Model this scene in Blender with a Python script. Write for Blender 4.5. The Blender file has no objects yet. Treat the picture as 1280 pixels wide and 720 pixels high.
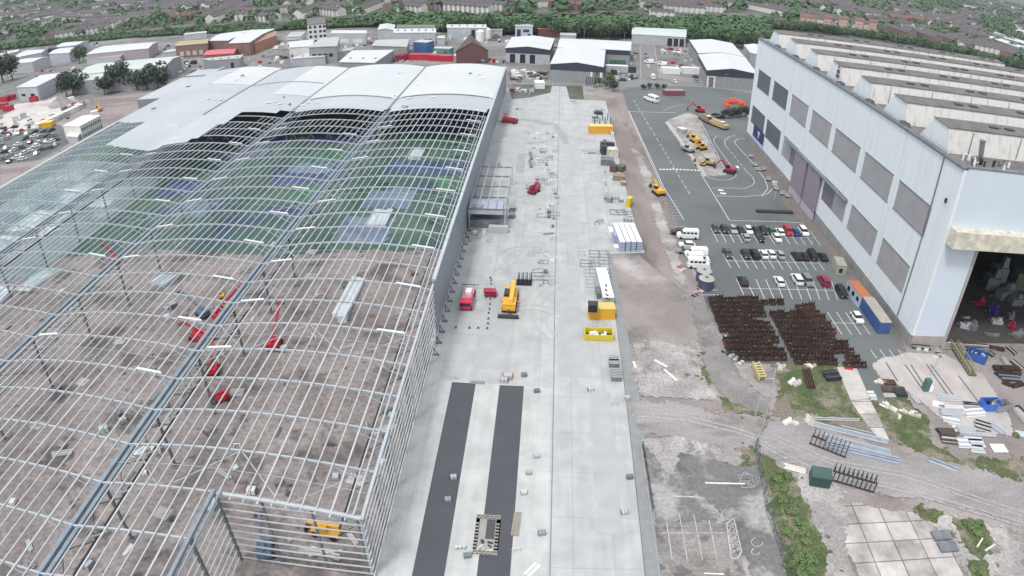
import bpy, math, random
from mathutils import Vector, Matrix
R = math.radians
sc = bpy.context.scene
C = sc.collection
rnd = random.Random(7)

# ------------------------------------------------------------------ camera
CAM_H = 73.5
F_PX, PITCH, YAW, ROLL, K3 = 844.3836, 0.524824, -0.052629, 0.011723, 0.358923
c_, s_ = math.cos, math.sin
FW = Vector((s_(YAW) * c_(PITCH), c_(YAW) * c_(PITCH), -s_(PITCH)))
RT0 = Vector((c_(YAW), -s_(YAW), 0)); UP0 = RT0.cross(FW)
RT = c_(ROLL) * RT0 + s_(ROLL) * UP0
UP = -s_(ROLL) * RT0 + c_(ROLL) * UP0
cd = bpy.data.cameras.new('camera'); cam = bpy.data.objects.new('camera', cd); C.objects.link(cam)
cam.matrix_world = Matrix(((RT.x, UP.x, -FW.x, 0), (RT.y, UP.y, -FW.y, 0), (RT.z, UP.z, -FW.z, CAM_H), (0, 0, 0, 1)))
cd.type = 'PANO'
cd.sensor_fit = 'HORIZONTAL'; cd.sensor_width = 36.0
lens = cd.cycles if hasattr(cd, 'cycles') and hasattr(cd.cycles, 'panorama_type') else cd
lens.panorama_type = 'FISHEYE_LENS_POLYNOMIAL'      # the wide drone lens bends straight lines a little
lens.fisheye_fov = math.pi
lens.fisheye_polynomial_k0 = 0.0
lens.fisheye_polynomial_k1 = -0.04194660341583446
lens.fisheye_polynomial_k2 = -4.9143626681506974e-05
lens.fisheye_polynomial_k3 = 7.264403913758057e-07
lens.fisheye_polynomial_k4 = 2.4817565860974986e-07
cd.clip_start = 0.5; cd.clip_end = 20000
sc.camera = cam

# ------------------------------------------------------------------ light: bright overcast day
w = bpy.data.worlds.new('World'); sc.world = w; w.use_nodes = True
nt = w.node_tree; bg = nt.nodes['Background']
sky = nt.nodes.new('ShaderNodeTexSky'); sky.sky_type = 'NISHITA'; sky.sun_disc = False
SUN_EL, SUN_AZ = R(60), R(212)
sky.sun_elevation = SUN_EL; sky.sun_rotation = SUN_AZ
sky.air_density = 1.0; sky.dust_density = 4.0; sky.ozone_density = 1.5
ov = nt.nodes.new('ShaderNodeMix'); ov.data_type = 'RGBA'; ov.inputs[0].default_value = 0.72      # cloud sheet over the blue
nt.links.new(sky.outputs[0], ov.inputs[6]); ov.inputs[7].default_value = (5.9, 6.0, 6.1, 1)
nt.links.new(ov.outputs[2], bg.inputs[0]); bg.inputs[1].default_value = 0.14
sd = bpy.data.lights.new('sun', 'SUN'); sd.energy = 1.5; sd.angle = R(10); sd.color = (1, 0.96, 0.91)
so = bpy.data.objects.new('sun', sd); C.objects.link(so)
dirv = Vector((s_(SUN_AZ) * c_(SUN_EL), c_(SUN_AZ) * c_(SUN_EL), s_(SUN_EL)))
so.rotation_euler = dirv.to_track_quat('Z', 'Y').to_euler()
sc.view_settings.view_transform = 'Standard'; sc.view_settings.look = 'None'
sc.view_settings.exposure = 0.54; sc.view_settings.gamma = 1.0
sc.cycles.max_bounces = 5; sc.cycles.diffuse_bounces = 3; sc.cycles.glossy_bounces = 2
sc.cycles.transmission_bounces = 2; sc.cycles.volume_bounces = 0
sc.cycles.use_denoising = True

# ------------------------------------------------------------------ helpers
def ray(px, py):
    x = (px - 640) / F_PX; y = (360 - py) / F_PX
    m = 1 + K3 * (x * x + y * y)
    return RT * (x * m) + UP * (y * m) + FW
def G(px, py, z=0.0):
    """the place on the level z that stands at this point of a 1280 x 720 survey photo"""
    d = ray(px, py); t = (z - CAM_H) / d.z
    return Vector((d.x * t, d.y * t, z))

MATS = {}
def mat(name, rgb, rough=0.75, var=0.12, scale=0.6, metal=0.0, rgb2=None, s2=0.05, amt2=0.0, coord='W', bump=0.0):
    if name in MATS: return MATS[name]
    m = bpy.data.materials.new(name); m.use_nodes = True; n = m.node_tree.nodes; L = m.node_tree.links
    b = n['Principled BSDF']; b.inputs['Roughness'].default_value = rough; b.inputs['Metallic'].default_value = metal
    g = n.new('ShaderNodeNewGeometry')
    t = n.new('ShaderNodeTexNoise'); t.inputs['Scale'].default_value = scale; t.inputs['Detail'].default_value = 5
    L.new(g.outputs['Position'], t.inputs['Vector'])
    mr = n.new('ShaderNodeMapRange'); mr.inputs[1].default_value = 0.25; mr.inputs[2].default_value = 0.75
    mr.inputs[3].default_value = 1 - var; mr.inputs[4].default_value = 1 + var
    L.new(t.outputs['Fac'], mr.inputs[0])
    vm = n.new('ShaderNodeVectorMath'); vm.operation = 'SCALE'
    if rgb2 and amt2:
        t2 = n.new('ShaderNodeTexNoise'); t2.inputs['Scale'].default_value = s2; t2.inputs['Detail'].default_value = 6
        L.new(g.outputs['Position'], t2.inputs['Vector'])
        m2 = n.new('ShaderNodeMapRange'); m2.inputs[1].default_value = 0.45; m2.inputs[2].default_value = 0.62; m2.inputs[3].default_value = 0; m2.inputs[4].default_value = amt2
        L.new(t2.outputs['Fac'], m2.inputs[0])
        mx = n.new('ShaderNodeMix'); mx.data_type = 'RGBA'; mx.inputs[6].default_value = (*rgb, 1); mx.inputs[7].default_value = (*rgb2, 1)
        L.new(m2.outputs[0], mx.inputs[0]); L.new(mx.outputs[2], vm.inputs[0])
    else:
        vm.inputs[0].default_value = rgb
    L.new(mr.outputs[0], vm.inputs['Scale']); L.new(vm.outputs[0], b.inputs['Base Color'])
    if bump:
        bp = n.new('ShaderNodeBump'); bp.inputs['Strength'].default_value = bump; bp.inputs['Distance'].default_value = 0.3
        L.new(t.outputs['Fac'], bp.inputs['Height']); L.new(bp.outputs[0], b.inputs['Normal'])
    MATS[name] = m; return m

def N(m): return m.node_tree.nodes
class MB:
    def __init__(s): s.v = []; s.f = []; s.m = []
    def face(s, pts, mi=0):
        i = len(s.v); s.v += [tuple(p) for p in pts]; s.f.append(tuple(range(i, i + len(pts)))); s.m.append(mi); return s
    def box(s, x0, y0, z0, x1, y1, z1, mi=0, top=None):
        i = len(s.v); t = mi if top is None else top
        s.v += [(x0,y0,z0),(x1,y0,z0),(x1,y1,z0),(x0,y1,z0),(x0,y0,z1),(x1,y0,z1),(x1,y1,z1),(x0,y1,z1)]
        for q, mm in (((0,3,2,1),mi),((4,5,6,7),t),((0,1,5,4),mi),((1,2,6,5),mi),((2,3,7,6),mi),((3,0,4,7),mi)):
            s.f.append(tuple(i + k for k in q)); s.m.append(mm)
        return s
    def cb(s, cx, cy, z0, sx, sy, h, mi=0, rot=0, top=None, taper=1.0):
        i = len(s.v); c, n = math.cos(rot), math.sin(rot); t = mi if top is None else top
        for zz, k in ((z0, 1), (z0 + h, taper)):
            for a, b in ((-1,-1),(1,-1),(1,1),(-1,1)):
                x, y = a * sx / 2 * k, b * sy / 2 * k
                s.v.append((cx + x * c - y * n, cy + x * n + y * c, zz))
        for q, mm in (((0,3,2,1),mi),((4,5,6,7),t),((0,1,5,4),mi),((1,2,6,5),mi),((2,3,7,6),mi),((3,0,4,7),mi)):
            s.f.append(tuple(i + k for k in q)); s.m.append(mm)
        return s
    def beam(s, p, q, w, h=None, mi=0):
        h = h or w; p = Vector(p); q = Vector(q); d = (q - p)
        if d.length < 1e-6: return s
        d.normalize(); up = Vector((0, 0, 1))
        if abs(d.z) > 0.95: up = Vector((0, 1, 0))
        a = d.cross(up).normalized() * w / 2; b = a.cross(d).normalized() * h / 2
        i = len(s.v)
        for c in (p, q):
            for x, y in ((-1,-1),(1,-1),(1,1),(-1,1)): s.v.append(tuple(c + a * x + b * y))
        for k in ((0,3,2,1),(4,5,6,7),(0,1,5,4),(1,2,6,5),(2,3,7,6),(3,0,4,7)): s.f.append(tuple(i + j for j in k)); s.m.append(mi)
        return s
    def cyl(s, p, q, r, n=10, mi=0, r2=None):
        p = Vector(p); q = Vector(q); d = (q - p).normalized(); r2 = r if r2 is None else r2
        up = Vector((0, 0, 1)) if abs(d.z) < 0.9 else Vector((1, 0, 0))
        a = d.cross(up).normalized(); b = a.cross(d)
        i = len(s.v)
        for c, rr in ((p, r), (q, r2)):
            for k in range(n):
                t = 2 * math.pi * k / n; s.v.append(tuple(c + a * math.cos(t) * rr + b * math.sin(t) * rr))
        for k in range(n):
            s.f.append((i + k, i + (k + 1) % n, i + n + (k + 1) % n, i + n + k)); s.m.append(mi)
        s.f.append(tuple(i + k for k in reversed(range(n)))); s.m.append(mi)
        s.f.append(tuple(i + n + k for k in range(n))); s.m.append(mi)
        return s
    def prism(s, poly, z0, z1, mi=0, top=None):
        n = len(poly); i = len(s.v)
        s.v += [(p[0], p[1], z0) for p in poly] + [(p[0], p[1], z1) for p in poly]
        for k in range(n): s.f.append((i + k, i + (k + 1) % n, i + n + (k + 1) % n, i + n + k)); s.m.append(mi)
        s.f.append(tuple(i + n + k for k in range(n))); s.m.append(mi if top is None else top)
        s.f.append(tuple(i + k for k in reversed(range(n)))); s.m.append(mi)
        return s
    def prof(s, pts, x0, x1, mi=0, inset=0.0):
        """side profile (y,z) pushed out along x"""
        n = len(pts); i = len(s.v)
        s.v += [(x0, p[0], p[1]) for p in pts] + [(x1, p[0], p[1]) for p in pts]
        for k in range(n): s.f.append((i + k, i + (k + 1) % n, i + n + (k + 1) % n, i + n + k)); s.m.append(mi)
        s.f.append(tuple(i + n + k for k in range(n))); s.f.append(tuple(i + k for k in reversed(range(n)))); s.m += [mi, mi]
        return s
    def mesh(s, name, mats, off=None):
        me = bpy.data.meshes.new(name)
        v = s.v if off is None else [(a - off[0], b - off[1], c - off[2]) for a, b, c in s.v]
        me.from_pydata(v, [], s.f)
        for m in (mats if isinstance(mats, (list, tuple)) else [mats]): me.materials.append(m)
        if any(s.m): me.polygons.foreach_set('material_index', s.m)
        me.update(); return me
    def build(s, name, mats, parent=None, world=False, loc=None, rz=0):
        off = parent.location if (world and parent) else None
        o = bpy.data.objects.new(name, s.mesh(name, mats, off)); C.objects.link(o)
        if parent: o.parent = parent
        if loc is not None: o.location = loc
        if rz: o.rotation_euler.z = rz
        return o

USED = {}
def tag(o, label=None, cat=None, group=None, kind=None):
    if label: o['label'] = label
    if cat: o['category'] = cat
    if group: o['group'] = group
    if kind: o['kind'] = kind
    return o
def thing(name, label, cat, loc=(0, 0, 0), rz=0, group=None):
    o = bpy.data.objects.new(name, None); C.objects.link(o); o.location = loc; o.rotation_euler.z = rz
    o.empty_display_size = 0.5
    return tag(o, label, cat, group)
def kids(o): return [x for x in C.objects if x.parent == o]
KID = {}
def dup(src, loc, rz=0, label=None, group=None, scale=None):
    if src.name not in KID: KID[src.name] = [(k, kids(k)) for k in kids(src)]
    r = src.copy(); C.objects.link(r); r.location = loc; r.rotation_euler = (0, 0, rz)
    if scale: r.scale = scale if hasattr(scale, '__len__') else (scale,) * 3
    if label: r['label'] = label
    if group: r['group'] = group
    for k, sub in KID[src.name]:
        c = k.copy(); C.objects.link(c); c.parent = r
        for q in sub:
            d = q.copy(); C.objects.link(d); d.parent = c
    return r
ONES = ['', 'first', 'second', 'third', 'fourth', 'fifth', 'sixth', 'seventh', 'eighth', 'ninth', 'tenth', 'eleventh', 'twelfth', 'thirteenth', 'fourteenth', 'fifteenth', 'sixteenth', 'seventeenth', 'eighteenth', 'nineteenth']
def nth(n):
    if n >= 100: return 'hundred and ' + nth(n - 100) if n % 100 else 'hundredth'
    if n < 20: return ONES[n]
    T = {2: 'twent', 3: 'thirt', 4: 'fort', 5: 'fift', 6: 'sixt', 7: 'sevent', 8: 'eight', 9: 'ninet'}[(n // 10) % 10]
    return T + 'ieth' if n % 10 == 0 else T + 'y-' + ONES[n % 10]
def struct(o): o['kind'] = 'structure'; return o
SHN = [0]
RAG = {'wheel_rut': .12, 'floor_light_tint': 1.6, 'grass_patch': 1.3, 'gravel_track': .9, 'dirt_strip': .8, 'earth_ground': 1.2, 'slab_ground': .8, 'old_asphalt': .7, 'damp_patch': .35, 'works_strip': .5, 'hangar_verge': .6, 'cracked_slab': .7, 'stone_ground': 2, 'hall_floor_far': 2.0, 'assembly_slab': .4}
def sheet(name, pts, z, m, kind='structure', label=None, cat=None):
    """a flat surface lying on the ground; pts are (x,y) metres or survey points"""
    amp = RAG.get(name, 0)
    if amp:
        out = []; n = len(pts); w1 = 0.0
        for i in range(n):
            a, b = pts[i], pts[(i + 1) % n]; L = math.hypot(b[0] - a[0], b[1] - a[1])
            st = max(1, min(160, int(L / (amp * 0.3)))); nx, ny = (b[1] - a[1]) / (L + 1e-6), -(b[0] - a[0]) / (L + 1e-6)
            for j in range(st):
                t = j / st; w1 = 0.80 * w1 + rnd.uniform(-1, 1) * amp * 0.42
                ww = w1 * min(1, t * L / (2 * amp), (1 - t) * L / (2 * amp)); out.append((a[0] + (b[0] - a[0]) * t + nx * ww, a[1] + (b[1] - a[1]) * t + ny * ww))
        pts = out
    SHN[0] += 1; z += SHN[0] * 0.0007
    mb = MB(); mb.face([(p[0], p[1], z) for p in pts])
    if amp and name != 'damp_patch':       # loose edge: small ragged islands along the boundary
        for p in pts[::2]:
            if rnd.random() < .75:
                a = rnd.uniform(0, 6.3); d = abs(rnd.gauss(0, amp * 1.3)); cx, cy = p[0] + math.cos(a) * d, p[1] + math.sin(a) * d
                r = rnd.uniform(.12, .5) * min(1.4, amp) * (1 if d < amp else .6); n_ = 6; a0 = rnd.uniform(0, 6); ex = rnd.uniform(.5, 1)
                zz = z + rnd.uniform(.0001, .0006) - .0007
                mb.face([(cx + math.cos(a0 + k * 1.047) * r * rnd.uniform(.6, 1.2), cy + math.sin(a0 + k * 1.047) * r * ex * rnd.uniform(.6, 1.2), zz) for k in range(n_)])
    o = mb.build(name, m); o['kind'] = kind
    if label: o['label'] = label
    if cat: o['category'] = cat
    return o
def P(*q): return [G(x, y) for x, y in q]

# ------------------------------------------------------------------ materials
def concrete_mat(name, rgb, px=5.6, py=9.0, var=0.05, joint=0.7, jw=0.07, dirt=.72):
    m = bpy.data.materials.new(name); m.use_nodes = True; n = N(m); L = m.node_tree.links
    b = n['Principled BSDF']; b.inputs['Roughness'].default_value = 0.7
    g = n.new('ShaderNodeNewGeometry'); sx = n.new('ShaderNodeSeparateXYZ'); L.new(g.outputs['Position'], sx.inputs[0])
    def math_(op, a, bv=None, cv=None):
        q = n.new('ShaderNodeMath'); q.operation = op
        for k, val in enumerate((a, bv, cv)):
            if val is None: continue
            if isinstance(val, (int, float)): q.inputs[k].default_value = val
            else: L.new(val, q.inputs[k])
        return q.outputs[0]
    u = math_('DIVIDE', sx.outputs[0], px); v = math_('DIVIDE', sx.outputs[1], py)
    fu = math_('FLOOR', u); fv = math_('FLOOR', v)
    cmb = n.new('ShaderNodeCombineXYZ'); L.new(fu, cmb.inputs[0]); L.new(fv, cmb.inputs[1])
    wn = n.new('ShaderNodeTexWhiteNoise'); wn.noise_dimensions = '3D'; L.new(cmb.outputs[0], wn.inputs[0])
    cmb2 = n.new('ShaderNodeCombineXYZ'); L.new(fu, cmb2.inputs[0])
    wn2 = n.new('ShaderNodeTexWhiteNoise'); L.new(cmb2.outputs[0], wn2.inputs[0])
    ju = math_('LESS_THAN', math_('MULTIPLY', math_('FRACT', u), px), jw)
    jv = math_('LESS_THAN', math_('MULTIPLY', math_('FRACT', v), py), jw)
    jj = math_('MAXIMUM', ju, jv)
    n1 = n.new('ShaderNodeTexNoise'); n1.inputs['Scale'].default_value = 0.22; n1.inputs['Detail'].default_value = 7; n1.inputs['Roughness'].default_value = 0.62; L.new(g.outputs['Position'], n1.inputs['Vector'])
    mp = n.new('ShaderNodeMapping'); mp.inputs['Scale'].default_value = (0.9, 0.08, 1); L.new(g.outputs['Position'], mp.inputs[0])
    n2 = n.new('ShaderNodeTexNoise'); n2.inputs['Scale'].default_value = 1.0; n2.inputs['Detail'].default_value = 4; L.new(mp.outputs[0], n2.inputs['Vector'])
    a = math_('MULTIPLY_ADD', wn.outputs[0], var * 1.2, 1 - var * 1.2)
    a = math_('ADD', a, math_('MULTIPLY_ADD', wn2.outputs[0], var, -var * .5))
    a = math_('ADD', a, math_('MULTIPLY_ADD', n1.outputs[0], dirt, -dirt / 2))
    a = math_('ADD', a, math_('MULTIPLY_ADD', n2.outputs[0], 0.26, -0.13))
    a = math_('MULTIPLY', a, math_('SUBTRACT', 1.0, math_('MULTIPLY', jj, 1 - joint)))
    vm = n.new('ShaderNodeVectorMath'); vm.operation = 'SCALE'; vm.inputs[0].default_value = rgb; L.new(a, vm.inputs['Scale'])
    L.new(vm.outputs[0], b.inputs['Base Color']); MATS[name] = m; return m
def ground_mat(name, cols, scales, rough=0.9, speck=0.25, specks=3.0, stretch=None):
    """layers of ragged patches: cols[0] base, further colours come in by noise masks (scale, low, high)"""
    m = bpy.data.materials.new(name); m.use_nodes = True; n = N(m); L = m.node_tree.links
    b = n['Principled BSDF']; b.inputs['Roughness'].default_value = rough
    g = n.new('ShaderNodeNewGeometry'); vec = g.outputs['Position']
    if stretch:
        mp = n.new('ShaderNodeMapping'); mp.inputs['Scale'].default_value = stretch; L.new(vec, mp.inputs[0]); vec = mp.outputs[0]
    cur = None
    for i, (col, (s, lo, hi)) in enumerate(zip(cols[1:], scales)):
        t = n.new('ShaderNodeTexNoise'); t.inputs['Scale'].default_value = s; t.inputs['Detail'].default_value = 8; t.inputs['Roughness'].default_value = 0.6
        off = n.new('ShaderNodeVectorMath'); off.operation = 'ADD'; off.inputs[1].default_value = (37.0 * (i + 1), 11.0 * i, 0); L.new(vec, off.inputs[0]); L.new(off.outputs[0], t.inputs['Vector'])
        r = n.new('ShaderNodeMapRange'); r.inputs[1].default_value = lo; r.inputs[2].default_value = hi; L.new(t.outputs['Fac'], r.inputs[0])
        mx = n.new('ShaderNodeMix'); mx.data_type = 'RGBA'; L.new(r.outputs[0], mx.inputs[0])
        if cur is None: mx.inputs[6].default_value = (*cols[0], 1)
        else: L.new(cur, mx.inputs[6])
        mx.inputs[7].default_value = (*col, 1); cur = mx.outputs[2]
    t = n.new('ShaderNodeTexNoise'); t.inputs['Scale'].default_value = specks; t.inputs['Detail'].default_value = 6; L.new(g.outputs['Position'], t.inputs['Vector'])
    r = n.new('ShaderNodeMapRange'); r.inputs[1].default_value = 0.3; r.inputs[2].default_value = 0.7; r.inputs[3].default_value = 1 - speck; r.inputs[4].default_value = 1 + speck; L.new(t.outputs['Fac'], r.inputs[0])
    vm = n.new('ShaderNodeVectorMath'); vm.operation = 'SCALE'; L.new(r.outputs[0], vm.inputs['Scale'])
    if cur is None: vm.inputs[0].default_value = cols[0]
    else: L.new(cur, vm.inputs[0])
    L.new(vm.outputs[0], b.inputs['Base Color']); MATS[name] = m; return m

M_conc = concrete_mat('yard concrete', (0.40, 0.415, 0.415))
M_conc2 = concrete_mat('apron concrete', (0.45, 0.465, 0.46), 5.2, 6.0, 0.05, 0.9)
M_old = concrete_mat('old concrete', (0.47, 0.445, 0.425), 4.4, 3.6, 0.20, 0.40, 0.2, 1.6)
M_slab = concrete_mat('assembly slab', (0.44, 0.41, 0.40), 40, 40, 0.05)
M_asph = ground_mat('asphalt', [(0.115, 0.128, 0.132), (0.145, 0.156, 0.160), (0.085, 0.092, 0.096)], [(0.05, .45, .7), (0.03, .52, .75)], 0.85, 0.10, 2.0)
M_road = ground_mat('estate road', [(0.17, 0.178, 0.178), (0.21, 0.21, 0.205)], [(0.03, .4, .7)], 0.85, 0.1, 1.0)
M_tar = ground_mat('fresh tarmac', [(0.062, 0.066, 0.078), (0.075, 0.078, 0.09)], [(0.2, .4, .7)], 0.8, 0.07, 4.0)
M_gravel = ground_mat('gravel', [(0.225, 0.20, 0.194), (0.31, 0.285, 0.275), (0.165, 0.155, 0.148), (0.48, 0.46, 0.455)], [(0.045, .45, .62), (0.08, .54, .66), (0.035, .60, .72)], 0.95, 0.16, 2.6)
M_brown = ground_mat('brown hardcore', [(0.20, 0.17, 0.162), (0.27, 0.235, 0.225), (0.13, 0.115, 0.11)], [(0.07, .45, .62), (0.12, .52, .66)], 0.95, 0.18, 2.4, (1, .3, 1))
M_haul = ground_mat('gravel track', [(0.25, 0.238, 0.242), (0.32, 0.308, 0.312), (0.185, 0.172, 0.17), (0.44, 0.43, 0.43)], [(0.09, .42, .62), (0.15, .52, .68), (0.06, .58, .70)], 0.95, 0.16, 2.6, (0.45, 1.2, 1))
M_mud = ground_mat('trodden mud', [(0.21, 0.183, 0.175), (0.285, 0.252, 0.242), (0.115, 0.102, 0.097), (0.06, 0.054, 0.05)], [(0.05, .42, .58), (0.09, .53, .62), (0.25, .60, .68)], 0.95, 0.28, 1.2)
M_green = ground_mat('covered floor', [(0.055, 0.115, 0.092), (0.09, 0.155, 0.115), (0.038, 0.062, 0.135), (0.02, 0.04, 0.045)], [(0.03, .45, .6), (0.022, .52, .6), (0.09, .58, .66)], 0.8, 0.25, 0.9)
M_mint = ground_mat('pale slab', [(0.36, 0.46, 0.47), (0.20, 0.28, 0.30), (0.52, 0.58, 0.58)], [(0.06, .48, .56), (0.1, .56, .62)], 0.6, 0.2, 0.8)
M_grass = ground_mat('weedy grass', [(0.085, 0.105, 0.045), (0.055, 0.085, 0.03), (0.22, 0.195, 0.155), (0.13, 0.135, 0.07)], [(0.2, .45, .6), (0.16, .50, .60), (0.5, .5, .68)], 0.95, 0.35, 2.5)
M_dryv = ground_mat('scrubby soil', [(0.185, 0.165, 0.135), (0.08, 0.10, 0.042), (0.28, 0.24, 0.20)], [(0.14, .5, .58), (0.25, .55, .65)], 0.95, 0.3, 2.5)
M_dust = ground_mat('dusty earth', [(0.27, 0.255, 0.25), (0.39, 0.378, 0.37), (0.20, 0.19, 0.185), (0.10, 0.11, 0.06)], [(0.09, .45, .6), (0.14, .53, .62), (0.22, .64, .70)], 0.95, 0.25, 2.0)
M_town = ground_mat('town ground', [(0.075, 0.09, 0.055), (0.13, 0.13, 0.12), (0.045, 0.065, 0.035)], [(0.02, .47, .56), (0.012, .5, .6)], 0.95, 0.25, 0.4)
M_estate = ground_mat('estate yard', [(0.155, 0.157, 0.155), (0.25, 0.24, 0.235), (0.09, 0.098, 0.09)], [(0.035, .45, .6), (0.05, .55, .65)], 0.9, 0.15, 0.6)
M_tan = ground_mat('levelled earth', [(0.27, 0.235, 0.225), (0.20, 0.175, 0.168), (0.33, 0.30, 0.285)], [(0.06, .48, .56), (0.05, .55, .65)], 0.95, 0.15, 0.5, (0.25, 1, 1))
M_pale = ground_mat('pale crushed stone', [(0.50, 0.47, 0.45), (0.60, 0.59, 0.57), (0.38, 0.36, 0.35)], [(0.03, .45, .6), (0.06, .55, .65)], 0.95, 0.1, 0.6)
M_white = mat('white road paint', (0.72, 0.73, 0.72), 0.7, 0.15, 1.5)
M_wear = mat('worn road paint', (0.42, 0.43, 0.42), 0.8, 0.35, 1.2)
M_dark = mat('dark void', (0.012, 0.013, 0.015), 0.6, 0.2)
M_glass = mat('vehicle glass', (0.02, 0.024, 0.028), 0.12, 0.1)
M_tyre = mat('tyre rubber', (0.018, 0.018, 0.019), 0.85, 0.1)
M_galv = mat('galvanised steel', (0.42, 0.46, 0.49), 0.5, 0.12, 0.8, 0.15)
M_purl = mat('purlin steel', (0.46, 0.49, 0.515), 0.5, 0.10, 0.8, 0.1)
M_beam = mat('painted blue grey beam', (0.20, 0.245, 0.285), 0.5, 0.18, 0.8)
M_beam2 = mat('dark steel', (0.035, 0.038, 0.042), 0.6, 0.2, 0.8)
M_col = mat('column steel', (0.13, 0.145, 0.16), 0.6, 0.2, 0.8)

# ------------------------------------------------------------------ ground, roads, yards
big = MB(); big.face([(-9000, -600, -0.10), (14000, -600, -0.10), (14000, 16000, -0.10), (-9000, 16000, -0.10)])
struct(big.build('ground', M_town))
sheet('gravel_ground', [(14, 30), (230, 30), (230, 175), (84, 330), (16, 330)], -0.05, M_gravel)
sheet('estate_ground', P((0, 200), (0, 66), (90, 52), (250, 42), (400, 33), (560, 41), (640, 43), (800, 50), (960, 62), (1100, 150), (945, 300), (775, 110), (640, 105), (640, 200)), -0.04, M_estate)
# left side outside the hall
sheet('stone_ground', P((0, 175), (0, 150), (20, 130), (60, 125), (68, 121), (92, 122), (100, 132), (60, 155), (30, 165), (0, 178)), -0.015, M_pale)
sheet('earth_ground', P((60, 160), (100, 135), (122, 121), (215, 112), (225, 118), (150, 150), (95, 183), (50, 178)), -0.02, M_tan)
sheet('parking_ground', P((0, 235), (0, 178), (30, 162), (75, 156), (100, 175), (60, 200)), -0.012, M_asph)
sheet('hall_verge', P((0, 240), (0, 205), (50, 200), (100, 172), (150, 142), (165, 138), (100, 183)), -0.008, M_tan)
# hall floor
sheet('hall_floor', [(-205, -40), (-20.4, -40), (-20.4, 148), (-60, 143), (-100, 144), (-130, 138), (-205, 128)], 0.0, M_mud)
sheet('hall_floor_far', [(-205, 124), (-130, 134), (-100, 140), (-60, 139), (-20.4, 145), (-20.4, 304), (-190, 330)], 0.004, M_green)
sheet('hall_floor_west', [(-186, 112), (-132, 122), (-129, 150), (-131, 205), (-186, 215)], 0.010, ground_mat('damp pale floor', [(0.17, 0.235, 0.25), (0.11, 0.165, 0.175), (0.27, 0.34, 0.36)], [(0.04, .45, .6), (0.07, .55, .63)], 0.6, 0.25, 0.8))
for i, q in enumerate([[(-166, 118), (-150, 118), (-150, 131), (-166, 130)], [(-165, 134), (-152, 134), (-151, 146), (-164, 147)], [(-166, 150), (-148, 150), (-148, 166), (-166, 166)],
                       [(-167, 170), (-153, 171), (-150, 190), (-166, 190)], [(-146, 168), (-138, 168), (-137, 186), (-146, 185)], [(-133, 116), (-127, 116), (-125, 128), (-131, 128)]]):
    sheet('hall_slab', q, 0.016 + i * .001, M_mint)
M_btint = ground_mat('blue light tint', [(0.045, 0.07, 0.17), (0.07, 0.105, 0.21), (0.035, 0.06, 0.09)], [(0.08, .45, .6), (0.12, .52, .62)], .6, .2, .8)  # added tinted patches; brighter colour stands in for light missing under the roof
M_gtint = ground_mat('green light tint', [(0.05, 0.15, 0.09), (0.075, 0.19, 0.12), (0.04, 0.09, 0.065)], [(0.08, .45, .6), (0.12, .52, .62)], .6, .2, .8)
M_ptint = ground_mat('pale blue light tint', [(0.15, 0.20, 0.29), (0.11, 0.16, 0.22), (0.20, 0.25, 0.30)], [(0.08, .45, .6), (0.12, .52, .62)], .6, .2, .8)
for q, m_ in (((-54, 226, -22, 240), M_gtint), ((-54, 242, -22, 262), M_btint), ((-90, 228, -60, 244), M_btint), ((-90, 246, -60, 268), M_gtint), ((-126, 226, -97, 240), M_btint), ((-126, 242, -97, 266), M_gtint), ((-54, 262, -22, 285), M_gtint), ((-52, 196, -24, 208), M_btint), ((-90, 206, -66, 218), M_gtint), ((-128, 196, -104, 208), M_gtint), ((-88, 186, -64, 196), M_btint),
              ((-52, 168, -38, 182), M_ptint), ((-54, 146, -40, 162), M_ptint), ((-126, 176, -108, 190), M_btint), ((-84, 196, -70, 205), M_ptint), ((-122, 210, -100, 222), M_ptint), ((-34, 182, -24, 194), M_gtint), ((-76, 172, -62, 184), M_gtint), ((-110, 160, -98, 172), M_ptint)):
    sheet('floor_light_tint', [(q[0], q[1]), (q[2], q[1]), (q[2], q[3]), (q[0], q[3])], 0.03, m_)
# new concrete yard
yard = [(-20.2, 28), (15.0, 28), (15.1, 146)] + [tuple(G(x, y)[:2]) for x, y in ((763, 318), (806, 316), (797, 290), (790, 266), (776, 212), (770, 180), (757, 126), (712, 124), (708, 108), (690, 107), (688, 116), (662, 122), (640, 124))] + [(-20.2, 318)]
sheet('concrete_yard', yard, 0.02, M_conc)
sheet('apron_concrete', [(-17.6, 28), (-17.6, 93.4), (2.1, 92.6), (2.3, 28)], 0.028, M_conc2)
sheet('yard_joint', [(2.5, 28), (2.66, 28), (2.7, 128), (5.0, 322), (4.8, 322), (2.5, 128)], 0.034, mat('joint seal', (0.20, 0.22, 0.23), 0.8))
sheet('tarmac_strip', [(-15.3, 28), (-11.1, 28), (-11.05, 92.9), (-15.25, 92.9)], 0.040, M_tar)
sheet('tarmac_strip', [(-6.9, 28), (-2.55, 28), (-2.6, 92.7), (-6.85, 92.7)], 0.040, M_tar)
M_damp = mat('damp concrete', (0.29, 0.315, 0.32), 0.6, 0.14, 0.4)
for q in ([(643, 148), (660, 148), (680, 152), (692, 154), (691, 157), (676, 156), (660, 151), (643, 151)], [(692, 154), (697, 155), (706, 167), (712, 180), (705, 180), (698, 168), (694, 160)],
          [(648, 192), (657, 192), (655, 216), (645, 216)], [(658, 178), (685, 176), (685, 178), (658, 180)]):
    sheet('damp_patch', P(*q), 0.046, M_damp)
M_wt = mat('faint damp concrete', (0.365, 0.385, 0.388), 0.65, 0.10, 0.3)
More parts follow.
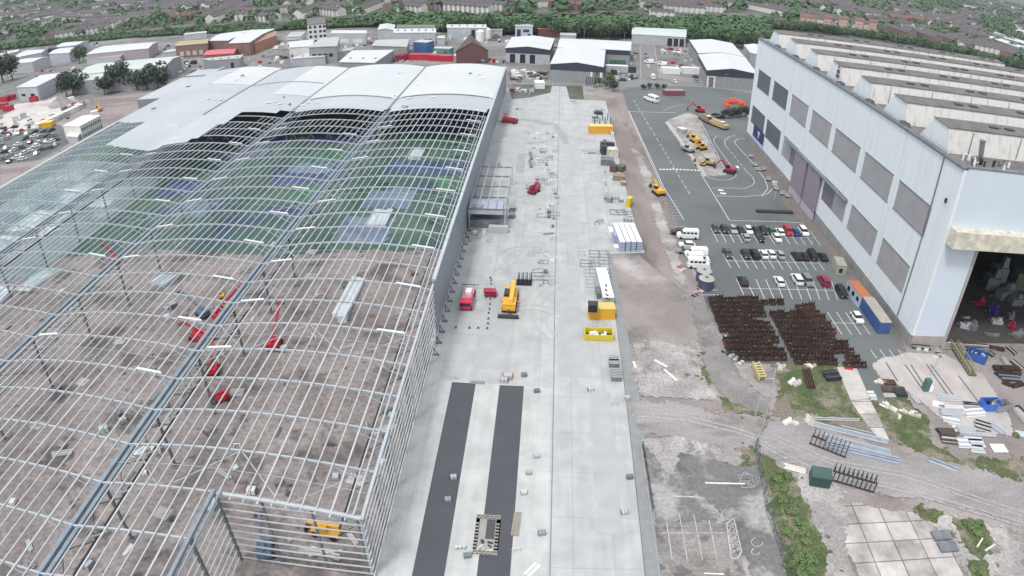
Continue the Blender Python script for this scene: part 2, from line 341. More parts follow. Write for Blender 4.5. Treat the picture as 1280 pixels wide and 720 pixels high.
for q in [(-12, 97, -6, 128), (-6, 130, -1, 152), (3.3, 96, 8.2, 137), (3.4, 150, 8.6, 180), (-12.5, 170, -6.5, 196), (9.0, 60, 12.5, 92), (4.0, 200, 11, 235), (-14, 215, -7.5, 240)]:
    sheet('damp_patch', [(q[0], q[1]), (q[2], q[1]), (q[2], q[3]), (q[0], q[3])], 0.030, M_wt)
sheet('kerb_strip', [(15.15, 28), (17.2, 28), (17.6, 90), (16.2, 146), (15.2, 146)], 0.008, mat('grey margin', (0.235, 0.245, 0.25), 0.85, 0.12, 0.7))
# haul strip between yard and road
sheet('haul_strip', P((757, 126), (779, 118), (790, 145), (812, 200), (832, 245), (850, 290), (862, 330), (880, 385), (800, 320), (797, 290), (776, 212)), -0.02, M_brown)
sheet('dirt_strip', P((790, 185), (801, 192), (815, 225), (820, 247), (812, 247), (804, 222)), 0.01, M_dust)
sheet('dirt_strip', P((812, 250), (824, 252), (838, 290), (852, 330), (862, 372), (852, 374), (838, 330), (826, 298)), 0.012, M_dust)
# asphalt road, junction and car park
sheet('road', P((640, 104), (640, 97), (760, 100), (860, 101), (960, 111), (960, 120), (780, 109)), -0.012, M_road)
sheet('road', P((801, 98), (825, 98), (817, 52), (800, 52)), -0.016, M_road)
sheet('asphalt_yard', P((778, 112), (800, 108), (880, 108), (950, 118), (937, 172), (990, 241), (1048, 317), (1085, 360), (1128, 427), (1133, 440), (1106, 448), (1108, 470), (1106, 497), (1120, 512), (1090, 500), (1062, 452), (985, 456), (908, 452), (899, 400), (884, 385), (872, 345), (852, 300), (845, 275), (832, 245), (812, 205), (800, 170), (786, 140)), 0.0, M_asph)
sheet('hangar_verge', P((937, 173), (1132, 437), (1124, 437), (1110, 415), (1075, 368), (1040, 322), (1010, 288), (985, 262), (960, 222), (938, 190)), 0.012, mat('stained asphalt', (0.155, 0.14, 0.135), 0.9, 0.2, 0.5))
sheet('works_strip', P((831, 153), (842, 147), (862, 140), (873, 146), (882, 168), (896, 195), (907, 215), (908, 219), (880, 221), (872, 211), (852, 182)), 0.014, M_dust)
sheet('pavement', P((831, 153), (836, 152), (850, 172), (884, 220), (880, 221), (866, 200)), 0.13, mat('pavement concrete', (0.40, 0.39, 0.38), 0.85))
M_kerb = mat('kerb stone', (0.45, 0.45, 0.44), 0.85)
kb = MB()
for a, b in (((786, 140), (812, 200)), ((812, 200), (832, 245)), ((873, 146), (907, 214)), ((640, 104.6), (760, 106)), ((862, 107), (950, 116)), ((801, 97), (800, 52)), ((825, 97.5), (817, 52))):
    p, q = G(*a), G(*b); kb.beam((p.x, p.y, 0.06), (q.x, q.y, 0.06), 0.25, 0.13)
struct(kb.build('kerb', M_kerb))
# right-hand foreground ground
sheet('slab_ground', P((985, 455), (1062, 452), (1080, 470), (1100, 500), (1140, 560), (1090, 540), (985, 525), (965, 520)), -0.03, M_dryv)
sheet('concrete_pad', P((1046, 459), (1070, 459), (1087, 498), (1072, 500), (1063, 500)), 0.006, mat('pale pad', (0.46, 0.44, 0.41), 0.85, 0.12, 0.5))
sheet('concrete_pad', P((1063, 501), (1088, 499), (1112, 552), (1096, 546), (1085, 533)), 0.004, M_old)
sheet('assembly_slab', P((1090, 457), (1100, 449), (1133, 441), (1180, 443), (1230, 470), (1262, 520), (1268, 545), (1190, 535), (1150, 500), (1120, 480), (1104, 477)), 0.008, M_slab)
sheet('grass_patch', P((972, 452), (1046, 455), (1052, 475), (1060, 500), (1078, 526), (1030, 522), (990, 510), (975, 480)), 0.0, M_grass, 'stuff')
sheet('grass_patch', P((1093, 500), (1120, 490), (1160, 520), (1165, 555), (1200, 575), (1280, 570), (1280, 612), (1250, 604), (1180, 580), (1130, 555), (1105, 530)), 0.002, M_grass, 'stuff')
sheet('gravel_track', P((946, 545), (960, 528), (1000, 520), (1060, 545), (1120, 570), (1200, 583), (1280, 605), (1280, 660), (1190, 630), (1130, 622), (1080, 612), (1020, 598), (985, 575), (946, 570)), 0.004, M_haul)
sheet('gravel_track', P((790, 500), (845, 502), (900, 520), (946, 545), (946, 572), (900, 565), (850, 548), (800, 540)), 0.006, M_haul)
sheet('cracked_slab', P((1040, 626), (1100, 635), (1140, 640), (1165, 655), (1190, 690), (1210, 730), (1075, 730), (1058, 690)), 0.006, M_old)
sheet('old_car_park', P((818, 655), (912, 652), (935, 730), (828, 730)), 0.008, ground_mat('old car park surface', [(0.20, 0.19, 0.183), (0.26, 0.25, 0.24), (0.13, 0.125, 0.12), (0.36, 0.35, 0.34)], [(0.15, .45, .6), (0.3, .54, .62), (0.2, .62, .70)], 0.9, 0.22, 2.0))
sheet('old_asphalt', P((805, 560), (870, 552), (945, 560), (958, 600), (985, 730), (940, 730), (915, 650), (820, 655)), 0.002, ground_mat('broken asphalt', [(0.155, 0.155, 0.155), (0.32, 0.31, 0.305), (0.10, 0.10, 0.10), (0.06, 0.075, 0.04)], [(0.10, .50, .60), (0.15, .52, .66), (0.2, .66, .72)], 0.9, 0.2, 1.5))
sheet('earth_ground', P((1000, 590), (1045, 605), (1060, 700), (1080, 730), (1010, 730), (985, 650)), 0.005, M_dust)
sheet('earth_ground', P((1150, 640), (1280, 668), (1280, 730), (1215, 730), (1190, 690)), 0.003, M_dust)
for a in ([(948, 566), (985, 590), (1003, 622), (1020, 660), (1035, 690), (1030, 725), (985, 725), (965, 650), (955, 600)], [(1190, 645), (1230, 655), (1245, 680), (1225, 700), (1205, 680)],
          [(917, 560), (948, 560), (948, 580), (925, 585)], [(1145, 632), (1180, 640), (1170, 655), (1150, 648)], [(878, 440), (884, 440), (886, 462), (893, 478), (886, 480), (876, 466)],
          [(899, 495), (955, 515), (950, 520), (905, 512)], [(1210, 700), (1232, 700), (1240, 725), (1215, 725)]):
    sheet('grass_patch', P(*a), 0.010, M_grass, 'stuff')

M_lane = ground_mat('worn lane', [(0.20, 0.19, 0.188), (0.26, 0.25, 0.248), (0.15, 0.14, 0.138)], [(0.12, .45, .62), (0.2, .52, .66)], 0.95, 0.14, 2.4)
sheet('gravel_track', P((866, 372), (880, 384), (892, 400), (905, 440), (925, 470), (962, 500), (958, 520), (930, 508), (900, 492), (884, 465), (876, 430), (868, 400)), 0.012, M_lane)
sheet('dirt_strip', P((792, 432), (812, 426), (858, 430), (872, 440), (878, 465), (886, 484), (898, 500), (850, 498), (800, 495), (792, 470)), 0.0, M_dust)
sheet('dirt_strip', P((800, 550), (845, 545), (900, 556), (935, 572), (925, 582), (880, 570), (850, 566), (846, 580), (836, 600), (826, 580), (812, 566)), 0.03, M_dust)
sheet('dirt_strip', P((868, 618), (880, 622), (900, 642), (915, 650), (900, 656), (884, 642), (870, 628)), 0.03, M_dust)
for q in [((960, 540), (1040, 575), (1130, 590), (1280, 640)), ((950, 550), (1010, 582), (1120, 606), (1275, 652)), ((800, 515), (860, 520), (920, 535), (960, 548))]:
    for off in (0, 5):
        up = [(x, y + off) for x, y in q]; dn = [(x, y + off + 1.5) for x, y in reversed(q)]
        sheet('wheel_rut', P(*(up + dn)), 0.02, mat('rutted pale gravel', (.345, .335, .335), .95, .25, 1.5))
M_tm = mat('tyre smear', (0.372, 0.386, 0.387), .7, .10, .6)
def tyre(cx, cy, r, a0, a1):
    for dr in (0, 1.9):
        q1 = [(cx + (r + dr) * math.cos(a0 + (a1 - a0) * i / 14), cy + (r + dr) * math.sin(a0 + (a1 - a0) * i / 14)) for i in range(15)]
        q2 = [(cx + (r + dr + .32) * math.cos(a0 + (a1 - a0) * i / 14), cy + (r + dr + .32) * math.sin(a0 + (a1 - a0) * i / 14)) for i in range(15)]
        sheet('tyre_mark', q1 + q2[::-1], 0.03, M_tm)
for a in ((-2, 112, 6, .2, 2.6), (14, 118, 14, 2.2, 3.9), (-40, 150, 33, -.5, .45), (40, 190, 34, 2.7, 3.5), (-6, 200, 9, 3.3, 5.6), (8, 230, 7, .5, 2.9), (-4, 140, 5, 0, 4.2)): tyre(*a)

# painted lines
ml = MB(); mw = MB()
def line(mb, a, b, wd=0.14, z=0.088):
    p, q = G(*a), G(*b); d = (q - p); d.normalize(); s = Vector((-d.y, d.x, 0)) * wd / 2
    mb.face([(p.x - s.x, p.y - s.y, z), (q.x - s.x, q.y - s.y, z), (q.x + s.x, q.y + s.y, z), (p.x + s.x, p.y + s.y, z)])
def pline(mb, pts, wd=0.14, z=0.088):
    for a, b in zip(pts, pts[1:]): line(mb, a, b, wd, z)
def stalls(t0, b0, t1, b1, skip=(), mid=True, step=2.36):
    T0, B0, T1, B1 = G(*t0), G(*b0), G(*t1), G(*b1)
    n = max(1, round((B1 - B0).length / step))
    for i in range(n + 1):
        if i in skip: continue
        t = T0.lerp(T1, i / n); b = B0.lerp(B1, i / n); d = (b - t).normalized(); s = Vector((-d.y, d.x, 0)) * .065
        ml.face([(t.x - s.x, t.y - s.y, .085), (b.x - s.x, b.y - s.y, .085), (b.x + s.x, b.y + s.y, .085), (t.x + s.x, t.y + s.y, .085)])
    if mid:
        a = T0.lerp(B0, .5); b = T1.lerp(B1, .5); s = Vector((0, .06, 0))
        ml.face([(a.x, a.y - .06, .092), (b.x, b.y - .06, .092), (b.x, b.y + .06, .092), (a.x, a.y + .06, .092)])
stalls((888.5, 285), (897.5, 303), (1012, 289), (1025.6, 307))
stalls((903.7, 317.5), (913.8, 335.6), (1017.5, 320.5), (1030.6, 338.5))
stalls((920, 348.7), (931.9, 373), (1039.4, 352), (1046.9, 375.6))
stalls((1022.5, 390), (1040.6, 418.7), (1068, 391), (1087.5, 418.7))
stalls((1088, 437.5), (1095.6, 448), (1122.5, 437.5), (1129, 446), mid=False)
pline(ml, [(877.5, 369), (900, 369)]); pline(ml, [(877, 363), (897, 363)])
# lane lines
def dashes(a, b, n, duty=0.6, wd=.15):
    p, q = G(*a), G(*b)
    for i in range(n):
        u = p.lerp(q, i / n); v = p.lerp(q, (i + duty) / n); d = (v - u).normalized(); s = Vector((-d.y, d.x, 0)) * wd / 2
        ml.face([(u.x - s.x, u.y - s.y, .085), (v.x - s.x, v.y - s.y, .085), (v.x + s.x, v.y + s.y, .085), (u.x + s.x, u.y + s.y, .085)])
dashes((792, 125), (825, 180), 9); dashes((825, 180), (864, 246), 11)
pline(ml, [(786, 139), (805, 180), (830, 235), (855, 275)], .16)
pline(ml, [(784, 139), (802, 140), (845, 141)], .3)
pline(mw, [(828, 139), (845, 132), (858, 130)], .25)
pline(ml, [(876, 217), (890, 240), (912, 276), (965, 277), (1004, 279)], .18)
pline(ml, [(890, 235), (920, 235.5), (930, 236), (940, 232), (943.5, 228), (941, 222), (932, 213)], .15)
pline(ml, [(895, 245), (930, 246), (953, 244), (960, 236), (956, 224), (940, 203), (920, 181), (918, 177), (923, 173.5), (932, 173)], .18)
pline(ml, [(965, 237), (960, 242), (952, 245)], .18)
dashes((932, 213), (912, 188), 5, .6); pline(ml, [(912, 188), (906, 181), (906, 176), (912, 171), (920, 169)], .15)
pline(ml, [(879, 218), (888, 223), (900, 225.5), (912, 225), (920, 221), (920, 216), (912, 205), (894, 180), (892, 175), (896, 170)], .15)
for k, x in enumerate((842, 846.5, 851, 855.5, 860, 864.5, 869, 873)):
    p = G(x, 211.6 + k * .25); ml.face([(p.x - .38, p.y - .5, .096), (p.x + .38, p.y - .5, .096), (p.x + .38, p.y + .5, .096), (p.x - .38, p.y + .5, .096)])
for x, y in ((825.5, 212), (829.8, 212), (834, 212), (838, 212)):
    p = G(x, y); ml.face([(p.x - .38, p.y - .5, .096), (p.x + .38, p.y - .5, .096), (p.x + .38, p.y + .5, .096), (p.x - .38, p.y + .5, .096)])
for x, y, wx, wy in ((901, 238, .9, .6), (904, 242, .9, .6), (922, 209, .5, 1.2)):
    p = G(x, y); ml.face([(p.x - wx, p.y - wy, .096), (p.x + wx, p.y - wy, .096), (p.x + wx, p.y + wy, .096), (p.x - wx, p.y + wy, .096)])
for i in range(7): line(mw, (828 + i * 2, 250 + i * 3.9), (846 + i * 1.5, 251 + i * 3.9), .16)
pline(mw, [(829, 283), (858, 283.5)], .14)
pline(mw, [(1012, 300), (1016, 303), (1013, 306)], .12)
# old car park bottom
for x0, y0, x1, y1 in ((833, 652, 840, 700), (849, 643, 859, 700), (867, 643, 878, 700), (886, 650, 896, 700), (828, 666.5, 908, 666.5)): line(mw, (x0, y0), (x1, y1), .13)
line(mw, (842, 621), (870, 621.5), .28); line(ml, (880, 717), (905, 718), .2)
hx = [(908, 655), (917, 648), (927, 690), (921, 699), (914, 698)]
pline(mw, hx + [hx[0]], .17)
for i in range(5): line(mw, (909 + i * 1.2, 657 + i * 8), (918.5 + i * 1.7, 661 + i * 6.6), .11); line(mw, (918 + i * 1.9, 653 + i * 7.5), (910 + i * 1.1, 665 + i * 7), .11)
import math as _m
for cx, cy, r in ((908, 642, 6), (946, 678, 7), (944, 690, 5)):
    pts = [(cx + r * _m.cos(t * .5), cy + r * .8 * _m.sin(t * .5)) for t in range(10)]; pline(mw, pts, .11)
struct(ml.build('road_marking', M_white)); struct(mw.build('road_marking', M_wear))
# rails let into the assembly slab
rl = MB()
for a, b in (((1107, 453), (1122, 477)), ((1131, 456), (1155, 490)), ((1138, 456), (1160, 490)), ((1158, 456), (1190, 502)), ((1163, 456), (1198, 503)), ((1198, 470), (1232, 515))):
    line(rl, a, b, .22, .09)
struct(rl.build('slab_groove', M_beam2))

# ================================================================== the steel hall under construction
HALL = thing('steel_hall', 'vast half-clad steel hall with arched bare roof frame and white far roof', 'hall', (-94.0, 170.0, 0))
HX = [-20.2, -56.8, -93.2, -130.0, -168.5]          # eaves and valleys
Y0, DY = 50.8, 7.7
EZ, RISE = 11.7, 1.55
def hz(b, x, z0=EZ):
    u = (x - HX[b + 1]) / (HX[b] - HX[b + 1])
    return z0 + 4 * RISE * u * (1 - u)
M_roof = ground_mat('white roof sheet', [(0.49, 0.525, 0.535), (0.53, 0.56, 0.565)], [(0.02, .45, .6)], 0.45, 0.04, 0.5)
M_liner = ground_mat('grey liner sheet', [(0.375, 0.41, 0.44), (0.42, 0.45, 0.48)], [(0.03, .45, .6)], 0.5, 0.06, 0.7)
M_clad = mat('grey wall cladding', (0.20, 0.235, 0.265), 0.5, 0.07, 0.4)
end_k = {0: 22.6, 1: 22.9, 2: 22.0, 3: 24.0}        # the truss line where sheeting starts
start_k = {0: -3, 1: -3, 2: -1, 3: 5}
for b in range(4):
    x1, x0 = HX[b], HX[b + 1]
    for k in range(start_k[b], int(end_k[b]) + 1):
        y = Y0 + DY * k; mb = MB(); n = 12
        pts = [(x0 + (x1 - x0) * i / n) for i in range(n + 1)]
        for i in range(6 if (b == 0 and k < 0) else n):
            a, c = pts[i], pts[i + 1]
            mb.beam((a, y, hz(b, a)), (c, y, hz(b, c)), 0.25, 0.30)
        # lower chord only near the valleys, with struts, plus web members
        for side, idx in ((0, (0, 1, 2)), (1, (n, n - 1, n - 2)))[:1 if (b == 0 and k < 0) else 2]:
            xs = [pts[i] for i in idx]
            low = [EZ - 2.3, EZ - 1.1, hz(b, xs[2]) - 0.1]
            for j in range(2):
                mb.beam((xs[j], y, low[j]), (xs[j + 1], y, low[j + 1]), 0.12)
            mb.beam((xs[1], y, low[1]), (xs[1], y, hz(b, xs[1])), 0.10); mb.beam((xs[0], y, low[0]), (xs[1], y, hz(b, xs[1])), 0.10)
        if k % 2 == 1:      # sag rods and hangers
            for i in (4, 6, 8)[:1 if (b == 0 and k < 0) else 3]:
                mb.beam((pts[i], y, hz(b, pts[i])), (pts[i] + 0.9, y, hz(b, pts[i]) - 1.7), 0.06); mb.beam((pts[i], y, hz(b, pts[i])), (pts[i] - 0.9, y, hz(b, pts[i]) - 1.7), 0.06)
        mb.build('truss', M_galv, HALL, True)
def opening(b, k, i):      # roof bays still without purlins
    return (b, k) in OPEN and 2 <= i <= 16
OPEN = {(2, 18), (1, 18), (2, 21), (1, 21), (2, 9), (2, 8), (2, 22)}
for b in range(4):
    x1, x0 = HX[b], HX[b + 1]; NP = 20
    ks = start_k[b]; ke = end_k[b]
    for i in range(1, NP):
        x = x0 + (x1 - x0) * i / NP; z = hz(b, x) + 0.26; mb = MB()
        lo = -0.15 if (b == 0 and x > -38.8) else ks - 1.2
        wd = 0.24 if i % 5 == 3 else 0.155
        segs = []; a = lo
        for k in sorted(kk for (bb, kk) in OPEN if bb == b):
            if 2 <= i <= 15 and k < ke and (b, k) != (2, 8) and (b, k) != (2, 9): segs.append((a, k)); a = k + 1
        segs.append((a, ke))
        for a, c in segs:
            if c > a: mb.beam((x, Y0 + DY * a, z), (x, Y0 + DY * c, z), wd, 0.16)
        mb.build('purlin', M_purl, HALL, True)
# light bracing between purlins, one mesh of thin rods per bay
for b in range(4):
    x1, x0 = HX[b], HX[b + 1]
    for k in range(max(start_k[b], 0), 14):
        if (k + b) % 4: continue
        y = Y0 + DY * k; mb = MB()
        for i in range(0, 20, 1):
            xa = x0 + (x1 - x0) * i / 20; xb = x0 + (x1 - x0) * (i + 1) / 20
            mb.beam((xa, y + DY / 2, hz(b, xa) + .2), (xb, y + DY / 2, hz(b, xb) + .2), 0.05)
        xa, xb, xc = x0, (x0 + x1) / 2, x1
        mb.beam((x1 - 9, y, hz(b, x1 - 9)), (x1 - 1, y + DY, hz(b, x1 - 1)), .10); mb.beam((x0 + 9, y, hz(b, x0 + 9)), (x0 + 1, y + DY, hz(b, x0 + 1)), .10)
        if k == 0 or k == 4:
            mb.beam((xb - 8, y, hz(b, xb - 8)), (xb, y + DY, hz(b, xb)), .12); mb.beam((xb + 8, y, hz(b, xb + 8)), (xb, y + DY, hz(b, xb)), .12)
        mb.build('roof_bracing', M_galv, HALL, True)
# valley beams along the hall
for j, x in enumerate(HX[1:4]):
    y0 = Y0 - 3.5 * DY; y1 = Y0 + DY * 23
    mb = MB(); mb.beam((x - .5, y0, EZ - .1), (x - .5, y1, EZ - .1), .7, .6); mb.beam((x + .55, y0, EZ - .25), (x + .55, y1, EZ - .25), .55, .5)
    mb.build('valley_beam', M_beam, HALL, True)
    mb = MB(); mb.beam((x + 2.2, y0, EZ - 2.4), (x + 2.2, y1, EZ - 2.4), .22, .3); mb.beam((x - 2.2, y0, EZ - 2.4), (x - 2.2, y1, EZ - 2.4), .12, .2)
    for k in range(-3, 23):
        yy = Y0 + DY * k
        mb.beam((x + 2.2, yy, EZ - 2.4), (x + .4, yy + DY / 2, EZ - .3), .09); mb.beam((x + .4, yy + DY / 2, EZ - .3), (x + 2.2, yy + DY, EZ - 2.4), .09)
        if k % 2 == 0: mb.beam((x - 2.2, yy, EZ - 2.4), (x - .4, yy + DY / 2, EZ - .3), .07)
    mb.build('tie_beam', M_beam2, HALL, True)
x = -24.0; mb = MB()
mb.beam((x, Y0 + 1, EZ - 4.2), (x, Y0 + DY * 22, EZ - 4.2), .22, .3)
mb.beam((x, Y0 + 1, EZ - 4.2), (HX[0] - .3, Y0 + 1, EZ - 4.2), .22, .3)
for k in range(0, 22): mb.beam((x, Y0 + DY * k, EZ - 4.2), (HX[0] - .3, Y0 + DY * (k + .5), EZ - 4.2), .08)
mb.build('tie_beam', M_beam2, HALL, True)
# columns
for j, x in enumerate(HX[:4]):
    for k in range(-3 if j else 0, 34 if j == 0 else 24, 2 if j else 2):
        yy = Y0 + DY * (k + (0 if j == 0 else 1)); dx = 0.6 if j == 0 else 0
        if j == 1 and yy < 50: continue
        mb = MB(); mb.beam((x - dx, yy, 0), (x - dx, yy, EZ - .5), .36 if j else .3); mb.cb(x - dx, yy, .005, 1.2, 1.2, .12)
        mb.build('column', M_col, HALL, True)
# intermediate gable columns
for x in (-26.5, -33.0):
    mb = MB(); mb.beam((x, Y0, 0), (x, Y0, hz(0, x) - .2), .28); mb.build('column', M_col, HALL, True)
# west edge
mb = MB(); mb.beam((HX[4] - .5, 95, 11.6), (HX[4] - .5, 325, 11.6), 1.5, .5)
for k in range(7, 24): mb.beam((HX[4], Y0 + DY * k, 0), (HX[4], Y0 + DY * k, 11), .3)
mb.build('eaves_beam', M_galv, HALL, True)
# roof sheeting
def roof_strip(b, ya, yb, m, lift=0.42, xa=0.0, xb=1.0, name='roof_sheeting', crimp=False, th=.08):
    x1, x0 = HX[b], HX[b + 1]; n = 16; mb = MB()
    X = [x0 + (x1 - x0) * (xa + (xb - xa) * i / n) for i in range(n + 1)]
    for i in range(n):
        a, c = X[i], X[i + 1]; za, zc = hz(b, a) + lift, hz(b, c) + lift
        mb.face([(a, ya, za), (c, ya, zc), (c, yb, zc), (a, yb, za)])
        mb.face([(a, ya, za - th), (a, yb, za - th), (c, yb, zc - th), (c, ya, zc - th)])
        mb.face([(a, ya, za - th), (c, ya, zc - th), (c, ya, zc), (a, ya, za)])
        mb.face([(a, yb, za), (c, yb, zc), (c, yb, zc - th), (a, yb, za - th)])
    for a, s in ((X[0], 1), (X[-1], -1)):
        z = hz(b, a) + lift; mb.face([(a, ya, z), (a, yb, z), (a, yb, z - th), (a, ya, z - th)])
    return mb.build(name, m, HALL, True)
YE = 304.5
roof_strip(0, Y0 + DY * 25.2, YE, M_roof, .62); roof_strip(0, Y0 + DY * 23.2, Y0 + DY * 25.15, M_liner, .50); roof_strip(0, Y0 + DY * 22.6, Y0 + DY * 23.6, M_liner, .42, .03, .97)
roof_strip(1, Y0 + DY * 25.0, YE, M_roof, .62); roof_strip(1, Y0 + DY * 23.0, Y0 + DY * 25.4, M_liner, .50); roof_strip(1, Y0 + DY * 22.7, Y0 + DY * 23.4, M_liner, .42, .05, .97)
roof_strip(2, Y0 + DY * 25.8, YE, M_roof, .62, .55, 1.0); roof_strip(2, Y0 + DY * 23.0, YE, M_liner, .50)
# ragged leading edges of the sheeting in the two western bays
for i in range(16):
    lead = [17.6, 17.6, 17.8, 17.8, 18.0, 18.2, 18.4, 20.4, 22.3, 22.4, 22.4, 22.6, 22.6, 22.6, 22.8, 22.8][i]
    roof_strip(2, Y0 + DY * (round(lead * 2) / 2), Y0 + DY * 23.0, M_liner, .46, i / 16, (i + 1) / 16)
for i in range(10):
    lead = [22.4, 22.0, 21.7, 21.5, 21.5, 18.0, 17.8, 17.7, 17.6, 17.6][i]
    roof_strip(3, Y0 + DY * lead, Y0 + DY * 26.0, M_liner, .46, i * .1, (i + 1) * .1)
roof_strip(3, Y0 + DY * 26.0, YE + 6, M_liner, .5)
roof_strip(3, Y0 + DY * 29.0, YE + 6, M_roof, .62, .45, 1.0)
# valley gutters on the sheeted part, seams and standing edges
for x in HX[1:4]:
    mb = MB(); mb.box(x - .45, Y0 + DY * 23, EZ + .3, x + .45, YE, EZ + .72); mb.build('valley_gutter', mat('gutter lining', (0.17, 0.185, 0.195), .6), HALL, True)
for b, kk in ((0, 25.15), (1, 25.0), (2, 28.6)):
    mb = MB()
    for i in range(14):
        xa = HX[b + 1] + (HX[b] - HX[b + 1]) * (.05 + .9 * i / 14); xb = HX[b + 1] + (HX[b] - HX[b + 1]) * (.05 + .9 * (i + 1) / 14)
        mb.beam((xa, Y0 + DY * kk, hz(b, xa) + .78), (xb, Y0 + DY * kk, hz(b, xb) + .78), .22, .22)
    mb.build('roof_edge_rail', mat('edge rail', (0.22, 0.25, 0.27), .6), HALL, True)
for i in range(4):      # roof vents in the old corner
    pass
# far flat roofed corner at the north-west
mb = MB(); mb.box(-183, 262, 0, -169.2, 322, 11.6, 0, 1)
mb.build('corner_block', [M_clad, M_liner], HALL, True)
# east wall: cladding on the far length, bare rails on the near length
mb = MB()
mb.box(HX[0] + .05, Y0 + DY * 7.2, 1.4, HX[0] + .3, YE, EZ + .9)
mb.build('wall_cladding', M_clad, HALL, True)
mb = MB(); mb.box(HX[0] - .2, Y0 + DY * 7.3, EZ + .55, HX[0] + .45, YE, EZ + 1.05); mb.build('eaves_gutter', mat('eaves steel', (0.42, 0.46, 0.49), .5), HALL, True)
mb = MB(); mb.box(HX[0] - .4, Y0 + DY * 6.8, .03, HX[0] + .35, YE, 1.35); mb.build('plinth_wall', mat('plinth concrete', (0.42, 0.44, 0.45), .8), HALL, True)
mb = MB(); mb.box(-184, YE, 0, HX[0], YE + .3, EZ + .5); mb.build('end_wall', M_clad, HALL, True)
for i in range(9):
    z = 0.6 + i * 1.42
    mb = MB(); mb.beam((HX[0] + .15, Y0 - .6, z), (HX[0] + .15, Y0 + DY * 7.4, z), .16, .20); mb.build('wall_rail', M_purl, HALL, True)
    mb = MB(); mb.beam((-38.7, Y0 - .35, z + .1), (HX[0], Y0 - .35, z + .1), .14, .18); mb.build('gable_rail', M_purl, HALL, True)
    mb = MB(); mb.beam((-39.0, Y0 - .4, z + .1), (-39.0, Y0 - 27, z + .1), .14, .18); mb.build('gable_rail', M_purl, HALL, True)
for k in range(0, 8):
    mb = MB(); mb.beam((HX[0] - .25, Y0 + DY * k, 0.02), (HX[0] - .25, Y0 + DY * k, EZ), .32); mb.build('column', M_col if k else M_galv, HALL, True)
mb = MB(); mb.beam((HX[0] + .1, Y0 - .6, EZ + .25), (HX[0] + .1, Y0 + DY * 7.3, EZ + .25), .4, .35); mb.beam((HX[0] - 1.0, Y0 - .6, EZ + .45), (HX[0] - 1.0, Y0 + DY * 22, EZ + .45), .2, .2); mb.build('eaves_beam', M_galv, HALL, True)
mb = MB()
for i in range(10):
    xa, xb = -38.8 + 18.6 * i / 10, -38.8 + 18.6 * (i + 1) / 10
    mb.beam((xa, Y0 - .5, hz(0, xa) + .35), (xb, Y0 - .5, hz(0, xb) + .35), .3, .3)
mb.build('gable_beam', M_purl, HALL, True)
mb = MB(); mb.beam((-39.0, Y0 - .3, 13.9), (-39.0, Y0 - 27, 13.9), .5, .5); mb.beam((-38.0, Y0 - .3, 14.0), (-38.0, Y0 - 27, 14.0), .25, .25); mb.build('edge_beam', M_beam, HALL, True)
for yy in (Y0 - .3, Y0 - 8, Y0 - 16): 
    mb = MB(); mb.beam((-39.0, yy, 0), (-39.0, yy, 13.7), .4); mb.build('column', M_col, HALL, True)
# white bundles of sheeting left lying on the trusses beside the valleys
bun = thing('sheet_bundle', '', 'sheet bundle', (0, 0, 0), 0, 'bundles of white sheeting lying across the hall rafters')
mb = MB()
for i in range(2): mb.box(-2.4 + i * .15, -.26 + i * .24, 0, 2.4 - i * .2, -.04 + i * .24, .16)
mb.build('sheets', mat('white sheet pack', (0.66, 0.69, 0.70), .5, .05), bun)
first = True
sides = [(0, 1, 'by the east eaves'), (0, 0, 'east of the nearest valley'), (1, 1, 'west of the nearest valley'), (1, 0, 'east of the middle valley'), (2, 1, 'west of the middle valley'), (2, 0, 'east of the farthest valley'), (3, 1, 'west of the farthest valley')]
for b, sd_, where in sides:
    cnt = 0
    for k in range({0: 3, 1: 3, 2: 8, 3: 13}[b] + (1 if sd_ == 0 else 0), 22, 2 if sd_ else 2):
        x = HX[b] - 5.0 if sd_ else HX[b + 1] + 4.6
        if b == 0 and sd_ == 1: x = HX[0] - 4.2
        y = Y0 + DY * k + rnd.uniform(-.3, .3)
        if rnd.random() < .12: continue
        cnt += 1
        lab = f'white sheet bundle on the rafters {where}, {nth(cnt)} from near end'
        z = hz(b, x) + .36
        slope = math.atan2(hz(b, x + 1) - hz(b, x - 1), 2)
        if first: o = bun; o.location = (x, y, z); o['label'] = lab; first = False
        else: o = dup(bun, (x, y, z), 0, lab)
        o.rotation_euler = (0, -slope, rnd.uniform(-.05, .05))

# ================================================================== the big white shed on the right
HG = thing('assembly_shed', 'huge pale blue assembly shed with sawtooth roof lights and tall doorway', 'shed', (78.5, 108.8, 0))

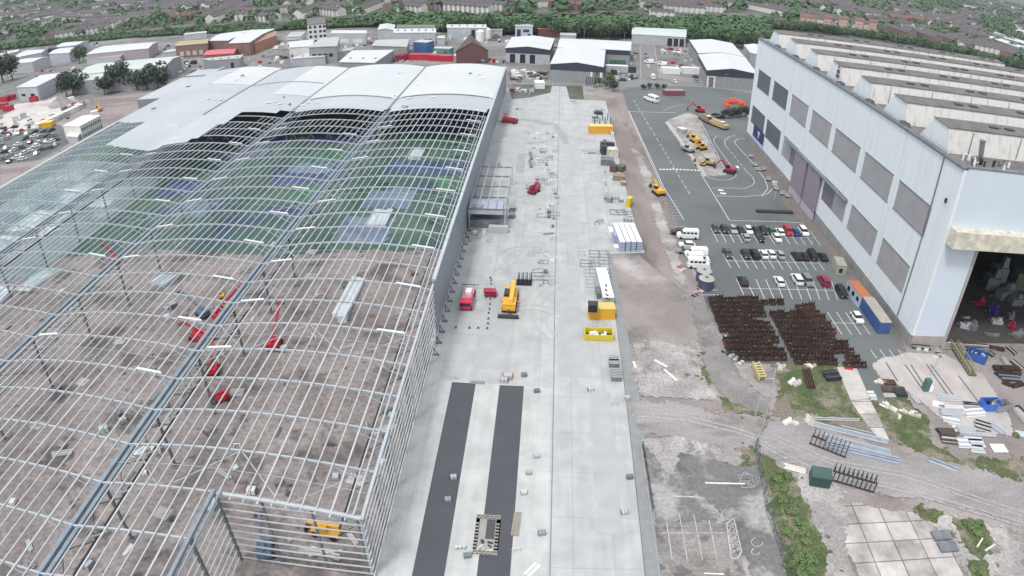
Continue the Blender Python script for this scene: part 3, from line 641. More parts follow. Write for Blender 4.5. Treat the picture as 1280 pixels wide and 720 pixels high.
M_wall2 = mat('front painted sheet', (0.55, 0.62, 0.70), 0.6, 0.04, 0.1)
M_plinth = mat('weathered plinth', (0.26, 0.255, 0.245), 0.85, 0.2, 0.5)
M_win = mat('grey translucent sheeting', (0.31, 0.315, 0.33), 0.55, 0.09, 0.35)
M_wind = mat('dark slate sheeting', (0.095, 0.115, 0.135), 0.5, 0.08, 0.3)
M_purp = mat('mauve door', (0.25, 0.215, 0.27), 0.6, 0.08, 0.4)
M_cream = mat('stained cream canopy', (0.60, 0.57, 0.48), 0.7, 0.2, 0.7, rgb2=(0.25, 0.24, 0.19), s2=0.9, amt2=0.35)
def stained(name, rgb, stain):
    m = bpy.data.materials.new(name); m.use_nodes = True; n = N(m); L = m.node_tree.links; b = n['Principled BSDF']; b.inputs['Roughness'].default_value = .7
    g = n.new('ShaderNodeNewGeometry'); mp = n.new('ShaderNodeMapping'); mp.inputs['Scale'].default_value = (0.75, 0.75, 0.05); L.new(g.outputs['Position'], mp.inputs[0])
    t = n.new('ShaderNodeTexNoise'); t.inputs['Scale'].default_value = 1; t.inputs['Detail'].default_value = 6; t.inputs['Roughness'].default_value = .7; L.new(mp.outputs[0], t.inputs['Vector'])
    r = n.new('ShaderNodeMapRange'); r.inputs[1].default_value = .50; r.inputs[2].default_value = .74; L.new(t.outputs[0], r.inputs[0])
    mx = n.new('ShaderNodeMix'); mx.data_type = 'RGBA'; mx.inputs[6].default_value = (*rgb, 1); mx.inputs[7].default_value = (*stain, 1); L.new(r.outputs[0], mx.inputs[0]); L.new(mx.outputs[2], b.inputs['Base Color']); MATS[name] = m; return m
M_mon = stained('streaked roof light glazing', (0.56, 0.555, 0.54), (0.33, 0.31, 0.275))
M_rtop = mat('lichened roof felt', (0.125, 0.122, 0.118), 0.9, 0.2, 0.4, rgb2=(0.175, 0.17, 0.155), s2=0.3, amt2=0.6)
M_gut = mat('gutter grey', (0.15, 0.165, 0.18), 0.7, 0.3, 0.8)
M_wall = stained('pale blue painted sheet', (0.68, 0.74, 0.775), (0.54, 0.625, 0.69))
X0, X1, YA, YB, TOP = 78.5, 178.0, 108.8, 252.5, 39.6
w1 = MB(); w1.box(X0, YA, 2.6, X0 + .6, 190.3 - 7.6, TOP); w1.box(X0, 194.8, 2.6, X0 + .6, YB, TOP); w1.box(X0, 182.7, 14.0, X0 + .6, 194.8, TOP)
w1.build('side_wall', M_wall, HG, True)
mb = MB(); mb.box(X0 - .25, YA + .2, 0, X0 + .5, 172.3, 2.6); mb.box(X0 - .25, 194.9, 0, X0 + .5, YB, 2.6); mb.build('plinth', M_plinth, HG, True)
fr = MB(); fr.box(X0 + .6, YA, 2.6, 87.0, YA + .6, 24.0); fr.box(X0 + .6, YA, 24.0, X1, YA + .6, TOP + .3); fr.box(158, YA, 0, X1, YA + .6, 24.0)
fr.build('front_wall', M_wall2, HG, True)
mb = MB(); mb.box(X0 + .3, YA - .2, 0, 87.2, YA + .5, 2.6); mb.build('plinth', mat('front plinth', (0.34, 0.31, 0.28), .85), HG, True)
mb = MB(); mb.box(86.9, YA - .15, 0, 87.6, YA + 1.5, 24.2); mb.build('door_jamb', mat('jamb steel', (0.36, 0.33, 0.34), .7), HG, True)
mb = MB(); mb.box(79.2, YA - 2.6, 24.3, X1, YA, 27.9); mb.build('door_canopy', M_cream, HG, True)
mb = MB(); mb.box(86.5, YA - .6, .02, 158, YA + .8, .5); mb.box(86.5, YA - 1.4, .02, 158, YA - .6, .25); mb.build('door_track', mat('track concrete', (0.24, 0.225, 0.21), .9, .25), HG, True)
mb = MB(); mb.box(X1 - .6, YA, 0, X1, YB, TOP); mb.build('side_wall', M_wall, HG, True)
mb = MB(); mb.box(X0 + .6, YB - .6, 0, X1 - .6, YB, TOP); mb.build('rear_wall', M_wall, HG, True)
mb = MB(); mb.box(X0 + .6, YA + .6, 38.8, X1 - .6, YB - .6, 39.3); mb.build('roof', M_rtop, HG, True)
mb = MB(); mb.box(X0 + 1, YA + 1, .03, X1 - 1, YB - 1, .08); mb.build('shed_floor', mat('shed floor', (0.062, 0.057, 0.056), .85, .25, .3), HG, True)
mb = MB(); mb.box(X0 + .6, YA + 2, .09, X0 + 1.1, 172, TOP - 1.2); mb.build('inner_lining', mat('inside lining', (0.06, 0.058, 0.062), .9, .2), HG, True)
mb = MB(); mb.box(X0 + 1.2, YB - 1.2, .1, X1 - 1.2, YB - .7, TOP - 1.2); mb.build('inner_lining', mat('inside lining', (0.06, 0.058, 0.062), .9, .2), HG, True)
# side wall panels
ups = [(116.7, 131.0), (134.3, 150.2), (153.5, 170.2), (173.5, 188.8), (192.7, 208.0), (212.3, 227.6), (232.0, 246.9)]
for i, (a, c) in enumerate(ups):
    m = M_wind if i >= 5 else M_win
    f = MB(); f.box(X0 - .06, a, 22.2, X0 + .1, c, 28.6); f = f.build('window_panel', m, HG, True)
    fr_ = MB(); fr_.box(X0 - .16, a - .15, 28.6, X0 + .1, c + .15, 28.8); fr_.box(X0 - .16, a - .25, 22.0, X0 + .1, c + .15, 22.2)
    if i == 0: fr_.box(X0 - .2, a - .7, 22.2, X0 + .1, a - .02, 28.6)
    fo = fr_.build('frame', M_gut, None); fo.parent = f; fo.location = (0, 0, 0)
    fo.data.transform(Matrix.Translation(-HG.location))
lows = [(117.6, 131.8, 0), (135.1, 151.2, 0), (154.4, 162.6, 0), (162.75, 170.9, 2), (201.5, 209.4, 0), (194.9, 201.3, 2), (213.2, 229.3, 1), (232.3, 248.8, 1)]
M_win3 = mat('mauve grey sheeting', (0.165, 0.15, 0.165), .6, .08)
for a, c, kx in lows:
    m = (M_win, M_wind, M_win3)[kx]
    f = MB(); f.box(X0 - .06, a, 7.6, X0 + .1, c, 14.1); f = f.build('window_panel', m, HG, True)
    fr_ = MB(); fr_.box(X0 - .14, a, 14.1, X0 + .1, c, 14.28)
    fo = fr_.build('frame', M_gut, None); fo.parent = f; fo.data.transform(Matrix.Translation(-HG.location))
for yy in (116.9, 132.6, 151.8, 171.9, 191.0, 210.2, 229.9):
    q = MB(); q.box(X0 - .05, yy - .06, 14.6 if 172 < yy < 200 else 2.7, X0 + .02, yy + .06, TOP - .2); q.build('wall_seam', mat('wall seam', (.52, .58, .63), .7), HG, True)
q = MB(); q.box(X0 - .22, 116.2, 2.7, X0 - .02, 116.4, TOP); q.build('downpipe', M_gut, HG, True)
# great doors in the side
for a, c in ((172.6, 182.6), (184.2, 194.7)):
    d = MB(); d.box(X0 - 1.0, a, 2.2, X0 - .45, c, 13.6); d = d.build('side_door', M_purp, HG, True)
    q = MB(); q.box(X0 - 1.05, a, 0.05, X0 - .4, c, 2.2); q = q.build('kick_plate', mat('pale kick plate', (0.42, 0.38, 0.44), .7), None); q.parent = d; q.data.transform(Matrix.Translation(-HG.location))
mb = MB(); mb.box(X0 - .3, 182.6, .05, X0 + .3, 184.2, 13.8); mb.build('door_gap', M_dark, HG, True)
mb = MB(); mb.box(X0 - 1.2, 154, 13.75, X0 - .05, 204, 14.1); mb.build('door_rail', M_gut, HG, True)
# parapet gutter and walkway rail along the top
mb = MB(); mb.box(X0 - .35, YA, TOP - .1, X0 + .9, YB, TOP + .35); mb.build('parapet_gutter', M_gut, HG, True)
mb = MB()
for k in range(36):
    yy = YA + 1 + k * 4; mb.beam((X0 + .1, yy, TOP + .3), (X0 + .1, yy, TOP + 1.2), .08)
mb.beam((X0 + .1, YA + .5, TOP + 1.2), (X0 + .1, YB - 1, TOP + 1.2), .09); mb.beam((X0 + .1, YA + .5, TOP + .8), (X0 + .1, YB - 1, TOP + .8), .07)
mb.build('guard_rail', mat('rail steel', (0.30, 0.33, 0.36), .6), HG, True)
mb = MB(); mb.box(X0 + .9, YA - .1, TOP + .3, X1, YA + 1.4, TOP + .55); mb.build('parapet_gutter', M_gut, HG, True)
# sawtooth roof lights
for i in range(7):
    ya = 119.8 + i * 19.3; xa = 81.2; xb = X1 - 1.2
    body = [(ya, TOP - .3), (ya + 12.2, TOP - .3), (ya + 7.6, 44.5), (ya + 1.6, 44.1)]
    mb = MB(); mb.prof([(p, z) for p, z in body], xa, xb)
    for j in range(len(mb.f)): mb.m[j] = 0
    n = len(body); mb.m[n] = 1; mb.m[n + 1] = 1      # gable ends plain
    lt = mb.build('roof_light', [M_mon, M_wall], HG, True)
    rt = MB(); rt.prof([(ya + 1.4, 44.13), (ya + 1.4, 44.3), (ya + 7.8, 44.7), (ya + 7.8, 44.55)], xa - .25, xb + .2)
    ro = rt.build('roof_cap', M_rtop, None); ro.parent = lt; ro.data.transform(Matrix.Translation(-HG.location))
    for j in range(5):
        for dx in (0, 4.2):
            vm_ = MB(); vm_.cb(xa + 13 + j * 18.5 + dx + (i % 2) * 3, ya + 4.7, 44.3, 2.0, 1.3, .5)
            vo = vm_.build('roof_vent', mat('vent cowl', (0.05, 0.052, 0.055), .7), None); vo.parent = lt; vo.data.transform(Matrix.Translation(-HG.location))
    jm = MB()
    for j in range(8): jm.box(xa + 5 + j * 12.2, ya - .05, TOP, xa + 5.12 + j * 12.2, ya + .12, 44.0)
    if i % 2 == 0: jo = jm.build('glazing_joint', M_gut, None); jo.parent = lt; jo.data.transform(Matrix.Translation(-HG.location))
    if 0 < i < 7:
        mb = MB(); mb.cb(X0 + 1.6, ya - 1.6, TOP, 1.6, 3.4, .8, taper=.8); mb.build('valley_hopper', M_dark, HG, True)
mb = MB(); mb.cyl((87.6, 117.2, TOP), (87.0, 117.2, 43.2), .55, 10); mb.cyl((87.0, 117.2, 43.2), (87.0, 117.2, 43.5), .7, 10); mb.build('vent_pipe', mat('pipe green', (0.16, 0.19, 0.17), .6), HG, True)
# aerials and kit in the corner of the roof
kit = thing('aerial_cluster', 'tangle of white and black aerials on the near corner of the shed roof', 'aerials', (81, 110.5, TOP + .55))
for i in range(26):
    mb = MB(); x = rnd.uniform(-1.8, 13) * (rnd.random() ** .6); y = rnd.uniform(-.9, 3.0)
    hh = rnd.uniform(.3, 1.4); mb.cb(x, y, 0, rnd.uniform(.15, .6), rnd.uniform(.15, .5), hh)
    if i % 3 == 0: mb.beam((x, y, hh), (x + rnd.uniform(-1, 1), y, hh + .5), .1)
    mb.build('aerial', (M_white, M_beam2, M_gut)[i % 3], kit)
# a heraldic-looking red stencil on the third roof light's end
st = thing('wall_sign', 'small dark red sign on the white end of the fourth roof light', 'sign', (81.05, 181.2, 40.6))
mb = MB(); mb.box(-.05, -1.1, 0, 0, 1.1, .9); mb.build('sign_band', mat('dark red paint', (0.16, 0.05, 0.06), .7), st)
mb = MB(); mb.box(-.05, -.9, 1.2, 0, .9, 2.3); mb.box(-.05, -.25, 2.6, 0, .3, 3.4); mb.build('sign_emblem', mat('dark red paint', (0.16, 0.05, 0.06), .7), st)
bn = thing('banner', 'navy banner with white emblem above a pale blue strip on the shed wall', 'banner', (X0 - .2, 236, 2.8))
mb = MB(); mb.box(-.08, -6.2, 1.0, 0, 7.4, 5.4); mb.build('panel', mat('navy banner', (0.02, 0.03, 0.13), .6, .1), bn)
mb = MB(); mb.box(-.1, -6.6, -.3, 0, 8.3, .9); mb.build('lower_strip', mat('pale banner strip', (0.45, 0.52, 0.80), .6, .1), bn)
mb = MB(); mb.box(-.16, -.5, 2.0, -.1, .5, 4.4); mb.box(-.16, -1.4, 3.6, -.1, -.5, 4.4); mb.box(-.16, .5, 3.6, -.1, 1.4, 4.4); mb.build('emblem', mat('pale lettering', (0.5, 0.55, 0.65), .6), bn)
mb = MB(); mb.cb(X0 - .15, 111.8, 31.6, .3, .5, .9); tag(mb.build('wall_lamp', M_dark, HG, True))

# ================================================================== trading estate beyond the yard
M_navy = mat('dark navy cladding', (0.035, 0.045, 0.065), 0.5, 0.1, 0.3)
M_gblk = mat('grey block wall', (0.26, 0.27, 0.28), 0.7, 0.12, 0.5)
M_wroof = mat('white profiled roof', (0.54, 0.565, 0.58), 0.5, 0.05, 0.1)
M_groof = mat('grey profiled roof', (0.40, 0.42, 0.42), 0.6, 0.08, 0.1)
M_mroof = mat('mint tinted roof', (0.47, 0.53, 0.51), 0.6, 0.06, 0.1)
M_brick = mat('red brick', (0.21, 0.125, 0.11), 0.85, 0.2, 0.5)
M_lgrey = mat('light grey cladding', (0.40, 0.42, 0.45), 0.6, 0.1, 0.3)
M_cwall = mat('white rendered wall', (0.62, 0.62, 0.60), 0.8, 0.08, 0.3)
def quad_building(name, label, cat, c, h, roofm, wallm, ridge=None, rise=0.0, band=None, group=None, base=True, eave=.4, lights=0, doors=()):
    """c: four eaves corners (survey points at height h) in order front-left, front-right, back-right, back-left;
    ridge 'x' runs from the left side to the right side, 'y' from front to back"""
    q = [G(x, y, h) for x, y in c]; ctr = sum(q, Vector()) / 4; ctr.z = 0
    t = thing(name, label, cat, (ctr.x, ctr.y, 0), 0, group)
    L = [(p - ctr) for p in q]
    mb = MB()
    for i in range(4):
        a, b = L[i], L[(i + 1) % 4]; zs = h - (band or 0)
        mb.face([(a.x, a.y, 0), (b.x, b.y, 0), (b.x, b.y, zs), (a.x, a.y, zs)])
    mb.build('wall', wallm, t)
    if band:
        mb = MB()
        for i in range(4):
            a, b = L[i], L[(i + 1) % 4]; mb.face([(a.x * 1.003, a.y * 1.003, h - band), (b.x * 1.003, b.y * 1.003, h - band), (b.x * 1.003, b.y * 1.003, h), (a.x * 1.003, a.y * 1.003, h)])
        mb.build('upper_cladding', M_navy, t)
    k = 1 + eave / max(6, (L[0] - L[2]).length / 2)
    E_ = [Vector((p.x * k, p.y * k, h + .05)) for p in L]; th = .25; mb = MB()
    if ridge is None:
        mb.prism([(p.x, p.y) for p in E_], h + .05, h + .4)
        r = mb.build('roof', roofm, t)
    else:
        if ridge == 'y': A, B = (E_[0] + E_[1]) / 2, (E_[3] + E_[2]) / 2; sides = ((E_[0], A, B, E_[3]), (A, E_[1], E_[2], B)); gab = ((E_[0], E_[1], A), (E_[2], E_[3], B))
        else: A, B = (E_[0] + E_[3]) / 2, (E_[1] + E_[2]) / 2; sides = ((E_[0], E_[1], B, A), (A, B, E_[2], E_[3])); gab = ((E_[3], E_[0], A), (E_[1], E_[2], B))
        A = A.copy(); B = B.copy(); up = Vector((0, 0, rise))
        def lift(p): return p + up if (p - A).length < 1e-4 or (p - B).length < 1e-4 else p
        for s4 in sides:
            pts = [lift(p) for p in s4]; mb.face(pts); mb.face([p - Vector((0, 0, th)) for p in reversed(pts)])
            for i in range(4): a, b = pts[i], pts[(i + 1) % 4]; mb.face([a, b, b - Vector((0, 0, th)), a - Vector((0, 0, th))])
        r = mb.build('roof', roofm, t)
        g = MB()
        for tri in gab:
            pts = [lift(p) * 1 for p in tri]; pts = [Vector((p.x / k * 1.001, p.y / k * 1.001, p.z - .08)) for p in pts]; g.face(pts)
        g.build('gable', M_navy if band else wallm, t)
    a, b = L[0], L[1]; n = Vector((b.y - a.y, a.x - b.x, 0)).normalized()
    for (u0, u1, z0, z1, dm, nm) in doors:
        p, s = a.lerp(b, u0), a.lerp(b, u1); d = MB()
        d.face([(p.x + n.x * .06, p.y + n.y * .06, z0), (s.x + n.x * .06, s.y + n.y * .06, z0), (s.x + n.x * .06, s.y + n.y * .06, z1), (p.x + n.x * .06, p.y + n.y * .06, z1)])
        d.build(nm, dm, t)
    if lights:
        for i in range(lights):
            u = (i + .6) / lights; p = L[0].lerp(L[1], u); s = L[3].lerp(L[2], u); c0 = p.lerp(s, .3 if ridge != 'x' else .25); zz = h + .4 + (rise * .5 if ridge else 0)
            lm = MB(); lm.cb(c0.x, c0.y, zz, 1.0, 2.2, .3); lm.build('roof_light', M_gut, r)
    return t
D = 'door'; Wn = 'window'
QB = quad_building
dk = M_dark
QB('warehouse', 'dark navy warehouse with broad white roof and white-framed door beside the cross road', 'warehouse', [(688, 79.6), (754.4, 83.5), (757, 60.5), (697.5, 59.5)], 8.5, M_wroof, M_gblk, 'y', 1.6, 3.0, doors=[(.76, .98, 0, 6.6, M_white, 'door_frame'), (.80, .94, 0, 5.6, M_brick, 'door')])
QB('warehouse', 'long white-roofed warehouse directly behind the navy warehouse', 'warehouse', [(697.5, 59), (788, 63), (789, 52), (701, 48)], 9, M_wroof, M_gblk, 'x', 1.2, 3.0, doors=[(.72, .95, 0, 3, mat('green shutter', (0.04, .16, .10)), 'shutter')])
QB('warehouse', 'white-roofed warehouse with three dark open bays west of the navy one', 'warehouse', [(632, 59.5), (687.5, 62), (693, 48), (640, 46.5)], 8.5, M_wroof, M_lgrey, 'y', 1.4, 3.0, doors=[(.1, .22, 0, 5, dk, D), (.33, .45, 0, 5, dk, D), (.55, .67, 0, 5, dk, D)])
QB('warehouse', 'long low grey warehouse at the top end of the estate road', 'warehouse', [(790, 42.5), (857.5, 46.5), (858, 37), (790.6, 34)], 7, M_mroof, M_lgrey, 'x', 1.0, doors=[(.66, .75, 0, 5.5, dk, D), (.78, .86, 0, 5.5, dk, D), (.89, .97, 0, 5.5, dk, D)])
QB('warehouse', 'farther of two joined white-roofed units east of the estate road', 'warehouse', [(873, 66.5), (930, 70.5), (915, 54), (862, 50)], 9, M_wroof, M_gblk, 'y', 1.6, 1.6)
QB('warehouse', 'nearer of two joined white-roofed units, nameboard on its dark gable', 'warehouse', [(884, 87.5), (946, 92), (931, 71.5), (873, 68)], 9, M_wroof, M_gblk, 'y', 1.8, 3.0, doors=[(.02, .18, 0, 6.4, M_white, 'door_frame'), (.05, .15, 0, 5.6, M_brick, 'door'), (.5, .68, 7.2, 8.6, M_lgrey, 'nameboard')])
QB('warehouse', 'white-roofed unit partly hidden by the far corner of the blue shed', 'warehouse', [(938, 66), (962, 75), (955, 57.5), (930, 56)], 7, M_wroof, M_lgrey, 'y', 1.2)
QB('office_block', 'small blue and white two-storey office below the tree belt', 'office', [(644, 33), (666, 33.5), (665.6, 30.5), (644, 30)], 8, M_groof, mat('pale blue render', (.45, .5, .6)), doors=[(.1, .32, .4, 6, M_navy, Wn), (.45, .8, 4, 6, M_navy, Wn), (.72, .9, 0, 3, M_navy, D)])
QB('warehouse', 'maroon shed with a rusty red roof below the tree belt', 'warehouse', [(672.5, 36), (699, 36.5), (699, 32), (673, 31.5)], 6, mat('rusty roof', (.30, .15, .12)), mat('maroon cladding', (.12, .04, .045)), 'x', .8)
QB('warehouse', 'long white-fronted unit with six roof lights beyond the hall', 'warehouse', [(492, 41), (544.5, 40.5), (544, 35.5), (494, 36)], 8, M_wroof, M_lgrey, 'x', 1.4, lights=6, doors=[(.72, .8, 2, 3.5, dk, Wn), (.83, .9, 2, 3.5, dk, Wn)])
QB('warehouse', 'unit with a white roof of five lights and one tall dark door', 'warehouse', [(559, 34.5), (607.5, 34.5), (607.5, 30.5), (559, 30.5)], 8, M_wroof, M_lgrey, 'x', 1.0, lights=5, doors=[(.62, .72, 0, 6.5, dk, D)])
QB('warehouse', 'mossy green-roofed shed behind the six-light unit', 'warehouse', [(496, 34.5), (544, 34.5), (542, 31), (498, 31)], 7.5, mat('mossy roof', (.14, .18, .14)), M_lgrey, 'x', 1)
QB('warehouse', 'square cream-roofed shed left of the six-light unit', 'warehouse', [(472, 37), (492, 37.5), (494, 31), (475, 30.5)], 8, M_mroof, M_lgrey, 'y', 1)
QB('warehouse', 'maroon-walled gabled shed with a steep dark roof', 'warehouse', [(570, 64), (610, 63), (597, 52), (579, 53)], 7, mat('dark brown roof', (.08, .055, .055)), mat('maroon brick', (.14, .06, .065)), 'y', 5)
QB('hotel', 'tall white four-storey building with hipped grey roof before the tree belt', 'building', [(384, 31), (407, 29), (405, 25.5), (386, 27)], 15, mat('slate roof', (.14, .14, .14)), M_cwall, 'x', 3.5, doors=[(u, u + .14, z, z + 1.8, dk, Wn) for u in (.08, .34, .62, .84) for z in (2, 5.4, 8.8, 12)])
QB('office_block', 'low white office with rows of windows west of the hotel', 'office', [(358, 47), (376, 46), (382, 40), (364, 41)], 8, M_groof, M_cwall, None, doors=[(.05 + .12 * i, .12 + .12 * i, z, z + 1.4, dk, Wn) for i in range(8) for z in (1.5, 5)])
QB('office_block', 'white flat-roofed block with one small dark doorway behind the hall', 'building', [(362, 60), (390, 58), (392, 50), (361, 53)], 9, M_wroof, M_cwall, None, doors=[(.05, .12, 3, 5, dk, Wn)])
QB('office_block', 'grey flat-roofed block with a band of windows behind the hall', 'building', [(386, 59.5), (421, 58), (424, 47), (402, 48)], 10, M_groof, M_gblk, None, doors=[(.1 + .2 * i, .24 + .2 * i, 4, 6, dk, Wn) for i in range(4)])
QB('warehouse', 'low white-roofed lean-to in front of the grey block', 'warehouse', [(364, 74), (406, 71), (417, 64), (386, 66)], 4.5, M_wroof, M_lgrey, None, lights=3)
QB('warehouse', 'long shed with white roof edge and grey wall panels', 'warehouse', [(414, 41.5), (457.5, 41.5), (457.5, 38), (416, 38)], 8, M_wroof, M_lgrey, 'x', .8, doors=[(.25, .5, 1.5, 4, M_cwall, 'panel'), (.62, .9, 1.5, 4, M_cwall, 'panel')])
QB('warehouse', 'wide white flat roof just beyond the far end of the hall', 'warehouse', [(424, 78), (468, 79), (492, 63), (440, 64)], 6, M_wroof, M_gblk, None, lights=3)
QB('warehouse', 'pale grey roof between the wide flat roof and the scrapyard', 'warehouse', [(465, 57.5), (508, 59), (511, 49.5), (471, 50.5)], 7, M_groof, M_gblk, None)
QB('warehouse', 'nearest of the two long mint roofs on the west side of the estate', 'warehouse', [(88, 102), (190, 94), (206, 84), (96, 94.5)], 8, M_mroof, M_gblk, 'x', 1.2)
QB('warehouse', 'rearmost of the two long mint roofs on the west side of the estate', 'warehouse', [(97, 93.5), (206, 83), (226, 70), (123, 79.5)], 9, M_mroof, M_gblk, 'x', 1.6)
QB('warehouse', 'long white-roofed shed with pink grey walls west of the brick works', 'warehouse', [(108, 68), (185, 60.5), (197, 52.5), (131, 57.5)], 8, M_wroof, mat('pink grey cladding', (.33, .29, .31)), 'x', 1, 0)
QB('office_block', 'white-roofed grey block with ribbon windows beside the stone heap', 'building', [(21, 109.5), (46, 108.5), (81, 91.5), (51, 94.5)], 8.5, M_wroof, M_lgrey, None, doors=[(.15, .35, 3, 4.5, dk, Wn), (.6, .8, 3, 4.5, dk, Wn)])
for lab, c, h in (('westernmost long white roof nearest the tree belt', [(-6, 70.5), (22, 64), (26, 61.5), (-4, 66.5)], 8), ('second white roof from the west below the tree belt', [(16, 72.5), (52, 65.5), (60, 61.5), (34, 63)], 8),
                  ('white-roofed unit with two round white tanks in front', [(11, 80), (40, 77.5), (62, 71), (34, 73)], 8), ('white roof beside the dark blue shed', [(61, 67), (86, 66), (100, 58.5), (75, 60.5)], 8),
                  ('pale roof right of the dark blue shed below the trees', [(70, 59), (97, 56), (111, 51), (82, 53)], 8), ('low white roof at the western picture edge', [(-8, 80), (8, 76), (13, 73), (-6, 74)], 7)):
    QB('warehouse', lab, 'warehouse', c, h, M_wroof, M_lgrey, 'x', 1)
QB('warehouse', 'small dark blue shed between the western white roofs', 'warehouse', [(60, 61.5), (70, 60.5), (70, 56.5), (62, 57)], 8, M_navy, M_navy, None)
QB('works_building', 'old brick works with boarded windows and tan roof', 'works', [(219, 57.5), (259, 54), (262, 49), (226, 51.5)], 9, mat('tan roof', (.36, .31, .20)), M_brick, 'x', 1, doors=[(.12 + .2 * i, .24 + .2 * i, 1.5, 4.5, M_lgrey, Wn) for i in range(4)])
QB('works_building', 'large white-roofed works with brick walls left of the brick-red sheds', 'works', [(262, 51), (286, 50.5), (318, 37), (277, 42)], 9, M_wroof, M_brick, 'x', 1)
QB('works_building', 'largest white roof on the estate, red-trimmed walls', 'works', [(286, 54), (312, 53), (344, 36), (309, 38)], 9, M_wroof, M_brick, 'x', 1)
QB('warehouse', 'orange brick shed at the right end of the largest white roof', 'warehouse', [(318, 54), (346, 44), (344, 39), (322, 46)], 7, mat('orange brown roof', (.34, .22, .17)), mat('orange brick', (.38, .18, .12)), 'x', 1.5)
QB('warehouse', 'bright pink-red roofed shed in front of the white works', 'warehouse', [(254, 69), (292, 66.5), (297, 60.5), (264, 62.5)], 4.5, mat('pink red roof', (.55, .13, .15)), M_brick, 'x', 1)
QB('warehouse', 'grey shed with roof lights and one black door', 'warehouse', [(262, 76), (299, 73.5), (304, 69), (254, 74)], 6, M_groof, M_gblk, None, lights=4, doors=[(.7, .8, 0, 4, dk, D)])
# site office west of the hall
o = QB('site_office', 'white two-storey modular site office with rows of small windows', 'site office', [(79, 158), (100, 158.5), (126, 145), (104, 145.5)], 6.4, M_white, M_cwall, None, eave=.2)
q = [G(x, y, 6.4) - Vector(o.location) - Vector((0, 0, 6.4)) for x, y in ((100, 158.5), (126, 145))]
for z in (1.2, 4.2):
    for i in range(9):
        a = q[0].lerp(q[1], .06 + i * .105); b = q[0].lerp(q[1], .11 + i * .105); m_ = MB(); m_.face([(a.x + .1, a.y - .06, z), (b.x + .1, b.y - .06, z), (b.x + .1, b.y - .06, z + 1.1), (a.x + .1, a.y - .06, z + 1.1)])
        m_.build('window', M_dark, o)
QB('site_office', 'lower pinkish cabin in front of the modular site office', 'site office', [(84, 171), (97, 172), (101, 166), (86, 165)], 3, M_cwall, M_lgrey, None)

# ================================================================== trees
def leaf_mat(name, a, b, c):
    m = bpy.data.materials.new(name); m.use_nodes = True; n = N(m); L = m.node_tree.links; bs = n['Principled BSDF']; bs.inputs['Roughness'].default_value = .75
    g = n.new('ShaderNodeNewGeometry'); oi = n.new('ShaderNodeObjectInfo')
    t = n.new('ShaderNodeTexNoise'); t.inputs['Scale'].default_value = .35; t.inputs['Detail'].default_value = 3; L.new(g.outputs['Position'], t.inputs['Vector'])
    cr = n.new('ShaderNodeMix'); cr.data_type = 'RGBA'; cr.inputs[6].default_value = (*a, 1); cr.inputs[7].default_value = (*b, 1)
    mr = n.new('ShaderNodeMapRange'); mr.inputs[1].default_value = .35; mr.inputs[2].default_value = .65; L.new(t.outputs[0], mr.inputs[0]); L.new(mr.outputs[0], cr.inputs[0])
    c2 = n.new('ShaderNodeMix'); c2.data_type = 'RGBA'; L.new(cr.outputs[2], c2.inputs[6]); c2.inputs[7].default_value = (*c, 1)
    m3 = n.new('ShaderNodeMath'); m3.operation = 'MULTIPLY'; m3.inputs[1].default_value = .75; L.new(oi.outputs['Random'], m3.inputs[0]); L.new(m3.outputs[0], c2.inputs[0]); L.new(c2.outputs[2], bs.inputs['Base Color'])
    MATS[name] = m; return m
M_leaf = leaf_mat('leaves', (0.05, 0.11, 0.042), (0.10, 0.175, 0.068), (0.042, 0.085, 0.038))
M_leaf2 = leaf_mat('dark leaves', (0.022, 0.042, 0.022), (0.045, 0.07, 0.035), (0.02, 0.035, 0.02))
M_bark = mat('bark', (0.09, 0.07, 0.055), .9, .2)
def tree_proto(seed, h, r, leafm, n=520):
    rr = random.Random(seed)
    t = bpy.data.objects.new('broadleaf_tree', None); t['category'] = 'tree'
    tr = MB(); tr.cyl((0, 0, 0), (rr.uniform(-.2, .2), 0, h * .55), .32, 7, r2=.14)
    for i in range(5):
        a = i * 1.3 + rr.random(); tr.cyl((0, 0, h * (.28 + .05 * i)), (math.cos(a) * r * .6, math.sin(a) * r * .6, h * (.5 + .07 * i)), .12, 5, r2=.04)
    cl = [(rr.uniform(-.55, .55) * r, rr.uniform(-.55, .55) * r, h * rr.uniform(.38, .82), r * rr.uniform(.32, .6)) for _ in range(11)] + [(0, 0, h * .6, r * .7)]
    mb = MB()
    for i in range(n):
        cx, cy, cz, cr = cl[rr.randrange(len(cl))]
        d = Vector((rr.gauss(0, 1), rr.gauss(0, 1), rr.gauss(0, 1) + .25)).normalized() * cr * rr.uniform(.75, 1.08)
        p = Vector((cx, cy, cz)) + d; sz = rr.uniform(.35, .8) * r / 5
        nrm = (d.normalized() + Vector((rr.uniform(-.5, .5), rr.uniform(-.5, .5), rr.uniform(-.2, .6)))).normalized()
        u = nrm.cross(Vector((0, 0, 1)) if abs(nrm.z) < .9 else Vector((1, 0, 0))).normalized(); v = nrm.cross(u); a = rr.uniform(0, 3)
        uu = (u * math.cos(a) + v * math.sin(a)) * sz; vv = (v * math.cos(a) - u * math.sin(a)) * sz * rr.uniform(.6, 1)
        mb.face([p - uu, p - vv * .8, p + uu, p + vv])
    return t, tr.mesh('trunk', [M_bark]), mb.mesh('crown', [leafm])
M_leaf3 = leaf_mat('weed leaves', (0.10, 0.17, 0.055), (0.16, 0.235, 0.085), (0.11, 0.15, 0.07))
TP = [tree_proto(i, 10 + (i % 3) * 2, 4.6 + (i % 2) * 1.1, M_leaf if i % 3 else M_leaf2) for i in range(6)] + [tree_proto(30 + i, 4, 5.0, M_leaf3, 620) for i in range(3)]
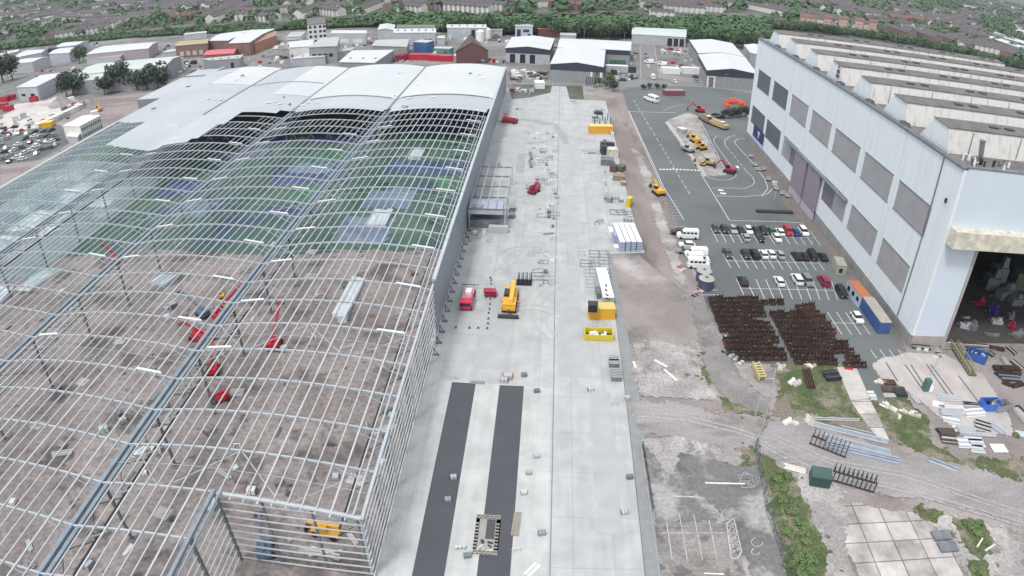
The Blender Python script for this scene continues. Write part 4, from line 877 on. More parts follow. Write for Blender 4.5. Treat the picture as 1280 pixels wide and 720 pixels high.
def tree(px, py, sc_, i, label, group, name='broadleaf_tree'):
    t0, tm, cm = TP[i if i > 5 else i % 6]; p = G(px, py)
    e = bpy.data.objects.new(name, None); C.objects.link(e); e.location = (p.x, p.y, 0); e.rotation_euler.z = rnd.uniform(0, 6); e.scale = (sc_, sc_, sc_ * rnd.uniform(.85, 1.1))
    tag(e, label, 'tree', group)
    for nm, me in (('trunk', tm), ('crown', cm)):
        o = bpy.data.objects.new(nm, me); C.objects.link(o); o.parent = e
    return e
lo = [(-10, 66), (0, 62.5), (80, 54), (160, 47), (240, 43), (320, 39.5), (365, 37), (440, 34), (480, 32), (560, 42), (640, 44), (690, 46), (760, 50), (830, 42), (880, 55), (930, 62), (960, 58)]
hi = [(-10, 57), (0, 55), (80, 50), (160, 42), (240, 36), (320, 31), (365, 29), (440, 25), (480, 19), (560, 16), (640, 19), (690, 19), (760, 19), (830, 23), (880, 18), (930, 16), (960, 20)]
def interp(T, x):
    for (a, b), (c, d) in zip(T, T[1:]):
        if a <= x <= c: return b + (d - b) * (x - a) / (c - a)
    return T[-1][1]
BELT = []; n_t = 0; rows = ((0.97, 6.0, 'front'), (.76, 5, 'second'), (.52, 5, 'third'), (.28, 5, 'fourth'), (.06, 6, 'back'))
for f, stp, rn in rows:
    x = -8.0; k = 0
    while x < 958:
        l_, h_ = interp(lo, x), interp(hi, x)
        if not (f < .8 and (l_ - h_) < 4 and f > .3) and not (470 < x < 556 and f > .9) and not (f > .9 and 788 < x < 862):
            hp = max(5.0, min(13.0, (l_ - h_) * .8)); y = l_ + (min(0, h_ + hp - l_)) * (1 - f) + rnd.uniform(-.5, .5); k += 1
            sm = .55 if x < 365 else .7 if x < 470 else 1
            if rn == 'front': tree(x + rnd.uniform(-1.5, 1.5), y, rnd.uniform(.8, 1.2) * sm, rnd.randrange(6), f'green tree in the front row of the long belt, {nth(k)} from the west', 'trees of the long belt beyond the estate')
            else: BELT.append((x + rnd.uniform(-1.5, 1.5), y, rnd.uniform(.85, 1.3) * sm))
        x += stp * (1.35 if x < 450 else 1)
# behind the shed, a second belt falling to the right
k = 0
for f in (0, .25, .5):
    x = 962.0
    while x < 1285:
        u = (x - 960) / 320; base = 37 + 18 * u + 34 * u * u; top = base - (10 - 3 * u)
        k += 1
        if f == 0: tree(x, base + rnd.uniform(-.6, .6), rnd.uniform(.6, .85), rnd.randrange(6), f'tree of the belt behind the blue shed, {nth(k)} counting from its west end', 'trees of the belt behind the blue shed')
        else: BELT.append((x, base - f * 9 + rnd.uniform(-.6, .6), rnd.uniform(.6, .85)))
        x += 8 if f == 0 else 5
k = 0
for (x, y, s) in ((84, 122, 1.5), (92, 119, 1.5), (103, 117, 1.4), (131, 118, 1.1), (140, 114, 1.3), (151, 113, 1.6), (160, 112, 1.2), (172, 113, 1.3), (184, 112, 1.4), (198, 111, 1.4), (207, 110, 1.2)):
    k += 1; tree(x, y, s, 0 if k % 2 else 3, f'dark tree of the row before the mint roofs, {nth(k)} from its west end', 'dark trees before the mint roofs')
tree(4, 103, 2.2, 0, 'big dark round tree at the western edge of the picture', None); tree(16, 100, 1.6, 3, 'dark tree just right of the big round one at the western edge', None)
tree(100, 80, 1.3, 4, 'light green tree on the bend of the western estate road', None); tree(105, 76, 1.1, 1, 'smaller green tree behind the one on the road bend', None)
k = 0
for x, y, s in ((764, 109, .55), (757, 112, .4), (768, 114, .5), (749, 108, .4), (742, 109, .35)):
    k += 1; tree(x, y, s, k, f'scrubby bush beside the road junction, {nth(k)} from the road', 'scrubby bushes at the junction', 'roadside_bush')
k = 0
for x in range(906, 946, 5):
    k += 1; tree(x, 147 - (x - 906) * .04 + rnd.uniform(-1, 1), .5, 0, f'dark bush of the clump by the far shed corner, {nth(k)} from its left end', 'dark bushes by the far shed corner', 'dark_bush')
for x, y in ((804, 112), (812, 111), (821, 111), (830, 112)):
    k += 1; tree(x, y, .3, 3, f'low hedge bush along the cross road, {nth(k - 8)} from the west', 'hedge bushes along the cross road', 'hedge_bush')
k = 0

for x, y, s in ((972, 600, .28), (985, 596, .22), (976, 625, .25), (990, 640, .33), (1000, 655, .3), (985, 668, .3), (1008, 678, .26), (994, 690, .3), (1012, 700, .3), (985, 706, .25), (1000, 716, .3), (972, 642, .2), (1222, 668, .25), (1208, 655, .22), (1232, 678, .2), (932, 572, .2), (1270, 545, .2), (968, 612, .2), (980, 612, .26), (992, 630, .22), (1004, 665, .28), (978, 655, .2), (998, 700, .3), (1014, 712, .22), (975, 590, .2), (1215, 660, .26), (1225, 655, .2), (1216, 712, .2), (1150, 635, .15), (1166, 645, .18), (1228, 718, .2)):
    k += 1; sh_ = tree(x, y, s * .85, 6 + k % 3, f'low green shrub on the waste ground, {nth(k)} counting from the slab fence', 'low shrubs on the waste ground', 'low_shrub'); sh_.scale.z *= .62

# ================================================================== the town beyond
M_tile = mat('dark slate tiles', (0.095, 0.088, 0.092), .8, .2, .3); M_tile2 = mat('brown red tiles', (0.17, 0.095, 0.082), .8, .2, .3)
M_rend = mat('white render', (0.62, 0.61, 0.59), .8, .1, .3); M_pink = mat('salmon brick', (0.42, 0.27, 0.22), .8, .12, .3)
def house_parts(w_, d_, e_, r_, wallm, roofm):
    a = MB(); a.box(-w_ / 2, -d_ / 2, 0, w_ / 2, d_ / 2, e_)
    a.face([(-w_ / 2, -d_ / 2, e_), (-w_ / 2, d_ / 2, e_), (-w_ / 2, 0, r_)]); a.face([(w_ / 2, -d_ / 2, e_), (w_ / 2, d_ / 2, e_), (w_ / 2, 0, r_)])
    xa, xb, yf = -w_ / 2 + .2, -w_ / 2 + w_ * .52, -d_ / 2 - 3.6; xm = (xa + xb) / 2
    for (p, q) in (((xa, -d_ / 2), (xa, yf)), ((xa, yf), (xb, yf)), ((xb, yf), (xb, -d_ / 2))): a.face([(*p, 0), (*q, 0), (*q, e_ - .6), (*p, e_ - .6)])
    a.face([(xa, yf, e_ - .6), (xb, yf, e_ - .6), (xm, yf, e_ + 1.0)])
    r = MB(); o = .25
    for s in (-1, 1): r.face([(-w_ / 2 - .02, s * (d_ / 2 + o), e_ - .1), (w_ / 2 + .02, s * (d_ / 2 + o), e_ - .1), (w_ / 2 + .02, 0, r_ + .05), (-w_ / 2 - .02, 0, r_ + .05)])
    for xx in (xa - .1, xb + .1): r.face([(xx, yf - .1, e_ - .65), (xm, yf - .1, e_ + 1.05), (xm, -d_ / 2 + 1.4, e_ + 1.05), (xx, -d_ / 2 + 1.4, e_ - .65)])
    c = MB(); c.box(w_ / 2 - .8, -.5, r_ - .8, w_ / 2, .5, r_ + 1.1)
    wn = MB()
    for x in (-w_ * .25, w_ * .22):
        for z in (.9, 3.5): wn.face([(x - .6, -d_ / 2 - .03, z), (x + .6, -d_ / 2 - .03, z), (x + .6, -d_ / 2 - .03, z + 1.3), (x - .6, -d_ / 2 - .03, z + 1.3)])
    return a.mesh('wall', [wallm]), r.mesh('roof', [roofm]), c.mesh('chimney', [M_brick]), wn.mesh('window', [M_dark])
HK = [('white rendered', house_parts(5.6, 9, 5.6, 8.6, M_rend, M_tile)), ('red brick', house_parts(5.6, 9, 5.6, 8.6, M_brick, M_tile)), ('red-tiled brick', house_parts(5.6, 9, 5.6, 8.8, M_brick, M_tile2)), ('pale grey', house_parts(5.8, 9, 5.6, 8.6, M_lgrey, M_tile))]
n_h = 0; mass = [MB(), MB(), MB()]
def house(x, y, a, kind, label):
    global n_h
    n_h += 1
    e = thing('terraced_house', label, 'house', (x, y, 0), a, 'terraced houses of the town')
    w4 = HK[kind][1]
    rf = None
    for nm, me in zip(('wall', 'roof', 'chimney'), w4):
        o = bpy.data.objects.new(nm, me); C.objects.link(o); o.parent = rf if (nm == 'chimney') else e
        if nm == 'roof': rf = o
def house_mass(x, y, a, kind):
    c, s = math.cos(a), math.sin(a); T = lambda q: (x + q[0] * c - q[1] * s, y + q[0] * s + q[1] * c, q[2])
    m = mass[0 if kind in (0, 3) else 1]
    for bx in ((-2.8, -4.5, 2.8, 4.5),):
        p = [(-2.8, -4.5), (2.8, -4.5), (2.8, 4.5), (-2.8, 4.5)]
        for i in range(4): u, v = p[i], p[(i + 1) % 4]; m.face([T((*u, 0)), T((*v, 0)), T((*v, 5.6)), T((*u, 5.6))])
        for sgn in (-1, 1): m.face([T((sgn * 2.8, -4.5, 5.6)), T((sgn * 2.8, 4.5, 5.6)), T((sgn * 2.8, 0, 8.6))])
        m.face([T((-2.6, -8, 0)), T((.1, -8, 0)), T((.1, -8, 5)), T((-1.25, -8, 6.6)), T((-2.6, -8, 5))])
        for u in (-2.6, .1): m.face([T((u, -8, 0)), T((u, -4.5, 0)), T((u, -4.5, 5)), T((u, -8, 5))]); mass[2].face([T((u, -8.1, 5)), T((-1.25, -8.1, 6.65)), T((-1.25, -3.2, 6.65)), T((u, -3.2, 5))])
        for sgn in (-1, 1): mass[2].face([T((-2.85, sgn * 4.8, 5.5)), T((2.85, sgn * 4.8, 5.5)), T((2.85, 0, 8.7)), T((-2.85, 0, 8.7))])
# terraces near enough to count, traced row by row: (start, end, kind)
terr = [((372, 24), (401, 12), 0), ((401, 17), (428, 20), 0), ((404, 13), (440, 12), 0), ((446, 19), (470, 9), 0), ((424, 6), (455, 5), 0), ((385, 4), (416, 3), 0), ((320, 20), (341, 19), 0), ((327, 26), (348, 27), 0),
        ((296, 25), (318, 23), 0), ((262, 29), (296, 16), 0), ((300, 19), (320, 19), 0), ((214, 29), (240, 24), 2), ((195, 27), (222, 22), 2), ((240, 24), (262, 20), 1),
        ((484, 14), (505, 12), 1), ((506, 10), (528, 5), 0), ((530, 12), (556, 8), 1), ((560, 9), (590, 6), 1), ((596, 13), (618, 13), 1), ((620, 8), (640, 6), 2),
        ((644, 12), (664, 14), 1), ((664, 7), (700, 8), 2), ((702, 11), (744, 13), 1), ((700, 6), (745, 7), 2), ((746, 7), (780, 8), 3),
        ((812, 21), (842, 23), 0), ((838, 9), (868, 11), 2), ((868, 6), (900, 8), 2), ((1100, 32), (1140, 36), 3), ((1110, 25), (1165, 30), 2), ((1140, 38), (1175, 42), 0), ((1175, 28), (1212, 20), 3),
        ((1180, 34), (1220, 24), 1), ((1190, 40), (1225, 38), 2), ((1195, 17), (1240, 20), 2), ((35, 28), (80, 14), 0), ((45, 24), (78, 12), 3), ((104, 28), (150, 25), 0), ((110, 12), (150, 6), 0), ((10, 18), (40, 12), 0)]
occ = []
for ti, (a, b, kind) in enumerate(terr):
    A, B = G(*a), G(*b); L_ = (B - A).length; ang = math.atan2((B - A).y, (B - A).x); n = int(L_ / 5.62)
    for i in range(n):
        p = A.lerp(B, (i + .5) / n); occ.append((p.x, p.y))
        if n_h < 296: house(p.x, p.y, ang, kind, f'{HK[kind][0]} terraced house, {nth(i + 1)} along the {nth(ti + 1)} terrace of the town')
        else: house_mass(p.x, p.y, ang, kind)
import collections
cell = collections.defaultdict(list)
for x, y in occ: cell[(int(x // 25), int(y // 25))].append((x, y))
def free(x, y, r):
    for i in (-1, 0, 1):
        for j in (-1, 0, 1):
            for q in cell[(int(x // 25) + i, int(y // 25) + j)]:
                if (q[0] - x) ** 2 + (q[1] - y) ** 2 < r * r: return False
    return True
tmass = MB(); bmass = MB()
hr = random.Random(21)
def tuft(x, y, s, m):
    nq = (70 if m is bmass else 26) if s > 5 else (50 if m is bmass else 16); fs = .24 if m is bmass else .36
    for i in range(nq):
        d = Vector((hr.gauss(0, 1), hr.gauss(0, 1), abs(hr.gauss(0, .8)))).normalized() * s * hr.uniform(.7, 1.05); p = Vector((x, y, s * .6)) + d
        n_ = (d.normalized() + Vector((hr.uniform(-.4, .4), hr.uniform(-.4, .4), .3))).normalized(); u = n_.cross(Vector((0, 0, 1)) if abs(n_.z) < .9 else Vector((1, 0, 0))).normalized() * s * fs * 1.15; v = n_.cross(u.normalized()) * s * fs
        m.face([p - u, p - v, p + u, p + v])
def blocked(x, y):
    d = Vector((x, y, -CAM_H)); z = d.dot(FW); u = d.dot(RT) / z; v = d.dot(UP) / z; r = math.hypot(u, v); rd = r
    for _ in range(12): rd = r / (1 + K3 * rd * rd)
    m = rd / r; X, Y = 640 + F_PX * u * m, 360 - F_PX * v * m
    if X < -40 or X > 1330 or Y < -25: return True, X, Y
    if X < 960: return Y > interp(hi, max(-10, min(958, X))) - 1.5, X, Y
    u_ = (X - 960) / 320; return Y > 27 + 18 * u_ + 34 * u_ * u_, X, Y
for bx, by, bs in BELT:
    p = G(bx, by)
    for j in range(2): tuft(p.x + hr.uniform(-3, 3), p.y + hr.uniform(-3, 3), 5.6 * bs, bmass); tuft(p.x + hr.uniform(-4, 4), p.y + hr.uniform(-5, 5), 4.2 * bs, bmass)
tag(bmass.build('belt_woodland', M_leaf), 'dense woodland filling the belt behind its front trees', 'woodland', kind='stuff')
for s in range(330):
    for _ in range(40):
        a = hr.uniform(-1.0, 1.02); dd = 560 + 2600 * hr.random() ** .8; x, y = dd * math.sin(a - .05), dd * math.cos(a - .05)
        bl, X, Y = blocked(x, y)
        if not bl: break
    else: continue
    ang = hr.choice((.1, .5, 1.6, 2.0, -.4)) + hr.uniform(-.15, .15) + x * .0004; n = hr.randrange(7, 22); kind = hr.choice((0, 0, 0, 1, 3, 3) if X < 560 else (0, 1, 2, 0, 3, 3))
    for rr_ in range(hr.choice((1, 2, 3, 3))):
        for i in range(n):
            px_, py_ = x + math.cos(ang) * i * 5.7 - math.sin(ang) * rr_ * 27, y + math.sin(ang) * i * 5.7 + math.cos(ang) * rr_ * 27
            if free(px_, py_, 12 if i == 0 else 5.3) and not blocked(px_, py_)[0]:
                house_mass(px_, py_, ang, kind); cell[(int(px_ // 25), int(py_ // 25))].append((px_, py_))
def green(x, y):    # parks and wooded ground in the town
    X, Y = blocked(x, y)[1:]
    return (480 < X < 800 and 10 < Y < 22) or (62 < X < 112 and Y < 14) or (760 < X < 850 and Y < 14) or (890 < X < 1010 and Y < 30) or (1020 < X < 1110 and Y < 16) or (1130 < X < 1200 and Y < 22) or (1220 < X < 1280 and 14 < Y < 38) or (330 < X < 368 and Y < 16) or (0 < X < 45 and 34 < Y < 50) or (150 < X < 200 and 18 < Y < 36)
for i in range(22000):
    a = hr.uniform(-1.02, 1.04); dd = 520 + 2700 * hr.random() ** .75; x, y = dd * math.sin(a - .05), dd * math.cos(a - .05)
    if blocked(x, y)[0]: continue
    gr = green(x, y)
    if not gr and hr.random() < .1: continue
    if free(x, y, 6.5): tuft(x, y, hr.uniform(3.5, 6.5) * (1.3 if gr else 1), tmass)
tag(mass[0].build('distant_houses', M_rend), 'pale rendered houses spread over the far town', 'houses', kind='stuff')
tag(mass[1].build('distant_houses', M_brick), 'red brick houses spread over the far town', 'houses', kind='stuff')
tag(mass[2].build('distant_house_roofs', M_tile), 'dark slate roofs spread over the far town', 'roofs', kind='stuff')
tag(tmass.build('distant_trees', leaf_mat('far leaves', (0.04, 0.09, 0.036), (0.09, 0.16, 0.062), (0.045, 0.085, 0.04))), 'garden and park trees spread through the far town', 'trees', kind='stuff')
# salmon flats behind the shed and the long depot on the right
k = 0
for x0, x1, y0, y1 in ((1000, 1021, 27.5, 29.5), (1030, 1040, 29, 30), (1049, 1060, 30, 31.5), (1069, 1080, 32, 33.5), (1087, 1097, 34, 35)):
    k += 1; QB('flats', f'salmon brick block of flats behind the shed, {nth(k)} from the left', 'flats', [(x0, y0 - 7), (x1, y1 - 7), (x1 + 1, y1 - 8.5), (x0 + 1, y0 - 8.5)], 11, M_tile2, M_pink, 'x', 2.5, group='salmon flats behind the shed', doors=[(u, u + .12, z, z + 1.4, M_cwall, Wn) for u in (.15, .45, .72) for z in (1.5, 4.5, 7.5)])
for i, (c) in enumerate(([(1240, 43), (1284, 56), (1288, 54), (1244, 40)], [(1236, 47), (1284, 63), (1286, 60), (1240, 45)], [(1270, 38), (1288, 42), (1288, 40), (1272, 36)])):
    QB('depot_shed', ('upper long white ribbed depot roof at the right edge', 'lower long white depot roof at the right edge', 'small white roof above the depot at the right edge')[i], 'depot', c, 7, M_wroof, M_lgrey, None)
QB('warehouse', 'long pale roof among the trees in the western town', 'warehouse', [(40, 26.5), (88, 15.5), (92, 14.5), (44, 24)], 7, M_groof, M_lgrey, 'x', 1)

# ================================================================== vehicles
PAINT = {}
def paint(n, rgb, r=.35):
    return mat('paint ' + n, rgb, r, .03, .5)
COL = {'slate': paint('slate blue', (.10, .15, .24)), 'white': paint('white', (.74, .75, .75)), 'black': paint('black', (.02, .021, .024)), 'dark grey': paint('dark grey', (.06, .064, .07)), 'silver': paint('silver', (.33, .34, .35), .3), 'green': paint('green', (.03, .15, .07)),
       'red': paint('red', (.45, .02, .04)), 'blue': paint('blue', (.03, .06, .22)), 'grey': paint('grey', (.20, .21, .22)), 'maroon': paint('maroon', (.28, .02, .05)), 'yellow': paint('yellow', (.62, .36, .02)), 'amber': paint('amber', (.66, .36, .03), .5), 'orange': paint('orange', (.7, .16, .03)), 'bright red': paint('bright red', (.42, .015, .03)), 'tan': paint('tan', (.40, .31, .16))}
M_lampw = mat('headlamp lens', (.6, .6, .58), .2, .02); M_lampr = mat('tail lamp lens', (.25, .01, .01), .3, .02)
def wheel(parent, x, y, r=.33, wd=.22):
    t = MB(); t.cyl((x - wd / 2, y, r), (x + wd / 2, y, r), r, 12); t = t.build('wheel', M_tyre, parent)
    return t
def veh(name, label, cat, kind, col, loc, rz, group=None):
    t = thing(name, label, cat, (loc.x, loc.y, .02), rz, group); m = COL[col]
    if kind == 'car':
        L, W, hb, ht = 4.3, 1.8, .88, 1.45
        prof = [(-L/2, .28), (L/2 - .05, .28), (L/2, .55), (L/2 - .15, .78), (L/2 - 1.15, hb + .05), (-L/2 + .25, hb + .06), (-L/2, .75)]
        cab = [(-L/2 + .35, L/2 - 1.1), (-L/2 + .85, L/2 - 1.75)]
    elif kind == 'suv':
        L, W, hb, ht = 4.7, 1.95, 1.1, 1.8
        prof = [(-L/2, .35), (L/2 - .05, .35), (L/2, .7), (L/2 - .1, 1.0), (L/2 - 1.1, hb + .05), (-L/2 + .05, hb + .06), (-L/2, .8)]
        cab = [(-L/2 + .08, L/2 - 1.05), (-L/2 + .35, L/2 - 1.7)]
    else:
        L, W, hb, ht = 5.6, 2.05, 1.35, 2.5
        prof = [(-L/2, .35), (L/2 - .05, .35), (L/2, .8), (L/2 - .25, 1.25), (L/2 - 1.1, hb), (-L/2, hb)]
        cab = [(-L/2, L/2 - 1.0), (-L/2 + .05, L/2 - 1.9)]
    b = MB(); b.prof(prof, -W / 2, W / 2); b.build('body', m, t)
    g = MB(); (a0, a1), (b0, b1) = cab; wb, wt = W / 2 - .06, W / 2 - .22
    v = [(-wb, a0, hb), (wb, a0, hb), (wb, a1, hb), (-wb, a1, hb), (-wt, b0, ht - .05), (wt, b0, ht - .05), (wt, b1, ht - .05), (-wt, b1, ht - .05)]
    van = kind in ('van', 'minibus')
    for q in ((4, 5, 6, 7), (0, 1, 5, 4), (1, 2, 6, 5), (2, 3, 7, 6), (3, 0, 4, 7)): g.face([v[i] for i in q])
    g.build('cabin', m if van else M_glass, t)
    r = MB(); r.cb(0, (b0 + b1) / 2, ht - .06, 2 * wt + .04, (b1 - b0) + .06, .09, taper=.93); r.build('roof', m, t)
    if van:
        s = MB(); yy = L/2 - 1.0; s.face([(-wb + .1, yy + .02, hb + .08), (wb - .1, yy + .02, hb + .08), (wt - .1, b1 + .1, ht - .25), (-wt + .1, b1 + .1, ht - .25)]); s.build('windscreen', M_glass, t)
        for sx_ in (-1, 1):
            if kind == 'minibus':
                for i in range(4):
                    s = MB(); y0 = -L/2 + .5 + i * 1.0; xx = (W / 2 - .10) * sx_; s.box(min(xx, xx + .04 * sx_), y0, hb + .2, max(xx, xx + .04 * sx_), y0 + .75, ht - .45); s.build('side_window', M_glass, t)
            else:
                s = MB(); xx = (W / 2 - .10) * sx_; s.box(min(xx, xx + .04 * sx_), L/2 - 2.2, hb + .1, max(xx, xx + .04 * sx_), L/2 - 1.4, ht - .5); s.build('side_window', M_glass, t)
        s = MB(); s.box(-.7, -L/2 - .03, hb + .25, .7, -L/2 + .02, ht - .5); s.build('rear_window', M_glass, t)
    for sx_ in (-1, 1):
        for yy in (L/2 - .85, -L/2 + .85): wheel(t, sx_ * (W / 2 - .1), yy, .38 if kind != 'car' else .33)
        q = MB(); q.box(sx_ * W * .36 - .18, L/2 - .12, .62, sx_ * W * .36 + .18, L/2 + .01, .78); q.build('headlight', M_lampw, t)
        q = MB(); q.box(sx_ * W * .42 - .1, -L/2 - .02, .72, sx_ * W * .42 + .1, -L/2 + .06, .92); q.build('tail_light', M_lampr, t)
    return t
def rowang(t0, b0):
    d = G(*t0) - G(*b0); return math.atan2(d.y, d.x) - math.pi / 2
A1 = rowang((888.5, 285), (897.5, 303)); A2 = rowang((903.7, 317.5), (913.8, 335.6)); A3 = rowang((920, 348.7), (931.9, 373)); A4 = rowang((1022.5, 390), (1040.6, 418.7))
def park(lst, ang, where, grp, flip=0):
    cc = collections.Counter(); tot = collections.Counter(c for _, _, c, _ in lst)
    for n, (x, y, col, kind) in enumerate(lst):
        cc[(col)] += 1; word = {'car': 'car', 'suv': 'four-wheel drive', 'van': 'van'}[kind]
        lab = f'{col} {word} parked {nth(n + 1)} from the left in {where}'
        veh('parked_car' if kind != 'van' else 'parked_van', lab, 'car' if kind != 'van' else 'van', kind, col, G(x, y + 2.2), ang + (math.pi if (n * 7 + int(x)) % 3 == 0 else 0), grp)
GR = 'cars parked in the marked bays'
park([(894.6, 286, 'dark grey', 'car'), (905.6, 286.5, 'black', 'car'), (916, 287, 'silver', 'car'), (925.4, 287.2, 'black', 'car'), (935.2, 287.8, 'white', 'car'), (944.4, 287.6, 'black', 'car'), (954, 288, 'black', 'car'), (963.8, 288.5, 'green', 'car'), (974.7, 290, 'white', 'car'), (984.4, 289.5, 'red', 'suv'), (994, 290.5, 'blue', 'car'), (1003.7, 290, 'white', 'suv')], A1, 'the back bay row', GR)
park([(931.8, 297, 'silver', 'car'), (950.2, 297.6, 'black', 'car'), (970.6, 297.6, 'white', 'car')], A1, 'the front half of the back bay row', GR)
park([(909.1, 317, 'dark grey', 'car'), (932, 318, 'black', 'car'), (942.6, 318, 'black', 'suv'), (953.5, 318, 'white', 'car'), (963.1, 317.6, 'white', 'car'), (974.4, 318.6, 'silver', 'car'), (995.6, 320, 'black', 'car'), (1005, 320.4, 'black', 'car'), (1015.6, 320, 'black', 'suv'), (1027.5, 321, 'black', 'car')], A2, 'the middle bay row', GR)
park([(928.5, 351.6, 'black', 'car'), (973.5, 352, 'white', 'car'), (995.6, 350, 'white', 'suv'), (1008.7, 352, 'grey', 'suv'), (1029, 352, 'maroon', 'suv'), (1051, 366, 'black', 'suv')], A3, 'the front bay row', GR)
veh('parked_car', 'lone white car in the nearest bays beside the blue container', 'car', 'car', 'white', G(1070.5, 399.5), A4 + math.pi, GR)
W2 = 'vans and cars along the left edge of the car park'
veh('minibus', 'white minibus with dark side windows at the top of the left edge', 'minibus', 'minibus', 'white', G(859, 297.5), math.pi / 2 + .03, W2)
veh('parked_car', 'black car half hidden behind the white minibus', 'car', 'car', 'black', G(847, 292.5), math.pi / 2, W2)
veh('parked_car', 'white saloon car below the white minibus', 'car', 'car', 'white', G(858.8, 308.5), math.pi / 2, W2)
veh('parked_van', 'dark car behind the uppermost of three white vans', 'car', 'car', 'grey', G(856, 316), math.pi / 2, W2)
veh('parked_van', 'uppermost of three white vans crowded by the tanks', 'van', 'van', 'white', G(869.5, 321), math.pi / 2 + .05, W2)
veh('parked_van', 'middle one of three white vans crowded by the tanks', 'van', 'van', 'white', G(872.8, 328), -math.pi / 2, W2)
veh('parked_van', 'lowest of three white vans, nearest the round tanks', 'van', 'minibus', 'white', G(872.5, 334), -math.pi / 2, W2)
# estate and western vehicles
lst = [((17, 189), 'white', 'second row'), ((22, 182), 'white', ''), ((45, 184), 'white', ''), ((30, 193), 'white', ''), ((20, 198.5), 'white', ''), ((6, 191), 'black', ''), ((32, 174), 'dark grey', ''), ((43, 171.5), 'white', ''), ((52, 172), 'grey', ''), ((43, 166), 'dark grey', ''), ((60, 171), 'black', ''), ((66, 171), 'grey', ''), ((2, 176), 'white', ''), ((9, 174), 'silver', ''), ((56, 165), 'blue', ''), ((64, 164), 'black', ''), ((18, 160), 'black', ''), ((9, 164), 'black', ''), ((48, 180), 'white', ''), ((36, 190), 'white', '')]
for i, (q, c, _) in enumerate(lst):
    veh('parked_car', f'{c} car in the western parking ground, {nth(i + 1)} counting up from its middle', 'car', 'car', c, G(*q), 1.9 + (.9 if i % 3 == 0 else 0), 'cars on the western parking ground')
for i, (x, y, c, k) in enumerate([(843, 103, 'white', 'car'), (870, 102, 'silver', 'car'), (816, 98, 'white', 'van'), (811, 79, 'white', 'van'), (810, 84, 'white', 'car'), (823, 80, 'white', 'car'), (828, 82, 'white', 'van'), (869, 97, 'dark grey', 'car'), (807, 68, 'grey', 'car'), (808, 73, 'silver', 'car'), (763, 101, 'black', 'car'), (778, 101, 'dark grey', 'car'),
                                  (648, 101, 'grey', 'car'), (671, 98, 'dark grey', 'van'), (345, 62, 'white', 'van'), (350, 72, 'dark grey', 'car'), (356, 73, 'black', 'car'), (338, 58, 'dark grey', 'car'), (84, 92, 'dark grey', 'car'), (90, 90, 'white', 'car'), (88, 97, 'silver', 'car'), (78, 101, 'black', 'car'), (62, 110, 'blue', 'van'), (72, 107, 'grey', 'car'), (93, 88, 'white', 'van'), (222, 84, 'white', 'car'), (235, 83, 'white', 'van'), (216, 88, 'black', 'car'), (242, 80, 'black', 'van'), (225, 66, 'silver', 'car'), (232, 62, 'white', 'van'), (196, 63, 'white', 'car'),
                                  (575, 43, 'white', 'car'), (582, 43, 'white', 'van'), (590, 44, 'silver', 'car'), (598, 44, 'white', 'car'), (612, 42, 'white', 'car'), (620, 46, 'grey', 'van'), (940, 148, 'white', 'car')]):
    veh('parked_van' if k == 'van' else 'parked_car', f'{c} {k} on the trading estate, {nth(i + 1)} in order from the cross road westwards', k, k, c, G(x, y), rnd.choice((0, 1.57, .3, 1.2)), 'vehicles about the trading estate')
# box van at the junction, trailer
t = veh('box_van', 'white box-bodied minibus waiting at the road junction', 'minibus', 'minibus', 'white', G(814, 126.5), .55); t.scale = (1.35, 1.5, 1.3)
def container(name, label, cat, a, b, depth, h, m, topm=None, group=None, ribs=True, extra=None):
    """a, b: the two ground corners of its near long side (survey points)"""
    A, B = G(*a), G(*b); L = (B - A).length; ang = math.atan2((B - A).y, (B - A).x)
    t = thing(name, label, cat, (A.x, A.y, .02), ang, group)
    mb = MB(); mb.box(0, .08, .08, L, depth - .08, h - .1); mb.build('shell', m, t)
    r = MB(); r.box(-.03, 0, h - .12, L + .03, depth, h)
    for i in range(max(2, int(L / 1.2))): r.box(.3 + i * 1.2, .2, h, .38 + i * 1.2, depth - .2, h + .04)
    r.build('roof', topm or m, t)
    f = MB()
    for x in (0, L - .14):
        for y in (0, depth - .14): f.box(x - .02, y - .02, 0, x + .16, y + .16, h + .01)
    f.box(0, -.02, 0, L, .1, .16); f.build('corner_frame', m, t)
    if ribs:
        g = MB()
        for i in range(int(L / .6)): g.box(.3 + i * .6, .0, .2, .5 + i * .6, .09, h - .2)
        g.build('ribs', m, t)
    if extra: extra(t, L, depth, h)
    return t
M_beige = mat('beige container roof', (.36, .34, .30), .7, .15, .6); M_cblue = paint('container blue', (.05, .10, .27), .5); M_cab = paint('pale blue cabin', (.38, .46, .58), .5); M_orr = mat('weathered orange roof', (.46, .16, .07), .7, .2, .5, rgb2=(.30, .12, .07), s2=.5, amt2=.6)
def cabwin(t, L, d, h):
    for i in range(3):
        m_ = MB(); m_.box(.8 + i * 2.4, -.04, 1.1, 1.9 + i * 2.4, .07, 2.1); m_.build('window', M_glass, t)
container('site_cabin', 'pale blue site cabin with an orange-red roof along the blue shed', 'cabin', (1056, 364), (1072.5, 385), 2.9, 2.9, M_cab, M_orr, extra=cabwin)
container('shipping_container', 'long blue container with a beige roof along the blue shed', 'container', (1074, 385), (1096, 417.5), 2.9, 3.0, M_cblue, M_beige)
container('storage_cabin', 'small khaki cabin near the shed wall above the orange-roofed cabin', 'cabin', (1044, 343), (1056, 344.5), 5, 2.6, mat('khaki panel', (.33, .33, .27), .7), None, ribs=False, extra=lambda t, L, d, h: MB().box(L * .3, -.05, .6, L * .65, .04, 1.7).build('window', M_dark, t) and None)
Y_ = COL['amber']
container('yellow_container', 'long amber yellow container at the top right of the concrete yard', 'container', (737, 167.5), (766, 167.5), 3.4, 3.0, Y_, paint('yellow top', (.72, .55, .12)))
